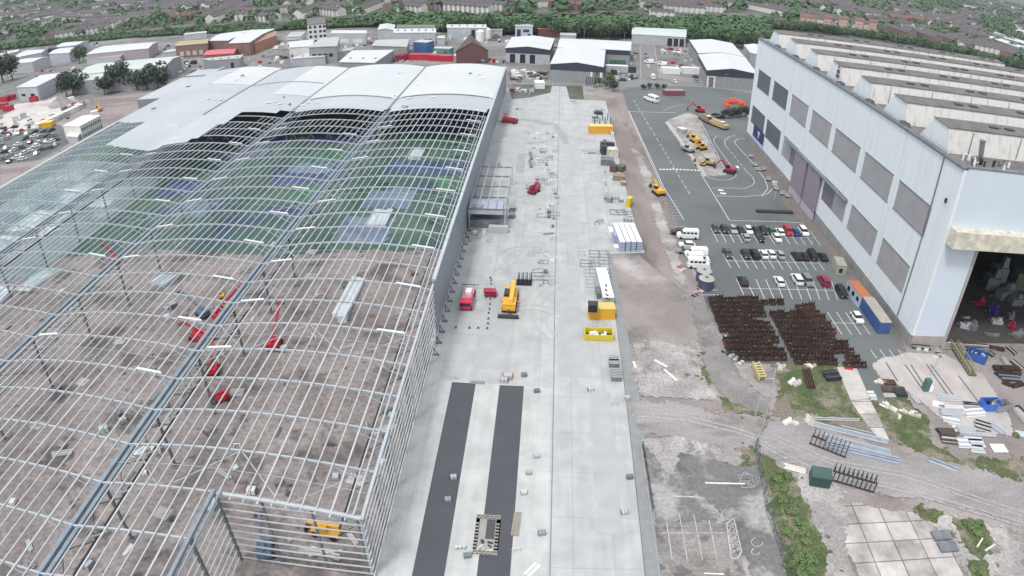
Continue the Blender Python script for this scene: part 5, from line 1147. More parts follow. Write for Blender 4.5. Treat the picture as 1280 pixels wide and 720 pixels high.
container('yellow_container', 'amber yellow container by the white stack on the yard edge', 'container', (736, 400), (768, 400), 2.7, 2.6, Y_, paint('dirty yellow top', (.58, .46, .14)), extra=None)
t = thing('power_pack', 'black box unit on top of the yellow container at the yard edge', 'machine', tuple(G(740.5, 388, 2.64)[:2]) + (2.66,)); MB().box(-.9, -.8, 0, .9, .8, 1.6).build('casing', M_dark, t); MB().box(-1, -.9, 1.6, 1, .9, 1.7).build('lid', M_beam2, t)
# open yellow skip with debris
A, B = G(730, 425.5), G(766, 425.5); L = (B - A).length
t = thing('open_skip', 'open yellow steel skip full of scrap at the yard edge', 'skip', (A.x, A.y, .02)); ym = paint('skip yellow', (.58, .46, .03))
q = MB(); q.box(0, 0, .1, L, .18, 1.3); q.build('side', ym, t); q = MB(); q.box(0, 2.3, .1, L, 2.45, 1.5); q.build('side', ym, t)
for x in (0, L - .2): q = MB(); q.box(x, .18, .1, x + .2, 2.3, 1.4); q.build('end_post', ym, t)
MB().box(.2, .18, .1, L - .2, 2.3, .3).build('floor_plate', M_beam2, t)
q = MB(); [q.box(.5 + i * .9, -.1, .1, .62 + i * .9, 0, 1.3) for i in range(int(L))]; q.build('ribs', ym, t)
for i in range(7):
    x = rnd.uniform(1, L - 1.2); sc_t = tag(MB().cb(0, 0, 0, rnd.uniform(.5, 1.8), rnd.uniform(.3, .9), rnd.uniform(.2, .8), rot=rnd.uniform(0, 3)).build('scrap_piece', (M_lgrey, M_white, M_rend, M_bark)[i % 4], None, loc=(A.x + x, A.y + rnd.uniform(.6, 1.9), .35)), f'scrap lump inside the open yellow skip, {nth(i + 1)} of seven', 'scrap', 'scrap in the yellow skip')
# white stacks
def stack(name, label, cat, a, b, depth, h, m, endm, group=None, n=4):
    A, B = G(*a), G(*b); L = (B - A).length; ang = math.atan2((B - A).y, (B - A).x)
    t = thing(name, label, cat, (A.x, A.y, .02), ang, group)
    for i in range(n):
        z0, z1 = h * i / n, h * (i + 1) / n - .05; q = MB(); q.box(.02, .02, z0 + .05, L - .02, depth, z1); q.build('pack', endm, t)
    q = MB(); q.box(0, .0, h - .05, L, depth, h + .03); q.build('wrap', m, t)
    return t
M_wrap = mat('white wrap', (.78, .79, .80), .4, .04); M_bend = mat('blue grey pack ends', (.33, .38, .50), .6, .2, 3)
for i, (a, b) in enumerate((((774, 315.5), (780.5, 315.5)), ((781.5, 315), (787.5, 315)), ((788.5, 315), (794.5, 315)), ((795.5, 315), (801.5, 315)))):
    stack('panel_stack', f'tall white-wrapped panel stack, {nth(i + 1)} from the left of four at the yard step', 'stack', a, b, 11, 2.8, M_wrap, M_bend, 'white stacks at the yard step')
stack('panel_stack', 'blue-ended lower stack left of the four white ones', 'stack', (767.5, 305), (773, 305), 3, 2.2, M_bend, M_bend); stack('panel_stack', 'small white stack left of the four white ones', 'stack', (762, 297), (769, 297), 3, 1.6, M_wrap, M_wrap); stack('panel_stack', 'low white wrapped pack before the blue-ended stack', 'stack', (768, 313), (774, 313), 2, .7, M_wrap, M_wrap)
stack('panel_stack', 'long white stack with dark marks behind the yellow container', 'stack', (753, 382), (767, 382), 13, 2.0, M_wrap, M_lgrey); stack('panel_stack', 'grey block beside the long white stack', 'stack', (745, 366.5), (750.5, 366.5), 4, 1.6, mat('grey block', (.25, .28, .31)), M_lgrey)
for i, (x, y) in enumerate(((757.5, 357), (757.5, 363), (758.5, 369), (759.5, 374))):
    p = G(x, y, 2.05); tag(MB().cb(0, 0, 0, .3, 1.0, .12, rot=.3 * i).build('lashing_strap', M_dark, loc=(p.x, p.y, 2.06)), f'dark strap end on the long white stack, {nth(i + 1)} from the far end', 'strap', 'straps on the long white stack')
# tanks
for i, (x, y) in enumerate(((878.7, 350), (881.5, 360))):
    p = G(x, y); t = thing('round_tank', f'{"upper" if i == 0 else "lower"} of two round dark blue tanks with grey domed lids', 'tank', (p.x, p.y, .02), 0, 'round tanks by the vans')
    q = MB(); q.cyl((0, 0, 0), (0, 0, 2.5), 1.75, 22); q.build('tank_wall', mat('tank blue', (.06, .07, .13), .5), t)
    q = MB(); q.cyl((0, 0, 2.5), (0, 0, 2.75), 1.85, 22, r2=1.5); q.build('lid', mat('tank lid', (.36, .36, .34), .7), t); q = MB(); q.cyl((0, 0, 2.75), (0, 0, 2.95), .4, 10); q.build('hatch', M_gut, t)
# mobile crane
def along(a, b): A, B = G(*a), G(*b); return A, (B - A).length, math.atan2((B - A).y, (B - A).x) - math.pi / 2
A, L, an = along((635.5, 396), (640, 366))
t = thing('mobile_crane', 'yellow mobile crane with its boom folded forward on the concrete yard', 'crane', (A.x, A.y, .03), an); am = COL['amber']
MB().box(-1.3, .8, .9, 1.3, L - .6, 1.5).build('carrier', am, t); MB().box(-1.35, 1.0, 1.5, 1.35, 4.0, 2.3).build('counterweight', am, t); MB().box(-1.25, 4.2, 1.5, -.35, 6.4, 2.9).build('operator_cab', M_glass, t)
MB().box(-1.2, L - 2.6, 1.5, -.2, L - .9, 2.4).build('driver_cab', am, t); q = MB(); q.beam((.35, 1.6, 2.7), (.35, L + .4, 2.5), .8, .8); q.build('boom', paint('boom yellow', (.74, .42, .06), .5), t); q = MB(); q.beam((.35, L + .2, 2.5), (.35, L + 1.0, 2.3), .5, .6); q.build('boom_head', M_beam2, t)
q = MB(); q.beam((0, 0, 1.0), (0, 1.4, 1.0), .5, .3); q.build('hook_frame', M_beam2, t); q = MB(); q.box(-2.1, -.9, .1, 2.1, -.2, .7); q.build('rear_outrigger', M_beam2, t)
for s in (-1, 1):
    for y in (1.8, 3.6, L - 3.6, L - 1.6): wheel(t, s * 1.25, y, .65, .45)
    q = MB(); q.beam((s * 1.3, L * .55, .5), (s * 2.0, L * .55, .5), .3, .2); q.build('outrigger', am, t)
# red spreader truck
A, L, an = along((582, 390), (588, 362))
t = thing('flatbed_truck', 'red flatbed truck with a pale pink load bed near the hall wall', 'truck', (A.x, A.y, .03), an); rm = paint('truck red', (.55, .02, .07)); pk = mat('pale pink bed', (.50, .28, .33), .6)
MB().box(-1.15, 0, .7, 1.15, 2.0, 2.2).build('cab', rm, t); MB().box(-1.2, -.03, 1.3, 1.0, .0, 2.0).build('windscreen', M_glass, t); MB().box(-1.15, 2.1, .8, 1.15, L - 1.2, 1.3).build('load_bed', pk, t); MB().box(-.5, L * .5, 1.3, .7, L * .5 + 1.8, 2.0).build('white_tank', M_white, t)
MB().box(.95, 2.4, 1.3, 1.25, 4.4, 1.9).build('side_locker', rm, t); q = MB(); q.beam((-.8, L - 1.2, 1.2), (-.9, L + .4, 1.0), .12); q.beam((.8, L - 1.2, 1.2), (.9, L + .4, 1.0), .12); q.beam((-1.8, L + .4, 1.0), (1.8, L + .4, 1.0), .18); q.build('rear_frame', M_gut, t)
for s in (-1, 1):
    for y in (1.0, L - 2.8, L - 1.6): wheel(t, s * 1.1, y, .5, .32)
# small red machine
p = G(613.3, 370); t = thing('scissor_lift', 'small dark red scissor lift alone on the concrete between truck and crane', 'scissor lift', (p.x, p.y, .03)); MB().box(-1.3, -.7, .4, 1.3, .7, 1.0).build('chassis', paint('lift red', (.36, .01, .05)), t); MB().box(-1.5, -.8, 1.3, 1.1, .8, 1.45).build('platform', paint('lift red', (.36, .01, .05)), t)
q = MB(); [q.beam((x, y, 1.4), (x, y, 2.4), .06) for x in (-1.4, 1.0) for y in (-.75, .75)]; q.beam((-1.4, -.75, 2.4), (1.0, -.75, 2.4), .06); q.beam((-1.4, .75, 2.4), (1.0, .75, 2.4), .06); q.build('guard_rail', M_lgrey, t)
[wheel(t, x, y, .3, .2) for x in (-.9, .9) for y in (-.75, .75)]
# boom lifts inside the hall
def boom_lift(q0, rz, label, col='bright red', reach=(7, 5), sc_=.85, group='red boom lifts inside the hall'):
    p = G(*q0); t = thing('boom_lift', label, 'boom lift', (p.x, p.y, .03), rz, group); m = COL[col]
    MB().box(-1.2, -1.8, .5, 1.2, 1.8, 1.0).build('chassis', m, t); MB().box(-1.15, -2.2, 1.05, 1.15, .8, 2.1).build('turret', m, t)
    [wheel(t, x, y, .5, .4) for x in (-1.2, 1.2) for y in (-1.3, 1.3)]
    e = (0, reach[0], reach[1]); q = MB(); q.beam((0, -1.5, 2.3), e, .42, .5); q.build('boom', m, t)
    MB().box(-.9, e[1] - .1, e[2] - .6, .9, e[1] + .9, e[2] - .5).build('basket_floor', M_beam2, t); q = MB()
    for x in (-.9, .9):
        for y in (-.1, .9): q.beam((x, e[1] + y, e[2] - .5), (x, e[1] + y, e[2] + .6), .07)
        q.beam((x, e[1] - .1, e[2] + .6), (x, e[1] + .9, e[2] + .6), .07)
    q.beam((-.9, e[1] + .9, e[2] + .6), (.9, e[1] + .9, e[2] + .6), .07); q.build('basket_rail', m, t)
    t.scale = (sc_,) * 3; return t
boom_lift((344, 434), .1, 'red boom lift reaching up between rafters near mid hall', reach=(8, 6), sc_=.95)
boom_lift((250, 425), 1.2, 'red boom lift body west of the nearest valley beam', reach=(4, 3), sc_=1.05)
boom_lift((277, 398), -.5, 'red boom lift crossing under the nearest valley beam', reach=(8, 6))
boom_lift((268, 465), .3, 'red boom lift low behind the valley column', reach=(6, 5))
boom_lift((278, 500), 2.2, 'smallest red lift, alone on the mud by a white base slab', reach=(2, 2), sc_=.7)
boom_lift((145, 330), 1.4, 'red lift on the pale floor towards the western valley', reach=(3, 6), sc_=.9)
boom_lift((632, 152), 0, 'red lift parked at the top of the yard by the hall wall', reach=(2, 3), sc_=1, group='red lifts on the yard'); boom_lift((641, 154), 1, 'dark red lift right of the other at the top of the yard', col='maroon', reach=(2, 2), sc_=.9, group='red lifts on the yard')
boom_lift((667, 241), 2.7, 'dark red lift among the strewn materials mid yard', col='maroon', reach=(3, 3), sc_=.9, group='red lifts on the yard'); boom_lift((671, 234), 0, 'second dark red lift just behind the first, mid yard', col='maroon', reach=(2, 3), sc_=.7, group='red lifts on the yard')
t = boom_lift((254, 395), .95, 'blue telescopic boom machine lying low inside the hall', col='slate', reach=(12, 3), group=None)
for b_ in kids(t):
    if b_.name.startswith(('boom', 'chassis', 'turret')): b_.data.materials[0] = paint('slate blue', (.12, .18, .30))
# yellow telehandler near the hall corner
p = G(408, 668); t = thing('telehandler', 'yellow telehandler parked behind the gable rails of the hall', 'telehandler', (p.x, p.y, .03), math.pi / 2 - .12, None)
MB().box(-1.0, -2.6, .7, 1.0, 2.3, 1.4).build('chassis', am, t); MB().box(-1.0, -.6, 1.4, -.1, 1.0, 2.6).build('cab', am, t); q = MB(); q.beam((.45, -2.4, 2.1), (.45, 3.3, 1.6), .5, .5); q.build('boom', paint('boom yellow', (.74, .42, .06), .5), t); MB().box(-.9, 3.2, .3, 1.0, 3.5, 1.5).build('fork_carriage', M_beam2, t); MB().box(.3, -2.8, 1.0, 1.0, -1.6, 1.7).build('engine_cover', am, t)
[wheel(t, x, y, .62, .4) for x in (-1.0, 1.0) for y in (-1.7, 1.6)]; t.scale = (.85,) * 3
t = boom_lift((333, 690), .35, 'slate blue boom lift behind the western gable rails', col='slate', reach=(4, 5), group=None)
p = G(397, 692); t = thing('timber_pile', 'splayed pile of pale boards on the mud behind the gable rails', 'timber', (p.x, p.y, .02))
for i in range(14): q = MB(); a = rnd.uniform(-.35, .25); x = rnd.uniform(-1.4, 1.4); q.beam((x - 2 * math.cos(a), -2 * math.sin(a) + rnd.uniform(-.7, .7), .1 + i * .05), (x + 2.4 * math.cos(a), 2.4 * math.sin(a), .1 + i * .05), .28, .06); q.build('board', mat('pale board', (.50, .50, .47), .8), t)
# excavators and machines on the works strip
def digger(q0, rz, label, col='amber', sc_=1.0, tracked=True, cat='excavator', arm=True):
    p = G(*q0); t = thing('excavator' if arm else 'dumper', label, cat, (p.x, p.y, .03), rz, None); m = COL[col] if col in COL else col
    for s in (-1, 1):
        q = MB(); q.prof([(-1.9, .1), (1.9, .1), (2.2, .45), (1.9, .85), (-1.9, .85), (-2.2, .45)], s * 1.15 - .25, s * 1.15 + .25); q.build('track', M_tyre, t)
    MB().box(-1.3, -1.9, .95, 1.3, 1.2, 1.9).build('engine_house', m, t); MB().box(-1.25, -.1, 1.9, -.3, 1.3, 2.9).build('cab', M_glass, t); MB().box(-1.3, -.15, 2.9, -.25, 1.35, 3.0).build('cab_roof', m, t)
    if arm:
        q = MB(); q.beam((.3, 1.0, 1.6), (.3, 3.4, 3.6), .4, .5); q.beam((.3, 3.4, 3.6), (.3, 5.6, 1.4), .35, .4); q.build('boom', m, t); q = MB(); q.cb(.3, 5.6, .4, 1.0, .9, .9, taper=.6); q.build('bucket', M_beam2, t)
    else:
        q = MB(); q.cb(0, 2.6, .9, 2.4, 2.6, 1.1, taper=1.15); q.build('skip_body', m, t)
    t.scale = (sc_,) * 3; return t
digger((869, 178), .4, 'yellow excavator on the works strip beside the road'); digger((877, 187), 2.2, 'second yellow excavator lower down the works strip', 'yellow', .9); digger((886, 206), 1.2, 'tan machine with white roof near the foot of the works strip', 'tan', .9)
digger((878, 207), 2, 'small orange machine beside the tan one on the strip', 'amber', .5); digger((912, 216), 1.0, 'dark maroon digger beyond the rounded kerb', 'maroon', 1.0); digger((861, 190), .6, 'pink grey low loader wreck against the strip pavement', COL['silver'], .9, arm=False, cat='dumper')
digger((823, 243), .4, 'amber excavator on the haul strip next to the road', 'amber', .95); digger((875, 140), 1.4, 'red cabbed machine with long tray at the junction', 'bright red', 1.0)
def hull(q0, L, rz, label, m):
    p = G(*q0); t = thing('armoured_vehicle', label, 'machine', (p.x, p.y, .02), rz, 'tan rounded machines at the top of the strip')
    out = [(-1.7, -L/2), (1.7, -L/2), (1.9, 0), (1.6, L * .35), (.8, L/2), (-.8, L/2), (-1.6, L * .35), (-1.9, 0)]
    q = MB(); q.prism(out, .7, 1.9); q.build('hull', m, t)
    q = MB(); q.prism([(x * .6, y * .6) for x, y in out], 1.9, 2.6); q.build('deckhouse', m, t)
    for s in (-1, 1): q = MB(); q.box(s * 1.4 - .35, -L * .42, .05, s * 1.4 + .35, L * .38, .8); q.build('track', M_tyre, t)
    q = MB(); q.cb(0, -L * .25, 2.6, 1.4, 1.4, .35); q.build('hatch', M_white, t)
hull((897, 158), 11, .55, 'tan rounded machine nearest the lane markings, ridged deck', COL['tan']); hull((882, 151), 9, .3, 'brown rounded machine behind the larger tan one', mat('brown hull', (.24, .17, .12))); 
for i, (x, y) in enumerate(((895, 145), (900, 148))): veh('parked_car', ('dark', 'second dark')[i] + ' car squeezed behind the tan rounded machines', 'car', 'car', 'black', G(x, y), .5 + i)
for i, (x, y, r) in enumerate(((912, 130, 2.3), (917, 127, 2.6), (922, 129, 2.4), (927, 132, 2.0), (908, 133, 1.6))):
    p = G(x, y); t = thing('barrier_heap', f'heap of orange-red plastic barriers, {nth(i + 1)} from the left by the dark bushes', 'barriers', (p.x, p.y, 0), i, 'orange barrier heaps')
    for k in range(7): MB().cb(rnd.uniform(-r, r), rnd.uniform(-r * .6, r * .6), rnd.uniform(0, .9), 2.0, .4, .9, rot=rnd.uniform(0, 3)).build('barrier', mat('barrier orange', (.75, .13, .07), .5), t)
container('flat_trailer', 'faded maroon trailer box beside the cross road hedge', 'trailer', (832, 120), (856, 120), 4, 2.6, paint('faded maroon', (.20, .07, .09), .7), mat('faded grey top', (.3, .25, .26)), ribs=False)
container('trailer', 'white boxy trailer on the works strip near the pavement', 'trailer', (846, 165), (853, 168), 2.5, 2.0, COL['silver'], M_white, ribs=False)
container('boat_shaped_shelter', 'white covered lorry parked on the estate yard by the road', 'lorry', (828, 92), (850, 93), 5, 3.2, COL['white'], M_white, ribs=False); container('box_trailer', 'white long box trailer right of the covered lorry', 'lorry', (853, 92), (876, 93), 4, 3.4, COL['white'], M_white, ribs=False)
container('box_trailer', 'pale curtain trailer with navy end in front of the green shutter', 'lorry', (757, 90), (785, 91), 4, 3.6, M_lgrey, M_white, ribs=False); container('navy_container', 'navy blue unit at the end of the pale curtain trailer', 'container', (785, 91), (795, 91), 4, 3.2, M_navy, None, ribs=False)
container('site_cabin', 'white cabin with blue figures area at the head of the concrete tongue', 'cabin', (669, 111), (681, 111), 6, 3, COL['white'], M_white, ribs=False)

# ================================================================== stock of rusty steel moulds
M_rust = mat('rusty brown steel', (0.048, 0.030, 0.026), .8, .5, .9); M_rust2 = mat('lighter rust', (0.075, 0.043, 0.033), .85, .35, 1.5)
def mould(m):
    a = MB(); a.box(-.80, -.80, 0, .80, .75, .12); 
    f = MB()
    for x in (-.8, -.02, .74): f.prof([(-.95, .1), (.95, .1), (.75, .9), (.35, 1.6), (.1, .8), (-.6, .5)], x, x + .09)
    s = MB(); s.box(-.8, .55, .1, .8, .63, 1.05); s.box(-.8, -.7, .1, .8, -.62, .85)
    p = MB(); p.cyl((.36, -.1, .12), (.36, -.1, .5), .2, 8)
    return a.mesh('base_plate', [m]), f.mesh('fins', [m]), s.mesh('cross_plates', [m]), p.mesh('socket', [M_slab if False else mat('pale socket', (.26, .22, .21), .8)])
MO = [mould(M_rust), mould(M_rust2)]
def place_mould(p, rz, kind, label, g):
    t = thing('steel_mould', label, 'steel mould', (p.x, p.y, .02), rz, g); t.scale = (rnd.uniform(.86, 1.0), rnd.uniform(.85, 1.0), rnd.choice((.75, .95, 1.0, 1.25)))
    for nm, me in zip(('base_plate', 'fins', 'cross_plates', 'socket'), MO[kind]): o = bpy.data.objects.new(nm, me); C.objects.link(o); o.parent = t
def block(tl, tr, bl, br, nc, nr, name, g, kindf, skip=lambda r, c: False):
    TL, TR, BL, BR = G(*tl), G(*tr), G(*bl), G(*br)
    for r in range(nr):
        v = r / (nr - 1); a = TL.lerp(BL, v); b = TR.lerp(BR, v); rz = math.atan2((b - a).y, (b - a).x)
        for c in range(nc):
            if skip(r, c): continue
            p = a.lerp(b, (c + .5) / nc); p.x += rnd.uniform(-.08, .08); p.y += rnd.uniform(-.1, .1)
            place_mould(p, rz + rnd.uniform(-.03, .03), kindf(r, c), f'rusty steel mould, {nth(r + 1)} row from the back, {nth(c + 1)} from left, {name} block', g)
block((885, 377), (948, 377), (911, 449), (983, 449), 7, 12, 'western', 'rusty moulds of the western block', lambda r, c: 0 if (r * 5 + c) % 9 else 1, lambda r, c: (r == 4 and c > 4) or (r, c) in ((7, 0), (9, 6), (11, 0)))
block((963, 395), (1010, 396), (992, 453), (1046, 455), 6, 9, 'middle', 'rusty moulds of the middle block', lambda r, c: (r + c) % 7 == 3)
block((994, 386), (1018, 386), (1054, 458), (1082, 458), 3, 10, 'eastern', 'rusty moulds of the eastern block', lambda r, c: 1 if r < 4 or (r + c) % 3 == 0 else 0, lambda r, c: (r, c) in ((5, 2), (8, 0)))
for i, (x, y) in enumerate(((955, 380), (965, 380), (975, 380))): place_mould(G(x, y), 0, 0, f'rusty steel mould lying apart behind the blocks, {nth(i + 1)} from the left', 'separate rusty moulds')
def beampile(name, label, cat, a, b, n, m, w=.3, h=.25, group=None, spread=.45, layers=1, part='beam'):
    A, B = G(*a), G(*b); d = (B - A); L = d.length; ang = math.atan2(d.y, d.x)
    t = thing(name, label, cat, (A.x, A.y, .03), ang, group)
    for j in range(layers):
        for i in range(n):
            q = MB(); o = rnd.uniform(-.02, .06) * L; q.box(o, i * spread + j * .1, .02 + j * (h + .02), L + o * .5, i * spread + w + j * .1, .02 + j * (h + .02) + h); q.build(part, m if not isinstance(m, list) else m[(i + j) % len(m)], t)
    return t
beampile('beam_row', 'two dark bearers lying end to end near the mauve doors', 'beams', (945, 266), (991, 268), 3, M_beam2, .5, .6)
beampile('angle_stack', 'ladder-like rusty rack leaning on the grass below the moulds', 'rack', (1002, 462), (1009, 486), 4, M_rust2, .2, .6)
beampile('scrap_bars', 'tangle of black bars and sheet on the grass', 'scrap', (1034, 478), (1052, 476), 6, [M_beam2, M_dark, M_tar], .3, .3, spread=.5, layers=2)
beampile('red_beam', 'short red beam at the head of the pale concrete pad', 'beam', (1056, 462), (1066, 463), 1, COL['red'], .35, .3)
# yellow rack on gravel
p = G(948.5, 470); t = thing('yellow_rack', 'cream yellow slatted rack standing on gravel below the moulds', 'rack', (p.x, p.y, .02), .05); ymm = mat('cream yellow', (.50, .44, .20), .7)
for x in (-.7, .55): MB().box(x, -1.9, .3, x + .18, 2.9, 1.3).build('side_rail', ymm, t)
q = MB(); [q.box(-.6, -1.8 + i * .8, 1.1, .6, -1.5 + i * .8, 1.25) for i in range(6)]; q.build('slats', ymm, t); q = MB(); [q.box(x, y, 0, x + .15, y + .15, .3) for x in (-.7, .55) for y in (-1.8, 2.6)]; q.build('feet', M_beam2, t)
# galvanised tube stack and fin racks on the track
A, B = G(1015, 545), G(1125, 582)
def loose(name, label, cat, a, b, n, spread, m, w, h, group=None):
    return beampile(name, label, cat, a, b, n, m, w, h, group, spread)
M_gbl = mat('blue grey tube', (.34, .38, .46), .45, .2, .8, .2)
loose('tube_bundle', 'long pale steel tubes lying along the gravel track, longest bundle', 'tubes', (1032, 560), (1123, 582), 3, .7, M_gbl, .35, .35)
loose('tube_bundle', 'middle bundle of pale steel tubes beside the track', 'tubes', (1030, 553), (1112, 573), 4, .55, [M_gbl, M_galv], .32, .32); loose('tube_bundle', 'rear bundle of pale steel tubes beside the track', 'tubes', (1008, 532), (1108, 556), 3, .5, [M_galv, M_gbl], .3, .3)
loose('tube_bundle', 'thin pale rails at the grass edge behind the tube bundles', 'tubes', (1004, 525), (1074, 527), 2, .5, M_lgrey, .2, .15); loose('tube_bundle', 'short pair of thin rails left of the slab joint', 'tubes', (1050, 533), (1092, 543), 1, .5, M_lgrey, .2, .15)
def finrack(a, b, n, label, h=2.1, dp=2.6, m=M_beam2, g='fin racks beside the gravel track'):
    A, B = G(*a), G(*b); L = (B - A).length; ang = math.atan2((B - A).y, (B - A).x); t = thing('fin_rack', label, 'rack', (A.x, A.y, .02), ang, g)
    for y in (.1, dp - .3): MB().box(-.2, y, .05, L + .2, y + .2, .25).build('base_rail', m, t)
    for i in range(n):
        x = L * i / (n - 1); q = MB(); q.beam((x, .2, .2), (x, .2, h), .14, .16); q.beam((x, dp, .2), (x, dp, h * .8), .14, .16); q.beam((x, .2, h * .75), (x, dp, h * .6), .12, .2); q.build('fin', m, t)
finrack((1012, 556), (1055, 573), 9, 'dark slatted rack under the near ends of the pale tubes'); finrack((1040, 602), (1091, 617), 10, 'dark finned rack standing on the track beside the green box')
p = G(1023, 603); t = thing('green_bin', 'dark green steel box with a lid on the track', 'bin', (p.x, p.y, .02), -.25); MB().box(-1.6, -1.2, .1, 1.6, 1.3, 2.0).build('body', mat('bin green', (.03, .075, .065), .6), t); MB().box(-1.65, -1.25, 2.0, 1.65, 1.35, 2.12).build('lid', mat('bin lid green', (.05, .10, .09), .6), t); q = MB(); [q.box(-1.5 + i * .6, -1.28, .2, -1.35 + i * .6, -1.2, 1.9) for i in range(6)]; q.build('ribs', mat('bin green', (.03, .075, .065), .6), t)
loose('pipe_pair', 'pale curved pipes on the track shoulder at the right', 'pipes', (1160, 578), (1196, 592), 2, .9, [M_galv, M_gbl], .35, .35)
p = G(1160, 579)
loose('board_pile', 'pale boards dumped beside the green box', 'boards', (979, 586), (1006, 593), 3, .45, M_rend, .35, .12)
# fences
def fence(name, label, pts, h, m, post=2.6, mesh=True, rail=None):
    P_ = [G(*q) for q in pts]; t = thing(name, label, 'fence', (P_[0].x, P_[0].y, 0)); off = P_[0]
    pm = MB(); n = 0
    for a, b in zip(P_, P_[1:]):
        L = (b - a).length; k = max(1, int(L / post))
        for i in range(k):
            p = a.lerp(b, i / k) - off
            if n < 90: MB().beam((p.x, p.y, 0), (p.x, p.y, h), .09).build('post', m, t); n += 1
        q = MB()
        for z in ((.1, h * .5, h - .05) if mesh else (h - .05,)): q.beam((a.x - off.x, a.y - off.y, z), (b.x - off.x, b.y - off.y, z), .05)
        if mesh:
            k2 = int(L / .45)
            for i in range(k2): p = a.lerp(b, i / k2) - off; q.beam((p.x, p.y, .1), (p.x, p.y, h), .03)
        q.build('fence_panel', m, t)
fence('slab_fence', 'green palisade fence running down beside the weeds', [(944, 560), (947, 580), (958, 640), (975, 690), (988, 730)], 2.3, mat('fence green', (.05, .10, .09), .6))
fence('mesh_fence', 'grey mesh fence crossing the track below the moulds', [(967, 470), (963, 500), (955, 530), (944, 560)], 2.0, M_lgrey)
fence('rail_fence', 'pale guard rail along the eastern edge of the near yard', [(800, 556), (806, 600), (812, 640), (819, 690), (824, 730)], .9, M_galv, 3.0, False); fence('rail_fence', 'dark low fence just outside the guard rail of the near yard', [(803, 558), (810, 600), (816, 640)], 1.1, M_beam2, 2.2)
fence('site_fence', 'light mesh fence along the cross road at the far concrete tongue', [(642, 122), (661, 121), (667, 112), (669, 106)], 2.0, M_galv); fence('estate_fence', 'grey mesh fence in front of the cross road at the shed corner', [(918, 117), (946, 120)], 2.0, M_galv)
fence('estate_fence', 'grey palisade fence along the north side of the cross road', [(686, 102), (758, 103.5)], 1.8, M_lgrey, 3.5); fence('estate_fence', 'grey palisade fence before the nameboard warehouse', [(862, 105), (946, 113)], 1.8, M_lgrey, 3.5)
fence('parking_fence', 'dark fence edging the western parking ground', [(0, 206), (40, 202), (75, 180), (110, 168)], 1.8, M_gut, 3.5)
# lamp posts
k = 0
for x, y in ((691, 108), (757, 104), (905, 112), (780, 55), (730, 50), (855, 52), (944, 520), (1164, 470), (204, 84), (303, 88), (560, 62), (520, 48), (616, 46), (968, 250)):
    k += 1; p = G(x, y); t = thing('street_lamp', f'slim grey street lamp about the estate, {nth(k)} of fourteen', 'street lamp', (p.x, p.y, 0), 0, 'slim grey street lamps'); q = MB(); q.cyl((0, 0, 0), (0, 0, 8), .1, 6, r2=.06); q.beam((0, 0, 8), (.9, 0, 8.2), .07); q.build('pole', M_galv, t); MB().cb(1.1, 0, 8.1, .7, .25, .12).build('lamp_head', M_lgrey, t)
# hoarding at the junction
A, B = G(730.5, 114), G(740.5, 114.5); t = thing('hoarding', 'tall slatted sign frame standing on the earth by the junction', 'sign', (A.x, A.y, 0)); W_ = (B - A).length
for i in range(5): MB().box(i * W_ / 4, 0, 0, i * W_ / 4 + .25, .25, 7).build('post', M_lgrey, t)
MB().box(0, .3, 3, W_ + .2, .4, 7.1).build('panel', mat('dark sign back', (.06, .09, .08), .7), t)

# ================================================================== loose material on the concrete
CR = random.Random(77); M_pb0 = mat('light grey goods', (.36, .39, .41), .6, .15)
def pallet(label, px, py, kind, rz=0, sc_=1.0, g=None):
    p = G(px, py); t = thing({0: 'pallet', 1: 'crate', 2: 'steel_grid', 3: 'bundle', 4: 'drum_group', 5: 'trestle'}[kind], label, {0: 'pallet', 1: 'crate', 2: 'grid', 3: 'bundle', 4: 'drums', 5: 'trestle'}[kind], (p.x, p.y, .05), rz, g)
    wm = CR.choice((M_gut, M_lgrey, M_gblk, M_rend, M_wrap, M_mroof, M_lgrey, M_pb0))
    if kind == 0:
        q = MB(); [q.box(-.6, -.5 + i * .22, .1, .6, -.36 + i * .22, .14) for i in range(5)]; q.build('deck', mat('grey timber', (.27, .25, .22), .9), t); MB().box(-.6, -.5, 0, .6, .5, .09).build('base', mat('grey timber', (.27, .25, .22), .9), t); MB().cb(0, 0, .15, 1.0, .85, CR.uniform(.3, 1.0)).build('load', wm, t)
    elif kind == 1:
        MB().box(-.8, -.6, .05, .8, .6, .9).build('body', wm, t); q = MB(); [q.box(x, -.63, 0, x + .1, .63, .95) for x in (-.82, 0, .72)]; q.build('batten', M_gut, t)
    elif kind == 2:
        q = MB(); w_, d_ = 1.3, 1.7
        for a, b in (((-w_, -d_), (w_, -d_)), ((w_, -d_), (w_, d_)), ((w_, d_), (-w_, d_)), ((-w_, d_), (-w_, -d_)), ((-w_, 0), (w_, 0))): q.beam((*a, .1), (*b, .1), .09)
        q.build('frame', CR.choice((M_gut, M_lgrey, M_beam)), t)
    elif kind == 3:
        for i in range(4): MB().box(-1.5 + CR.uniform(-.2, .2), -.4 + i * .22, .02, 1.5, -.22 + i * .22, .2 + .1 * (i % 2)).build('bar', wm, t)
    elif kind == 4:
        for i in range(3): MB().cyl((i * .65 - .6, CR.uniform(-.3, .3), 0), (i * .65 - .6, 0, .85), .28, 9).build('drum', wm, t)
    else:
        q = MB(); [q.beam((x, y, 0), (x * .6, 0, .9), .08) for x in (-.8, .8) for y in (-.4, .4)]; q.beam((-.7, 0, .95), (.7, 0, .95), .14); q.build('frame', wm, t)
    t.scale = (sc_,) * 3
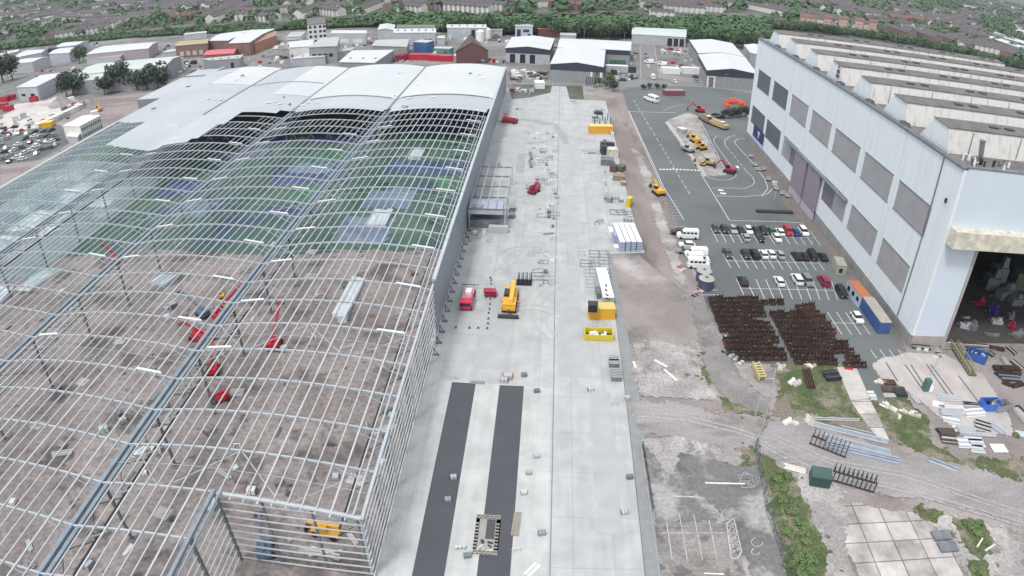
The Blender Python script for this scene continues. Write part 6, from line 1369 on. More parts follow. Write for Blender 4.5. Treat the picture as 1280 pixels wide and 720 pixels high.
strip = [(672, 186), (676, 187), (681, 186), (684, 190), (678, 191), (688, 196), (686, 199), (694, 189), (675, 198), (669, 205), (672, 200), (679, 202), (683, 207), (677, 212), (686, 213), (689, 217), (687, 222), (692, 220), (676, 226), (681, 225), (684, 231), (690, 231), (678, 237), (675, 245), (694, 238), (694, 243), (696, 248), (688, 250), (697, 253), (690, 258), (692, 262), (684, 261), (686, 266), (692, 268), (675, 262), (678, 270), (681, 272), (686, 272), (692, 274), (691, 284), (675, 292), (686, 293), (692, 300), (671, 313), (664, 318), (680, 316), (683, 321), (674, 328), (679, 328), (690, 327), (674, 341), (682, 341), (675, 349), (675, 357), (682, 355), (688, 354), (667, 186), (663, 190), (672, 168), (668, 173), (684, 167), (661, 167), (689, 168), (646, 137), (650, 136), (645, 143), (694, 160), (694, 166), (691, 172)]
for i, (x, y) in enumerate(strip): pallet(f'small item in the strewn strip along the yard joint, {nth(i + 1)} from the far end', x, y, CR.choice((0, 1, 2, 2, 3, 4, 5, 2)), CR.choice((0, 1.57, .3)), CR.uniform(.55, .95), 'goods strewn along the yard joint')
k = 0
for x, y, kk in ((747, 139, 3), (745, 142, 1), (752, 147, 3), (743, 152, 4), (746, 155, 5), (750, 155, 4), (755, 150, 5), (757, 154, 4), (760, 154, 5), (748, 140, 1), (752, 138, 5), (755, 138, 0), (717, 127, 3), (720, 129, 3), (765, 168, 1), (756, 178, 1), (753, 184, 1), (767, 207, 1), (771, 210, 1), (776, 214, 1), (769, 222, 3), (774, 224, 0), (778, 225, 1), (779, 231, 1), (756, 217, 5), (756, 223, 5), (756, 228, 5), (757, 233, 5), (757, 238, 5), (758, 243, 5), (758, 249, 1), (764, 253, 0), (769, 249, 1), (776, 253, 4), (772, 266, 2), (777, 266, 2), (782, 266, 2), (786, 268, 2), (784, 277, 1), (789, 277, 0), (746, 281, 5), (749, 279, 5), (753, 278, 5), (727, 320, 5), (734, 190, 2), (740, 192, 3), (745, 190, 2)):
    k += 1; pallet(f'item stored along the eastern yard edge, {nth(k)} in order from the far end', x, y, kk, CR.choice((0, .2, 1.57)), CR.uniform(.8, 1.3), 'goods along the eastern yard edge')
k = 0
for x, y in ((732, 330), (737, 330), (743, 318), (749, 318), (755, 318), (743, 326), (749, 326), (755, 326), (743, 333), (750, 334), (757, 336), (737, 342), (744, 342), (756, 342), (739, 355), (672, 346), (680, 346), (687, 350)):
    k += 1; pallet(f'rectangular frame laid flat on the yard, {nth(k)} from the white panel stacks', x, y, 2, 0, 1.0, 'frames laid flat on the yard')
for i, (x, y) in enumerate(((613, 348), (614, 351), (614, 356), (613, 361.5), (613, 374), (612.5, 381), (612, 387), (611, 392), (610.5, 399), (610, 405), (609, 411), (598, 410.5), (587, 410.5), (570, 410))):
    p = G(x, y); t = thing('floor_socket', f'small dark post on the bare concrete, {nth(i + 1)} of a line turning west', 'post', (p.x, p.y, .05), 0, 'line of small dark posts'); MB().cb(0, 0, 0, .45, .45, .12).build('base', M_gut, t); MB().cb(0, 0, .12, .2, .2, .3).build('stub', M_beam2, t)
p = G(655, 354); t = thing('bar_cage', 'four black upright bar cages in a dark tray above the crane', 'bar cage', (p.x, p.y, .05)); MB().box(-1.7, -1.2, 0, 1.7, 1.2, .25).build('tray', M_dark, t)
for i in range(4): q = MB(); [q.beam((-1.3 + i * .85 + a, b, .2), (-1.3 + i * .85 + a, b, 2.2), .12) for a in (0, .3) for b in (-.9, 0, .9)]; q.build('bars', M_dark, t)
for i, (x, y) in enumerate(((767, 453), (767, 457), (770, 468), (770, 474))):
    p = G(x, y); t = thing('grey_crate', f'grey slatted crate near the yard edge, {nth(i + 1)} from the far end of four', 'crate', (p.x, p.y, .05), 0, 'grey slatted crates'); MB().box(-.9, -.8, 0, .9, .8, .9).build('body', M_gut, t); q = MB(); [q.box(-.95, y_, .9, .95, y_ + .15, 1.0) for y_ in (-.7, -.2, .3)]; q.build('slat', M_lgrey, t)
k = 0
for x, y, kk, lab in ((738, 488, 1, 'lone small dark box on the open concrete'), (768, 507, 5, 'small red tripod on the open concrete'), (787, 598, 1, 'dark square cover near the east yard edge, upper one'), (780, 642, 1, 'dark square cover near the east yard edge, lower one'), (784, 499, 0, 'white sack just outside the yard edge'), (655, 470, 1, 'dark box beside the orange trolley'), (671, 490, 1, 'white box on the pale apron near the joint'), (671, 571, 0, 'grey item right of the tarmac strip, upper'), (661, 592, 0, 'grey pallet right of the tarmac strip'), (655, 617, 0, 'small grey load right of the tarmac strip, lower'), (645, 690, 5, 'dark trestle near the bottom of the apron'), (567, 598, 1, 'small dark box left of the tarmac strips'), (560, 626, 1, 'pale box on the left tarmac strip'), (575, 687, 4, 'dark drums between the tarmac strips'), (584, 696, 1, 'grey slab between the tarmac strips'), (677, 668, 1, 'tiny dark block right of the strips')):
    pallet(lab, x, y, kk, .2, .6 if kk == 1 else .8)
t = loose('plank_pile', 'pile of long grey planks on the apron right of the strips', 'planks', (648, 672), (652, 642), 4, .28, mat('grey timber', (.27, .25, .22), .9), .24, .12)
loose('leaning_sheets', 'white panels leaning near the joint at the bottom of the yard', 'panels', (662, 722), (676, 708), 2, .6, M_white, .4, .1)
pallet('orange and red trolley at the head of the tarmac strips', 635, 472, 0, 0, 1.4); p = G(636, 473)
t = loose('orange_frames', 'rusty orange frames stacked by the head of the strips', 'frames', (628, 473), (642, 472), 4, .4, [COL['orange'], mat('rust orange', (.40, .17, .10)), M_lgrey], .25, .25)
for i, (x, y) in enumerate(((630, 477), (566, 474), (597, 479))): pallet(('red box beside the orange frames', 'white trestle at the head of the left strip', 'black channel lying between the strip heads')[i], x, y, (1, 5, 3)[i], 0, .8)
# excavated inspection pit
A, B = G(590, 693), G(622, 693.5); C2 = G(592, 645)
t = thing('shutter_frame', 'square slatted timber frame around a poured slab across the tarmac strip', 'frame', (A.x, A.y, .05)); W_, H_ = (B - A).length, (C2 - A).length
MB().box(.2, .2, 0, W_ - .2, H_ - .2, .05).build('slab', mat('grey screed', (.30, .305, .29), .9, .15, .6), t)
for nm, (x0, y0, x1, y1) in (('near', (0, 0, W_, .5)), ('far', (0, H_ - .5, W_, H_)), ('left', (0, .5, .5, H_ - .5)), ('right', (W_ - .6, .5, W_, H_ - .5))):
    q = MB(); q.box(x0, y0, 0, x1, y0 + .08 if y1 - y0 < 1 else y1, .4 if y1 - y0 < 1 else .06); q.box(x0, y1 - .08 if y1 - y0 < 1 else y0, 0, x1, y1, .4 if y1 - y0 < 1 else .06)
    n_ = int(max(x1 - x0, y1 - y0) / .6)
    for i in range(n_): q.box(x0 + (i * .6 if x1 - x0 > 1 else 0), y0 + (i * .6 if y1 - y0 > 1 else 0), .06, x0 + (i * .6 + .12 if x1 - x0 > 1 else .5), y0 + (i * .6 + .12 if y1 - y0 > 1 else .5), .34)
    q.build('timber_edge', mat('shutter timber', (.33, .325, .30), .9), t)
for i in range(6): MB().cb(rnd.uniform(.8, W_ - 1), rnd.uniform(.6, 2.2), .06, rnd.uniform(.3, 1.3), rnd.uniform(.1, .5), rnd.uniform(.1, .4), rot=rnd.uniform(0, 3)).build('loose_timber', (M_beam2, M_rend)[i % 2], t)
q = MB(); q.box(W_ - 1.9, H_ * .4, .06, W_ - .7, H_ - .6, .09); q.build('dark_opening', M_tar, t)
# plant room annex on the hall's east wall
t = thing('annex_frame', 'grey steel-framed annex with flat roof and dark undercroft on the hall wall', 'annex', (-19.3, 0, .03)); 
ax0, ax1 = -19.5, -10.2; ya, yb = gy0, gy1 = G(585, 287)[1], G(596, 231)[1]
zz = 5.6; yr = ya + 13
def lb(m_): return m_
for nm, b_, m_ in (('roof_slab', (ax0, ya, zz - .5, ax1 - .6, yr - 6, zz), M_gbl), ('back_wall', (ax0, yr - 6.3, 0, ax1 - .6, yr - 6, zz - .5), M_gblk), ('floor_slab', (ax0, ya - .5, .0, ax1, yr, .4), M_conc), ('front_beam', (ax0, ya - .25, zz - 1.1, ax1 - .4, ya, zz - .1), M_galv), ('roof_hatch', (ax0 + 1, ya + 1, zz, ax0 + 3.6, ya + 3, zz + .3), M_purp), ('low_unit', (ax1 - 4, ya - 2.0, .05, ax1 + .8, ya - .6, 1.9), M_lgrey)):
    x0, y0, z0, x1, y1, z1 = b_; q = MB(); q.box(x0, y0, z0, x1, y1, z1); q.v = [(x - t.location.x, y, z - .03) for x, y, z in q.v]; q.build(nm, m_, t)
for j in range(5):
    yy = ya + j * (yb - ya) / 4.0
    for x in (ax0 + .2, ax1): q = MB(); q.beam((x - t.location.x, yy, 0), (x - t.location.x, yy, zz + .2), .25); q.build('post', M_galv, t)
    q = MB(); q.beam((ax0 - t.location.x, yy, zz + .2), (ax1 - t.location.x, yy, zz + .2), .25, .3); q.build('cross_beam', M_gut, t)
for i in range(5): x = ax0 + .2 + i * (ax1 - ax0) / 4.2; q = MB(); q.beam((x - t.location.x, ya, zz + .3), (x - t.location.x, yb, zz + .3), .16); q.build('rail', M_lgrey, t)
q = MB(); q.box(ax0 + .3 - t.location.x, ya + .3, .42, ax1 - 1.2 - t.location.x, ya + 3, 2.6); q.build('stored_plant', M_gut, t)
for i, (x, y) in enumerate(((641, 263), (640, 272), (605, 291), (600, 295), (594, 293), (624, 208), (589, 301), (612, 299), (634, 265))): pallet(f'item left near the annex on the hall wall, {nth(i + 1)} of nine', x, y, (1, 1, 3, 3, 0, 5, 4, 3, 0)[i], 1.5, 1.2, 'goods near the annex')
# scaffold brackets down the hall's east wall
for i in range(16):
    y = Y0 + DY * (6.5 + i * .5); t = thing('wall_bracket', f'dark bracket at the foot of the hall wall, {nth(i + 1)} from the near end', 'bracket', (HX[0] + .9, y, .05), 0, 'dark brackets along the hall wall'); q = MB(); q.beam((-.4, 0, 0), (-.4, 0, 1.6), .1); q.beam((-.4, 0, 1.5), (.4, 0, 0), .1); q.build('strut', M_beam2, t); MB().box(-.6, -.3, 0, .6, .3, .08).build('foot', M_gut, t)

# ================================================================== inside the hall
def floorstack(label, a, b, wd, n, m, h=.9, g='sheet packs on the hall floor'):
    A, B = G(*a), G(*b); L = (B - A).length; ang = math.atan2((B - A).y, (B - A).x); t = thing('sheet_pack', label, 'sheet pack', (A.x, A.y, .03), ang, g)
    for i in range(n): MB().box(0, i * (wd + .12), 0, L * CR.uniform(.8, 1), i * (wd + .12) + wd, h * CR.uniform(.7, 1.1)).build('pack', m, t)
M_pb = mat('pale blue pack', (.52, .58, .62), .5, .12, .8)
floorstack('long pale packs on the mud of the nearest bay', (434, 398), (458, 350), 1.0, 3, M_pb); floorstack('short pale cubes below the long packs', (422, 404), (434, 404), 2.4, 2, M_pb, 1.8); floorstack('pale packs on the green floor, nearest bay', (482, 284), (493, 262), 1.6, 3, M_pb, .8); floorstack('pale packs at the far floor of the nearest bay', (526, 200), (533, 188), 1.4, 3, M_pb)
floorstack('pale packs at mid floor of the second bay', (205, 360), (225, 345), 1.0, 4, M_pb); floorstack('pale packs at the western edge of view', (-2, 385), (22, 360), 1.4, 3, M_pb, 1.2); floorstack('white-blue packs west bay by the valley', (50, 300), (82, 285), 1.3, 4, M_pb, .5)
rr = random.Random(5)
k = 0
for i in range(70):
    x, y = rr.uniform(10, 500), rr.uniform(330, 715); p = G(x, y)
    if p.x > -23 or p.x < -150 or (p.y < 50 and p.x > -39 and False): continue
    k += 1; pallet(f'small debris item on the hall mud, {nth(k)} by distance from the south wall', x, y, rr.choice((3, 3, 5, 0, 1)), rr.uniform(0, 3), rr.uniform(.6, 1.3), 'debris on the hall mud')
k = 0
for x, y in ((204, 642), (296, 491), (388, 345), (390, 315), (103, 478), (150, 427), (47, 532), (345, 305), (445, 600), (240, 400)):
    k += 1; p = G(x, y); t = thing('base_slab', f'pale concrete base round a hall column, {nth(k)} of ten', 'slab', (p.x, p.y, .02), rr.uniform(-.2, .2), 'pale concrete bases in the hall'); MB().cb(0, 0, 0, 2.6, 2.2, .15).build('slab', M_slab, t); MB().cb(.3, .2, .15, 1.0, .8, .15).build('upstand', M_lgrey, t)
for i, (x, y) in enumerate(((278, 372), (279, 384))): digger((x, y), .5 + i, f'{"upper" if i == 0 else "lower"} small yellow machine under the rafters by the valley', 'yellow', .45)
q = [(-108, 90), (-100, 84), (-72, 118), (-75, 124)]

# ================================================================== scrap and stores outside the great doorway
k = 0
rows_ = [((1165, 507), (1180, 511), M_wrap), ((1173, 501), (1200, 503), M_lgrey), ((1174, 511), (1205, 512), M_rend), ((1203, 506), (1228, 509), M_lgrey), ((1207, 511), (1235, 513), M_gblk), ((1177, 522), (1199, 524), M_lgrey), ((1178, 527), (1200, 531), M_wrap), ((1208, 522), (1232, 520), M_wrap), ((1216, 545), (1245, 547), M_lgrey), ((1194, 540), (1210, 540), M_wrap), ((1199, 545), (1220, 546), M_lgrey), ((1205, 551), (1228, 552), M_pb), ((1214, 559), (1232, 560), M_pb), ((1214, 566), (1232, 568), M_mroof), ((1198, 560), (1212, 561), M_wrap), ((1242, 566), (1260, 566), M_wrap), ((1218, 534), (1238, 540), M_dark), ((1176, 548), (1196, 549), M_bark), ((1177, 554), (1196, 556), M_rust2), ((1168, 536), (1172, 541), M_beam2), ((1270, 545), (1284, 548), M_pb), ((1236, 533), (1252, 545), M_gbl), ((1104, 482), (1120, 483), M_rust2), ((1103, 490), (1132, 492), M_bark), ((1105, 497), (1120, 497), M_lgrey), ((1120, 497), (1134, 497), M_beam2), ((1088, 500), (1096, 500), M_wrap), ((1137, 495), (1146, 505), M_lgrey)]
for a, b, m_ in rows_:
    k += 1; beampile('steel_stack', f'stack of plate and sections outside the great doorway, {nth(k)} of the yard stacks', 'stack', a, b, CR.randrange(2, 5), [m_, M_lgrey if CR.random() < .4 else m_], .45, .18, 'yard stacks outside the doorway', .55, CR.randrange(1, 4), 'section')
k = 0
for a, b in (((1245, 462), (1262, 470)), ((1243, 464), (1275, 465)), ((1245, 470), (1276, 470)), ((1262, 452), (1276, 464)), ((1250, 448), (1256, 458)), ((1251, 476), (1276, 478)), ((1252, 480), (1262, 484)), ((1205, 434), (1235, 436)), ((1208, 439), (1230, 440)), ((1236, 437), (1255, 440)), ((1268, 510), (1284, 525)), ((1264, 512), (1280, 530)), ((1255, 436), (1265, 445)), ((1266, 486), (1280, 483)), ((1232, 441), (1240, 447)), ((1140, 436), (1163, 438)), ((1144, 432), (1160, 433)), ((1170, 446), (1176, 447))):
    k += 1; beampile('scrap_heap', f'dark scrap sections on the worn ground at right, {nth(k)} heap from the doorway', 'scrap', a, b, CR.randrange(2, 4), [CR.choice((M_rust, M_bark, M_lgrey, M_beam2)), CR.choice((M_rust, M_slab, M_beam))], .35, .3, 'dark scrap heaps at the right', .5, 2, 'section')
def skipbin(q0, rz, label, m, sc_=1):
    p = G(*q0); t = thing('skip_bin', label, 'skip', (p.x, p.y, .03), rz); q = MB()
    q.cb(0, 0, .1, 3.2, 1.9, .12); q.build('floor_plate', m, t)
    for x0, y0, x1, y1 in ((-1.7, -1.0, 1.7, -.9), (-1.7, .9, 1.7, 1.0), (-1.7, -.9, -1.6, .9), (1.6, -.9, 1.7, .9)): MB().box(x0, y0, .1, x1, y1, 1.4).build('side', m, t)
    for i in range(5): MB().cb(CR.uniform(-1.2, 1.2), CR.uniform(-.6, .6), .25, .9, .4, CR.uniform(.4, 1.1), rot=CR.uniform(0, 3)).build('contents', (M_lgrey, m, M_beam2)[i % 3], t)
    t.scale = (sc_,) * 3
skipbin((1219, 449), -.6, 'bright blue skip standing on the worn ground by the doorway', paint('skip blue', (.03, .11, .38)), 1.3); skipbin((1236, 510), 0, 'blue tarpaulined bin at the right of the assembly slab', paint('tarp blue', (.05, .14, .55)), 1.2); skipbin((1250, 511), .2, 'dark open bin right of the blue tarpaulined bin', M_gblk, 1.1)
p = G(1157, 488); t = thing('green_cabinet', 'green cabinet with white side standing on the assembly slab', 'cabinet', (p.x, p.y, .03)); MB().box(-.8, -.5, 0, .4, .6, 2.6).build('cabinet', mat('cabinet green', (.07, .14, .11)), t); MB().box(.42, -.5, 0, 1.3, .6, 1.0).build('white_side', M_wrap, t)
A, B = G(1190, 432), G(1215, 471); t = thing('gantry', 'olive lattice walkway leading away from the doorway corner', 'walkway', (A.x, A.y, .03), math.atan2((B - A).y, (B - A).x)); L = (B - A).length; om = mat('olive rail', (.36, .35, .22), .7)
MB().box(0, -.9, .3, L, .9, .5).build('deck', mat('olive deck', (.12, .12, .075), .8), t)
for y in (-.9, .9): q = MB(); q.beam((0, y, 1.6), (L, y, 1.6), .12); [q.beam((i * L / 10, y, .4), (i * L / 10, y, 1.6), .09) for i in range(11)]; [q.beam((i * L / 10, y, .5), ((i + 1) * L / 10, y, 1.6), .06) for i in range(10)]; q.build('rail', om, t)
# concrete kerbs and blocks
for i, (x, y) in enumerate(((1146, 435), (1158, 436), (1102, 478), (1170, 447), (1108, 506), (1142, 517), (1116, 512), (1124, 522), (1130, 515), (1146, 520), (1012, 458), (1018, 457), (975, 460), (980, 459), (996, 480), (990, 478), (984, 528), (994, 530), (1010, 525), (1015, 530))):
    p = G(x, y); o = MB(); a = CR.uniform(1, 2.2); o.cb(0, 0, -.1, a, a * .6, .5, taper=.8); o.cb(a * .5, .3, -.1, a * .6, a * .4, .35, rot=.6, taper=.7); tag(o.build('rubble_block', CR.choice((M_rend, M_slab, M_cream)), None, loc=(p.x, p.y, .02), rz=CR.uniform(0, 3)), f'pale rubble lump on the scrubby ground, {nth(i + 1)} of twenty', 'rubble', 'pale rubble lumps')
for i, (a, b) in enumerate((((829, 463), (845, 477)), ((817, 451), (833, 460)), ((790, 452), (793, 460)), ((1098, 506), (1106, 510)))):
    beampile('loose_board', f'pale board lying on open gravel, {nth(i + 1)} from the left', 'board', a, b, 1, M_rend, .5, .12, 'pale boards on gravel')
loose('concrete_post', 'pale fallen post by the shrubs at the lower right', 'post', (1222, 685), (1229, 674), 1, .3, M_rend, .25, .2); loose('concrete_post', 'second pale fallen post right of the first at lower right', 'post', (1232, 690), (1244, 682), 1, .3, M_rend, .25, .2)
q0 = loose('pole_barrier', 'white and red barrier pole lying on the broken asphalt', 'barrier', (880, 605), (930, 606), 1, .3, M_white, .2, .15)
for i, (x, y) in enumerate(((933, 602), (937, 600), (941, 604))): pallet(f'red and white barrier frame beside the pole, {nth(i + 1)} of three', x, y, 2, i, .8, 'red and white barrier frames')
beampile('dark_blocks', 'two dark weathered hatches sunk beside the cracked slab', 'hatch', (1176, 692), (1198, 690), 2, M_gut, 1.8, .4, None, 2.2, 1, 'hatch')
# interior of the great shed
k = 0
for x, y, m_, s_1, s_2, h_ in ((1222, 380, COL['maroon'], 5, 2, 1.6), (1240, 392, paint('indigo', (.06, .04, .22)), 3, 3, 2.5), (1245, 404, M_lgrey, 4, 2, 1.5), (1263, 411, COL['maroon'], 2, 2, 2), (1262, 398, M_gut, 2, 2, 2), (1255, 372, M_gut, 9, 3, 4), (1245, 350, M_beam, 6, 4, 7), (1268, 380, M_gut, 5, 3, 3), (1236, 360, M_gut, 5, 5, 6), (1206, 410, M_lgrey, 4, 2, 1.4), (1214, 412, M_gut, 3, 2, 2.2), (1207, 398, M_lgrey, 2.5, .6, .5), (1212, 404, M_lgrey, 3, .4, .3), (1272, 420, M_gut, 5, 2, 1.2), (1276, 360, mat('dim green steel', (.10, .14, .10)), 8, 5, 8), (1240, 420, M_gut, 4, 1, .6)):
    k += 1; p = G(x, y); t = thing('shop_machine', f'piece of plant just inside the great doorway, {nth(k)} of sixteen', 'plant', (p.x, p.y, .1), CR.uniform(-.4, .4), 'plant inside the doorway')
    MB().cb(0, 0, 0, s_1 * .7, s_2 * .8, h_ * .6).build('body', m_, t); MB().cb(s_1 * .15, 0, h_ * .6, s_1 * .3, s_2 * .5, h_ * .4, taper=.7).build('head', m_, t); q = MB(); q.beam((-s_1 / 2, 0, h_ * .3), (s_1 / 2, s_2 / 2, h_ * .8), .25); q.beam((-s_1 / 2, s_2 / 2, .1), (s_1 / 2, s_2 / 2, .1), .3); q.build('brace', M_gut, t)
MB_l = MB()
p = Vector((104, 120, 30)); t = thing('shed_lamp', 'single bright lamp high inside the doorway of the blue shed', 'lamp', tuple(p)); e_m = bpy.data.materials.new('lamp glow'); e_m.use_nodes = True; b_ = N(e_m)['Principled BSDF']; b_.inputs['Emission Color'].default_value = (1, 1, .95, 1); b_.inputs['Emission Strength'].default_value = 6
MB().cb(0, 0, 0, .9, .5, .12).build('lens', e_m, t); MB().cb(0, 0, .12, 1.1, .7, .3).build('housing', M_gut, t); q = MB(); q.beam((0, 0, .4), (0, 0, 8.4), .08); q.build('hanger', M_gut, t)
# dark roadside wrecks along the shed's far wall
k = 0
for x, y, c in ((944, 208, M_beam2), (949, 214, M_rust), (954, 213, M_beam2), (960, 226, M_rust), (968, 231, M_cream), (970, 238, M_beam2), (978, 244, M_rust2), (984, 247, M_rust2), (938, 197, M_beam2)):
    k += 1; p = G(x, y); beampile('scrap_heap', f'small dark heap along the far shed wall, {nth(k)} from the far end', 'scrap', (x - 3, y), (x + 3, y + 1), 3, [c, M_lgrey], .5, .4, 'small heaps along the shed wall', .7, 2, 'section')
k = 0
for x, y in ((851, 338), (848, 334), (872, 362), (868, 366), (866, 370), (876, 364), (905, 430), (907, 436), (909, 443), (904, 424), (903, 440), (901, 412), (918, 450), (924, 455), (912, 446)):
    k += 1; beampile('rubbish_heap', f'pale and dark rubbish at the car park edge, {nth(k)} from the far end', 'rubbish', (x - 2, y), (x + 2, y + 2), 3, [CR.choice((M_rend, M_beam2, M_lgrey, COL['red'])), M_gblk], .35, .3, 'rubbish along the car park edge', .5, 1, 'piece')

# ================================================================== yards of the estate
ER = random.Random(99)
k = 0
ZN = ['yard at the western picture edge', 'strip by the mint roofs', 'lane of the ribbon-window block', 'corner by the grey shed', 'yard behind the mint roofs', 'stone yard edge', 'western parking ground', 'back lane of the hall', 'gap before the long shed', 'scrapyard west part', 'yard of the three-bay warehouse back', 'yards under the belt', 'lane west of the navy warehouse', 'yard of the three-bay warehouse', 'pavement by the navy warehouse', 'lane by the green shutter', 'top of the road yard', 'road yard east', 'hotel forecourt', 'lane by the hall end', 'scrapyard', 'grey panel shed yard', 'brick works yard', 'white block car park', 'line along the earth ground', 'parking ground top', 'mint roof yard', 'bend of the west road', 'concrete tongue head', 'ribbon-window yard', 'spare']
zones = [((0, 84), (20, 96), 10), ((100, 84), (124, 92), 10), ((62, 100), (88, 112), 14), ((246, 84), (262, 94), 6), ((180, 58), (215, 68), 14), ((80, 130), (100, 150), 12), ((0, 150), (40, 176), 14), ((300, 74), (345, 80), 8), ((455, 44), (492, 54), 10), ((480, 68), (512, 78), 14), ((610, 44), (635, 56), 14), ((556, 44), (610, 50), 12), ((690, 50), (700, 80), 8), ((640, 90), (684, 100), 60), ((762, 92), (796, 100), 10), ((770, 66), (796, 88), 14), ((826, 62), (862, 70), 22), ((826, 74), (872, 90), 14), ((345, 50), (383, 60), 14), ((600, 78), (630, 78), 22), ((505, 60), (565, 72), 26), ((430, 52), (470, 60), 12), ((205, 60), (245, 74), 18), ((320, 70), (360, 80), 6), ((50, 132), (105, 158), 44), ((0, 150), (50, 158), 8), ((215, 80), (245, 92), 10), ((110, 52), (135, 60), 10), ((640, 108), (665, 118), 8), ((40, 88), (84, 98), 8)]
pal = [M_lgrey, M_wrap, M_gut, M_rend, M_bark, M_beam2, COL['red'], COL['silver'], M_pb, M_cream, M_cwall]
for zi, ((x0, y0), (x1, y1), n) in enumerate(zones):
    for i in range(n):
        x, y = ER.uniform(x0, x1), ER.uniform(y0, y1)
        if x0 == 50: y = 158 - (x - 50) * .48 + ER.uniform(-3, 3)
        p = G(x, y); k += 1; s = ER.uniform(1.0, 3.0)
        bn_ = i % 3 == 0; t = thing('storage_bin' if bn_ else 'stacked_goods', f'{"storage bin" if bn_ else "stacked goods"}, {nth(i + 1)} in the {ZN[min(zi, 30)]}', 'bin' if bn_ else 'goods', (p.x, p.y, 0), ER.uniform(0, 3), 'storage bins in the estate yards' if bn_ else 'stacked goods in the estate yards')
        m_ = ER.choice(pal)
        if bn_:
            MB().cb(0, 0, 0, s * 1.5, s * .8, s * .5, taper=1.08).build('bin_body', m_, t); MB().cb(0, 0, s * .5, s * 1.4, s * .7, .06).build('bin_load', M_gut, t); continue
        MB().cb(0, 0, 0, s, s * .7, s * ER.uniform(.4, .9)).build('stack', m_, t); MB().cb(s * .2, s * .6, 0, s * .7, s * .4, s * .4).build('side_stack', ER.choice(pal), t)
for i, (a, b, c) in enumerate((((508, 75), (537, 75.5), COL['red']), ((536, 76), (551, 76.5), COL['bright red']), ((551, 77), (567, 77), COL['red']), ((567, 77), (574, 76), M_wrap), ((502, 77), (514, 74), COL['maroon']))):
    container('red_container', f'{("red","bright red","red","white-fronted","maroon")[i]} container in the scrapyard row beyond the hall, {nth(i + 1)}', 'container', a, b, 5, 3.4, c, None, 'container row beyond the hall', ribs=False)
container('blue_shed', 'blue sheet-metal shed with pale roof in the scrapyard', 'shed', (517, 66), (534, 67), 9, 7, paint('scrapyard blue', (.05, .12, .28)), M_mroof, ribs=False); container('green_hopper', 'teal green hopper right of the blue scrapyard shed', 'hopper', (542, 68), (562, 69), 6, 4, paint('teal', (.10, .25, .22)), M_mroof, ribs=False)
for i, (x, y) in enumerate(((603, 48), (609, 48), (600, 51))): p = G(x, y, 0); t = thing('white_silo', f'squat white silo by the maroon shed, {nth(i + 1)} of three', 'silo', (p.x, p.y, 0), 0, 'squat white silos'); MB().cyl((0, 0, 0), (0, 0, 6.5), 2.6, 14).build('drum', M_white, t); MB().cyl((0, 0, 6.5), (0, 0, 7.8), 2.6, 14, r2=.6).build('cap', M_white, t)
for i, (x, y) in enumerate(((33, 84.5), (39, 84.5))): p = G(x, y); t = thing('white_tank', f'{"left" if i == 0 else "right"} white globe tank on the western estate', 'tank', (p.x, p.y, 0), 0, 'white globe tanks'); MB().cyl((0, 0, .5), (0, 0, 5), 2.6, 14).build('drum', M_white, t); MB().cyl((0, 0, 5), (0, 0, 6), 2.6, 14, r2=1.2).build('cap', M_white, t)
for i, (x, y) in enumerate(((5, 128), (12, 126), (3, 137), (9, 140), (42, 128))): container('red_plant', f'crimson machine at the western stone yard, {nth(i + 1)} of five', 'machine', (x - 5, y), (x + 4, y - 1), 4, 3, COL['bright red'], COL['maroon'], 'crimson machines', ribs=False)
# stone heap
for i, (x, y, r, h) in enumerate(((77, 130, 8, 5), (72, 133, 5, 3), (96, 133, 4, 2), (103, 131, 4, 2.4), (110, 128, 3, 2))):
    p = G(x, y); q = MB(); ring = 14; n_ = 5; V = []
    for j in range(n_):
        rj = r * (1 - j / n_); z = h * (1 - (1 - j / n_) ** 1.3)
        V.append([(math.cos(a * 6.283 / ring) * rj * ER.uniform(.85, 1.1), math.sin(a * 6.283 / ring) * rj * ER.uniform(.85, 1.1), z) for a in range(ring)])
    for j in range(n_ - 1):
        for a in range(ring): q.face([V[j][a], V[j][(a + 1) % ring], V[j + 1][(a + 1) % ring], V[j + 1][a]])
    for a in range(ring): q.face([V[-1][a], V[-1][(a + 1) % ring], (0, 0, h)])
    tag(q.build('stone_heap', M_haul, None, loc=(p.x, p.y, -.02)), f'grey heap of crushed stone on the western yard, {nth(i + 1)} from the left', 'stone heap', 'crushed stone heaps')
container('yellow_skip', 'yellow skip among the western parked cars', 'skip', (51, 161), (65, 159), 5, 2.6, COL['yellow'], paint('yellow top', (.72, .55, .12)), ribs=False); digger((124, 139), .6, 'small yellow excavator on the levelled earth', 'yellow', 1.0)
# people on the far roof and vents
k = 0
for x, y in ((305, 95), (288, 90), (296, 99), (303, 94), (325, 82), (332, 85), (262, 104), (235, 106), (269, 122), (261, 122), (276, 121), (192, 135), (385, 125), (378, 128), (397, 127), (362, 127), (350, 128), (600, 92), (602, 96), (588, 71.5 + 20), (510, 120), (541, 121), (495, 115), (506, 131), (596, 135), (500, 90), (522, 103), (355, 120), (345, 126), (335, 128)):
    k += 1; p = G(x, y, 14); t = thing('roof_bundle', f'small white bundle left on the finished roof sheets, {nth(k)} of the scatter', 'bundle', (p.x, p.y, hz(0, HX[0] - (HX[0] - p.x) % 36.8) + .75 if p.x > -167 else 12.3), ER.uniform(0, 3), 'small bundles on the roof sheets')
    a_ = ER.uniform(.8, 2.6); MB().cb(0, 0, 0, a_, .45, .35).build('pack', M_wrap if k % 4 else M_gut, t); MB().cb(0, .5, 0, a_ * .6, .3, .25).build('pack', M_lgrey, t)

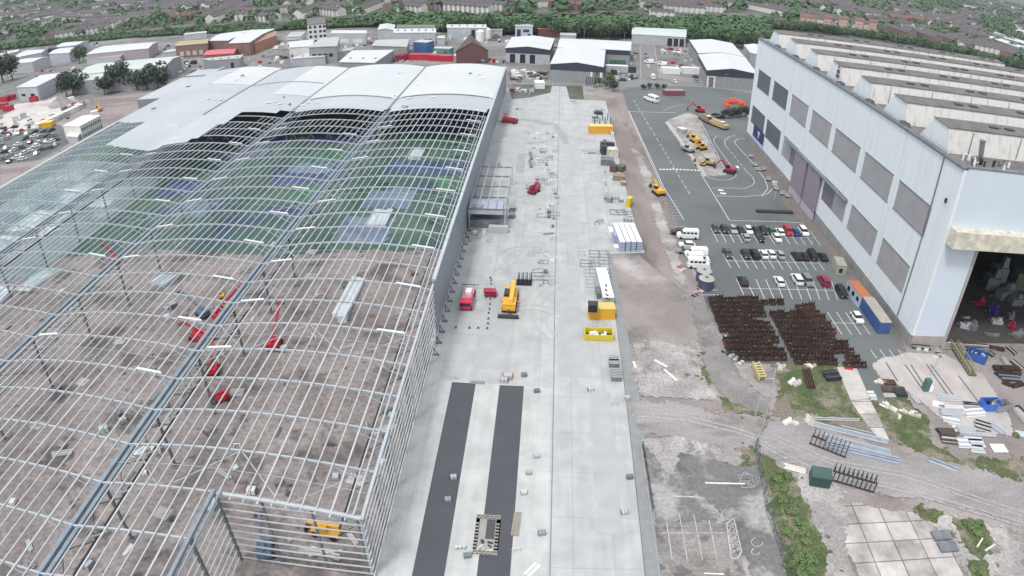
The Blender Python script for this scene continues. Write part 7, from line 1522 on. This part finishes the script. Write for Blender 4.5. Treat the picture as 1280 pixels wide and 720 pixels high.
# ================================================================== haze
hz_ = bpy.data.materials.new('haze air'); hz_.use_nodes = True; nn = N(hz_); nn.remove(nn['Principled BSDF'])
pv = nn.new('ShaderNodeVolumePrincipled'); pv.inputs['Color'].default_value = (.80, .88, 1.0, 1); pv.inputs['Density'].default_value = 0.00008; pv.inputs['Anisotropy'].default_value = 0.2
hz_.node_tree.links.new(pv.outputs[0], nn['Material Output'].inputs['Volume'])
q = MB(); q.box(-8800, -590, -1.2, 13800, 15800, 80); h_ = q.build('haze', hz_); h_['kind'] = 'stuff'; h_['label'] = 'thin pale haze in the air over the whole site'

# ================================================================== larger goods on the eastern yard edge
EE = [((752, 194), (759, 194), 3, 3.0, M_beam2, 'black box unit beside the cream box on the yard edge'), ((760, 197), (772.5, 197), 3.5, 2.8, M_cream, 'cream box beside the black unit on the yard edge'),
      ((751, 207), (767, 208), 4, 2.0, M_gut, 'dark grey long tank body below the cream box'), ((762, 215), (770, 216), 2.5, 2.0, M_bark, 'brown crate pile below the dark tank body'), ((769, 214), (777, 216), 3, 1.8, mat('khaki dark', (.10, .11, .085)), 'khaki sheeted load near the brown crate pile'),
      ((766, 226), (780, 227), 3, 1.6, mat('cardboard brown', (.27, .20, .14), .8), 'cardboard brown load above the yellow bin'), ((782, 259), (787, 260), 2.5, 2.6, paint('skip yellow', (.58, .46, .03)), 'bright yellow narrow bin on the yard edge'),
      ((757, 253), (763, 254), 2, 1.4, M_gblk, 'grey crate left of the yellow narrow bin'), ((751, 184), (768, 184.5), 2, 1.6, M_navy, 'navy and white unit under the amber container'), ((744, 143), (752, 144), 2, 1.2, M_beam2, 'black sheeted load at the top right of the yard'), ((740, 148), (748, 148.5), 1.5, .6, M_gut, 'flat grey load at the top right of the yard'),
      ((746, 374), (750, 374), 3, 1.4, M_gut, 'grey unit left of the long white stack'), ((640, 352), (640.5, 349), .5, .3, M_gut, 'short dark bar above the crane boom')]
for a, b, dp, h, m_, lab in EE[:-1]: container('stored_unit', lab, 'unit', a, b, dp, h, m_, None, ribs=False)
for i in range(7):
    p = G(743 + i * 3.3, 155.5 - (i % 2) * 5); t = thing('steel_post', f'dark upright steel post above the amber container, {nth(i + 1)} from the west', 'post', (p.x, p.y, .05), 0, 'dark upright posts above the amber container'); MB().cb(0, 0, 0, .7, .7, .2).build('base', M_gut, t); q = MB(); q.beam((0, 0, .2), (0, 0, 3.0), .3); q.build('upright', M_beam2, t)
# strip of stored frames down the west side of the strewn goods
for i, (x, y) in enumerate(((664.5, 196), (664, 206))): container('steel_trough', f'{"upper" if i == 0 else "lower"} length of grey trough lying along the yard', 'trough', (x - 1.6, y + 4), (x + 1.6, y + 4), 7, .5, M_gut, None, 'grey trough lengths', ribs=False)
# cabins, lorries and extra cars on the western yards
for i in range(9):
    x = 52 + i * 6.4; y = 160 - i * 3.0
    container('storage_container', f'{("white", "cream", "grey")[i % 3]} container in the line beside the stone yard, {nth(i + 1)} from its near end', 'container', (x - 3, y + 1.2), (x + 3, y - .9), 4, 2.4, (M_cwall, M_cream, M_lgrey)[i % 3], M_white, 'container line beside the stone yard', ribs=False)
XR = random.Random(3); k = 0
for x, y in ((70, 182), (62, 186), (12, 170), (24, 168), (26, 186), (52, 188), (3, 183), (12, 203), (28, 200), (70, 176), (38, 179), (14, 195), (4, 168), (0, 172), (34, 168), (58, 178), (46, 193), (2, 200), (8, 186), (64, 178)):
    k += 1; c = XR.choice(('white', 'white', 'black', 'silver', 'dark grey', 'blue', 'grey'))
    veh('parked_car', f'{c} car in the outer western parking ground, {nth(k)} from the hall side', 'car', 'car', c, G(x, y), XR.choice((1.9, 2.0, .4)), 'outer cars on the western parking ground')
for i, (x, y) in enumerate(((120, 146), (112, 152), (105, 158), (90, 128), (30, 148), (20, 152))):
    container('parked_lorry', f'{("white", "grey", "cream")[i % 3]} lorry body on the bare ground west of the hall, {nth(i + 1)} of six', 'lorry', (x - 4, y + 1), (x + 4, y - 1), 3.5, 2.8, (COL['white'], M_lgrey, M_cream)[i % 3], None, 'lorry bodies west of the hall', ribs=False)
for i, c in enumerate(([(108, 74), (150, 71), (156, 68), (116, 70.5)], [(205, 66), (222, 64), (226, 61), (210, 63)], [(420, 66), (440, 63), (442, 60), (424, 62)], [(546, 48), (556, 48), (556, 45), (546, 45)], [(612, 38), (628, 38), (628, 35), (612, 35)], [(230, 44), (258, 41), (258, 39.5), (232, 42)], [(700, 44), (720, 45), (720, 42), (701, 41.5)])):
    QB('low_shed', ('low pale shed before the pink grey walls', 'small grey shed by the brick works yard', 'narrow pale shed behind the wide flat roof', 'tiny pale shed between the two light-roofed units', 'small shed at the head of the hall road', 'long low tan shed behind the brick works', 'small pale shed behind the long navy warehouse')[i], 'shed', c, 4.5, (M_groof, M_mroof)[i % 2], M_lgrey, None)
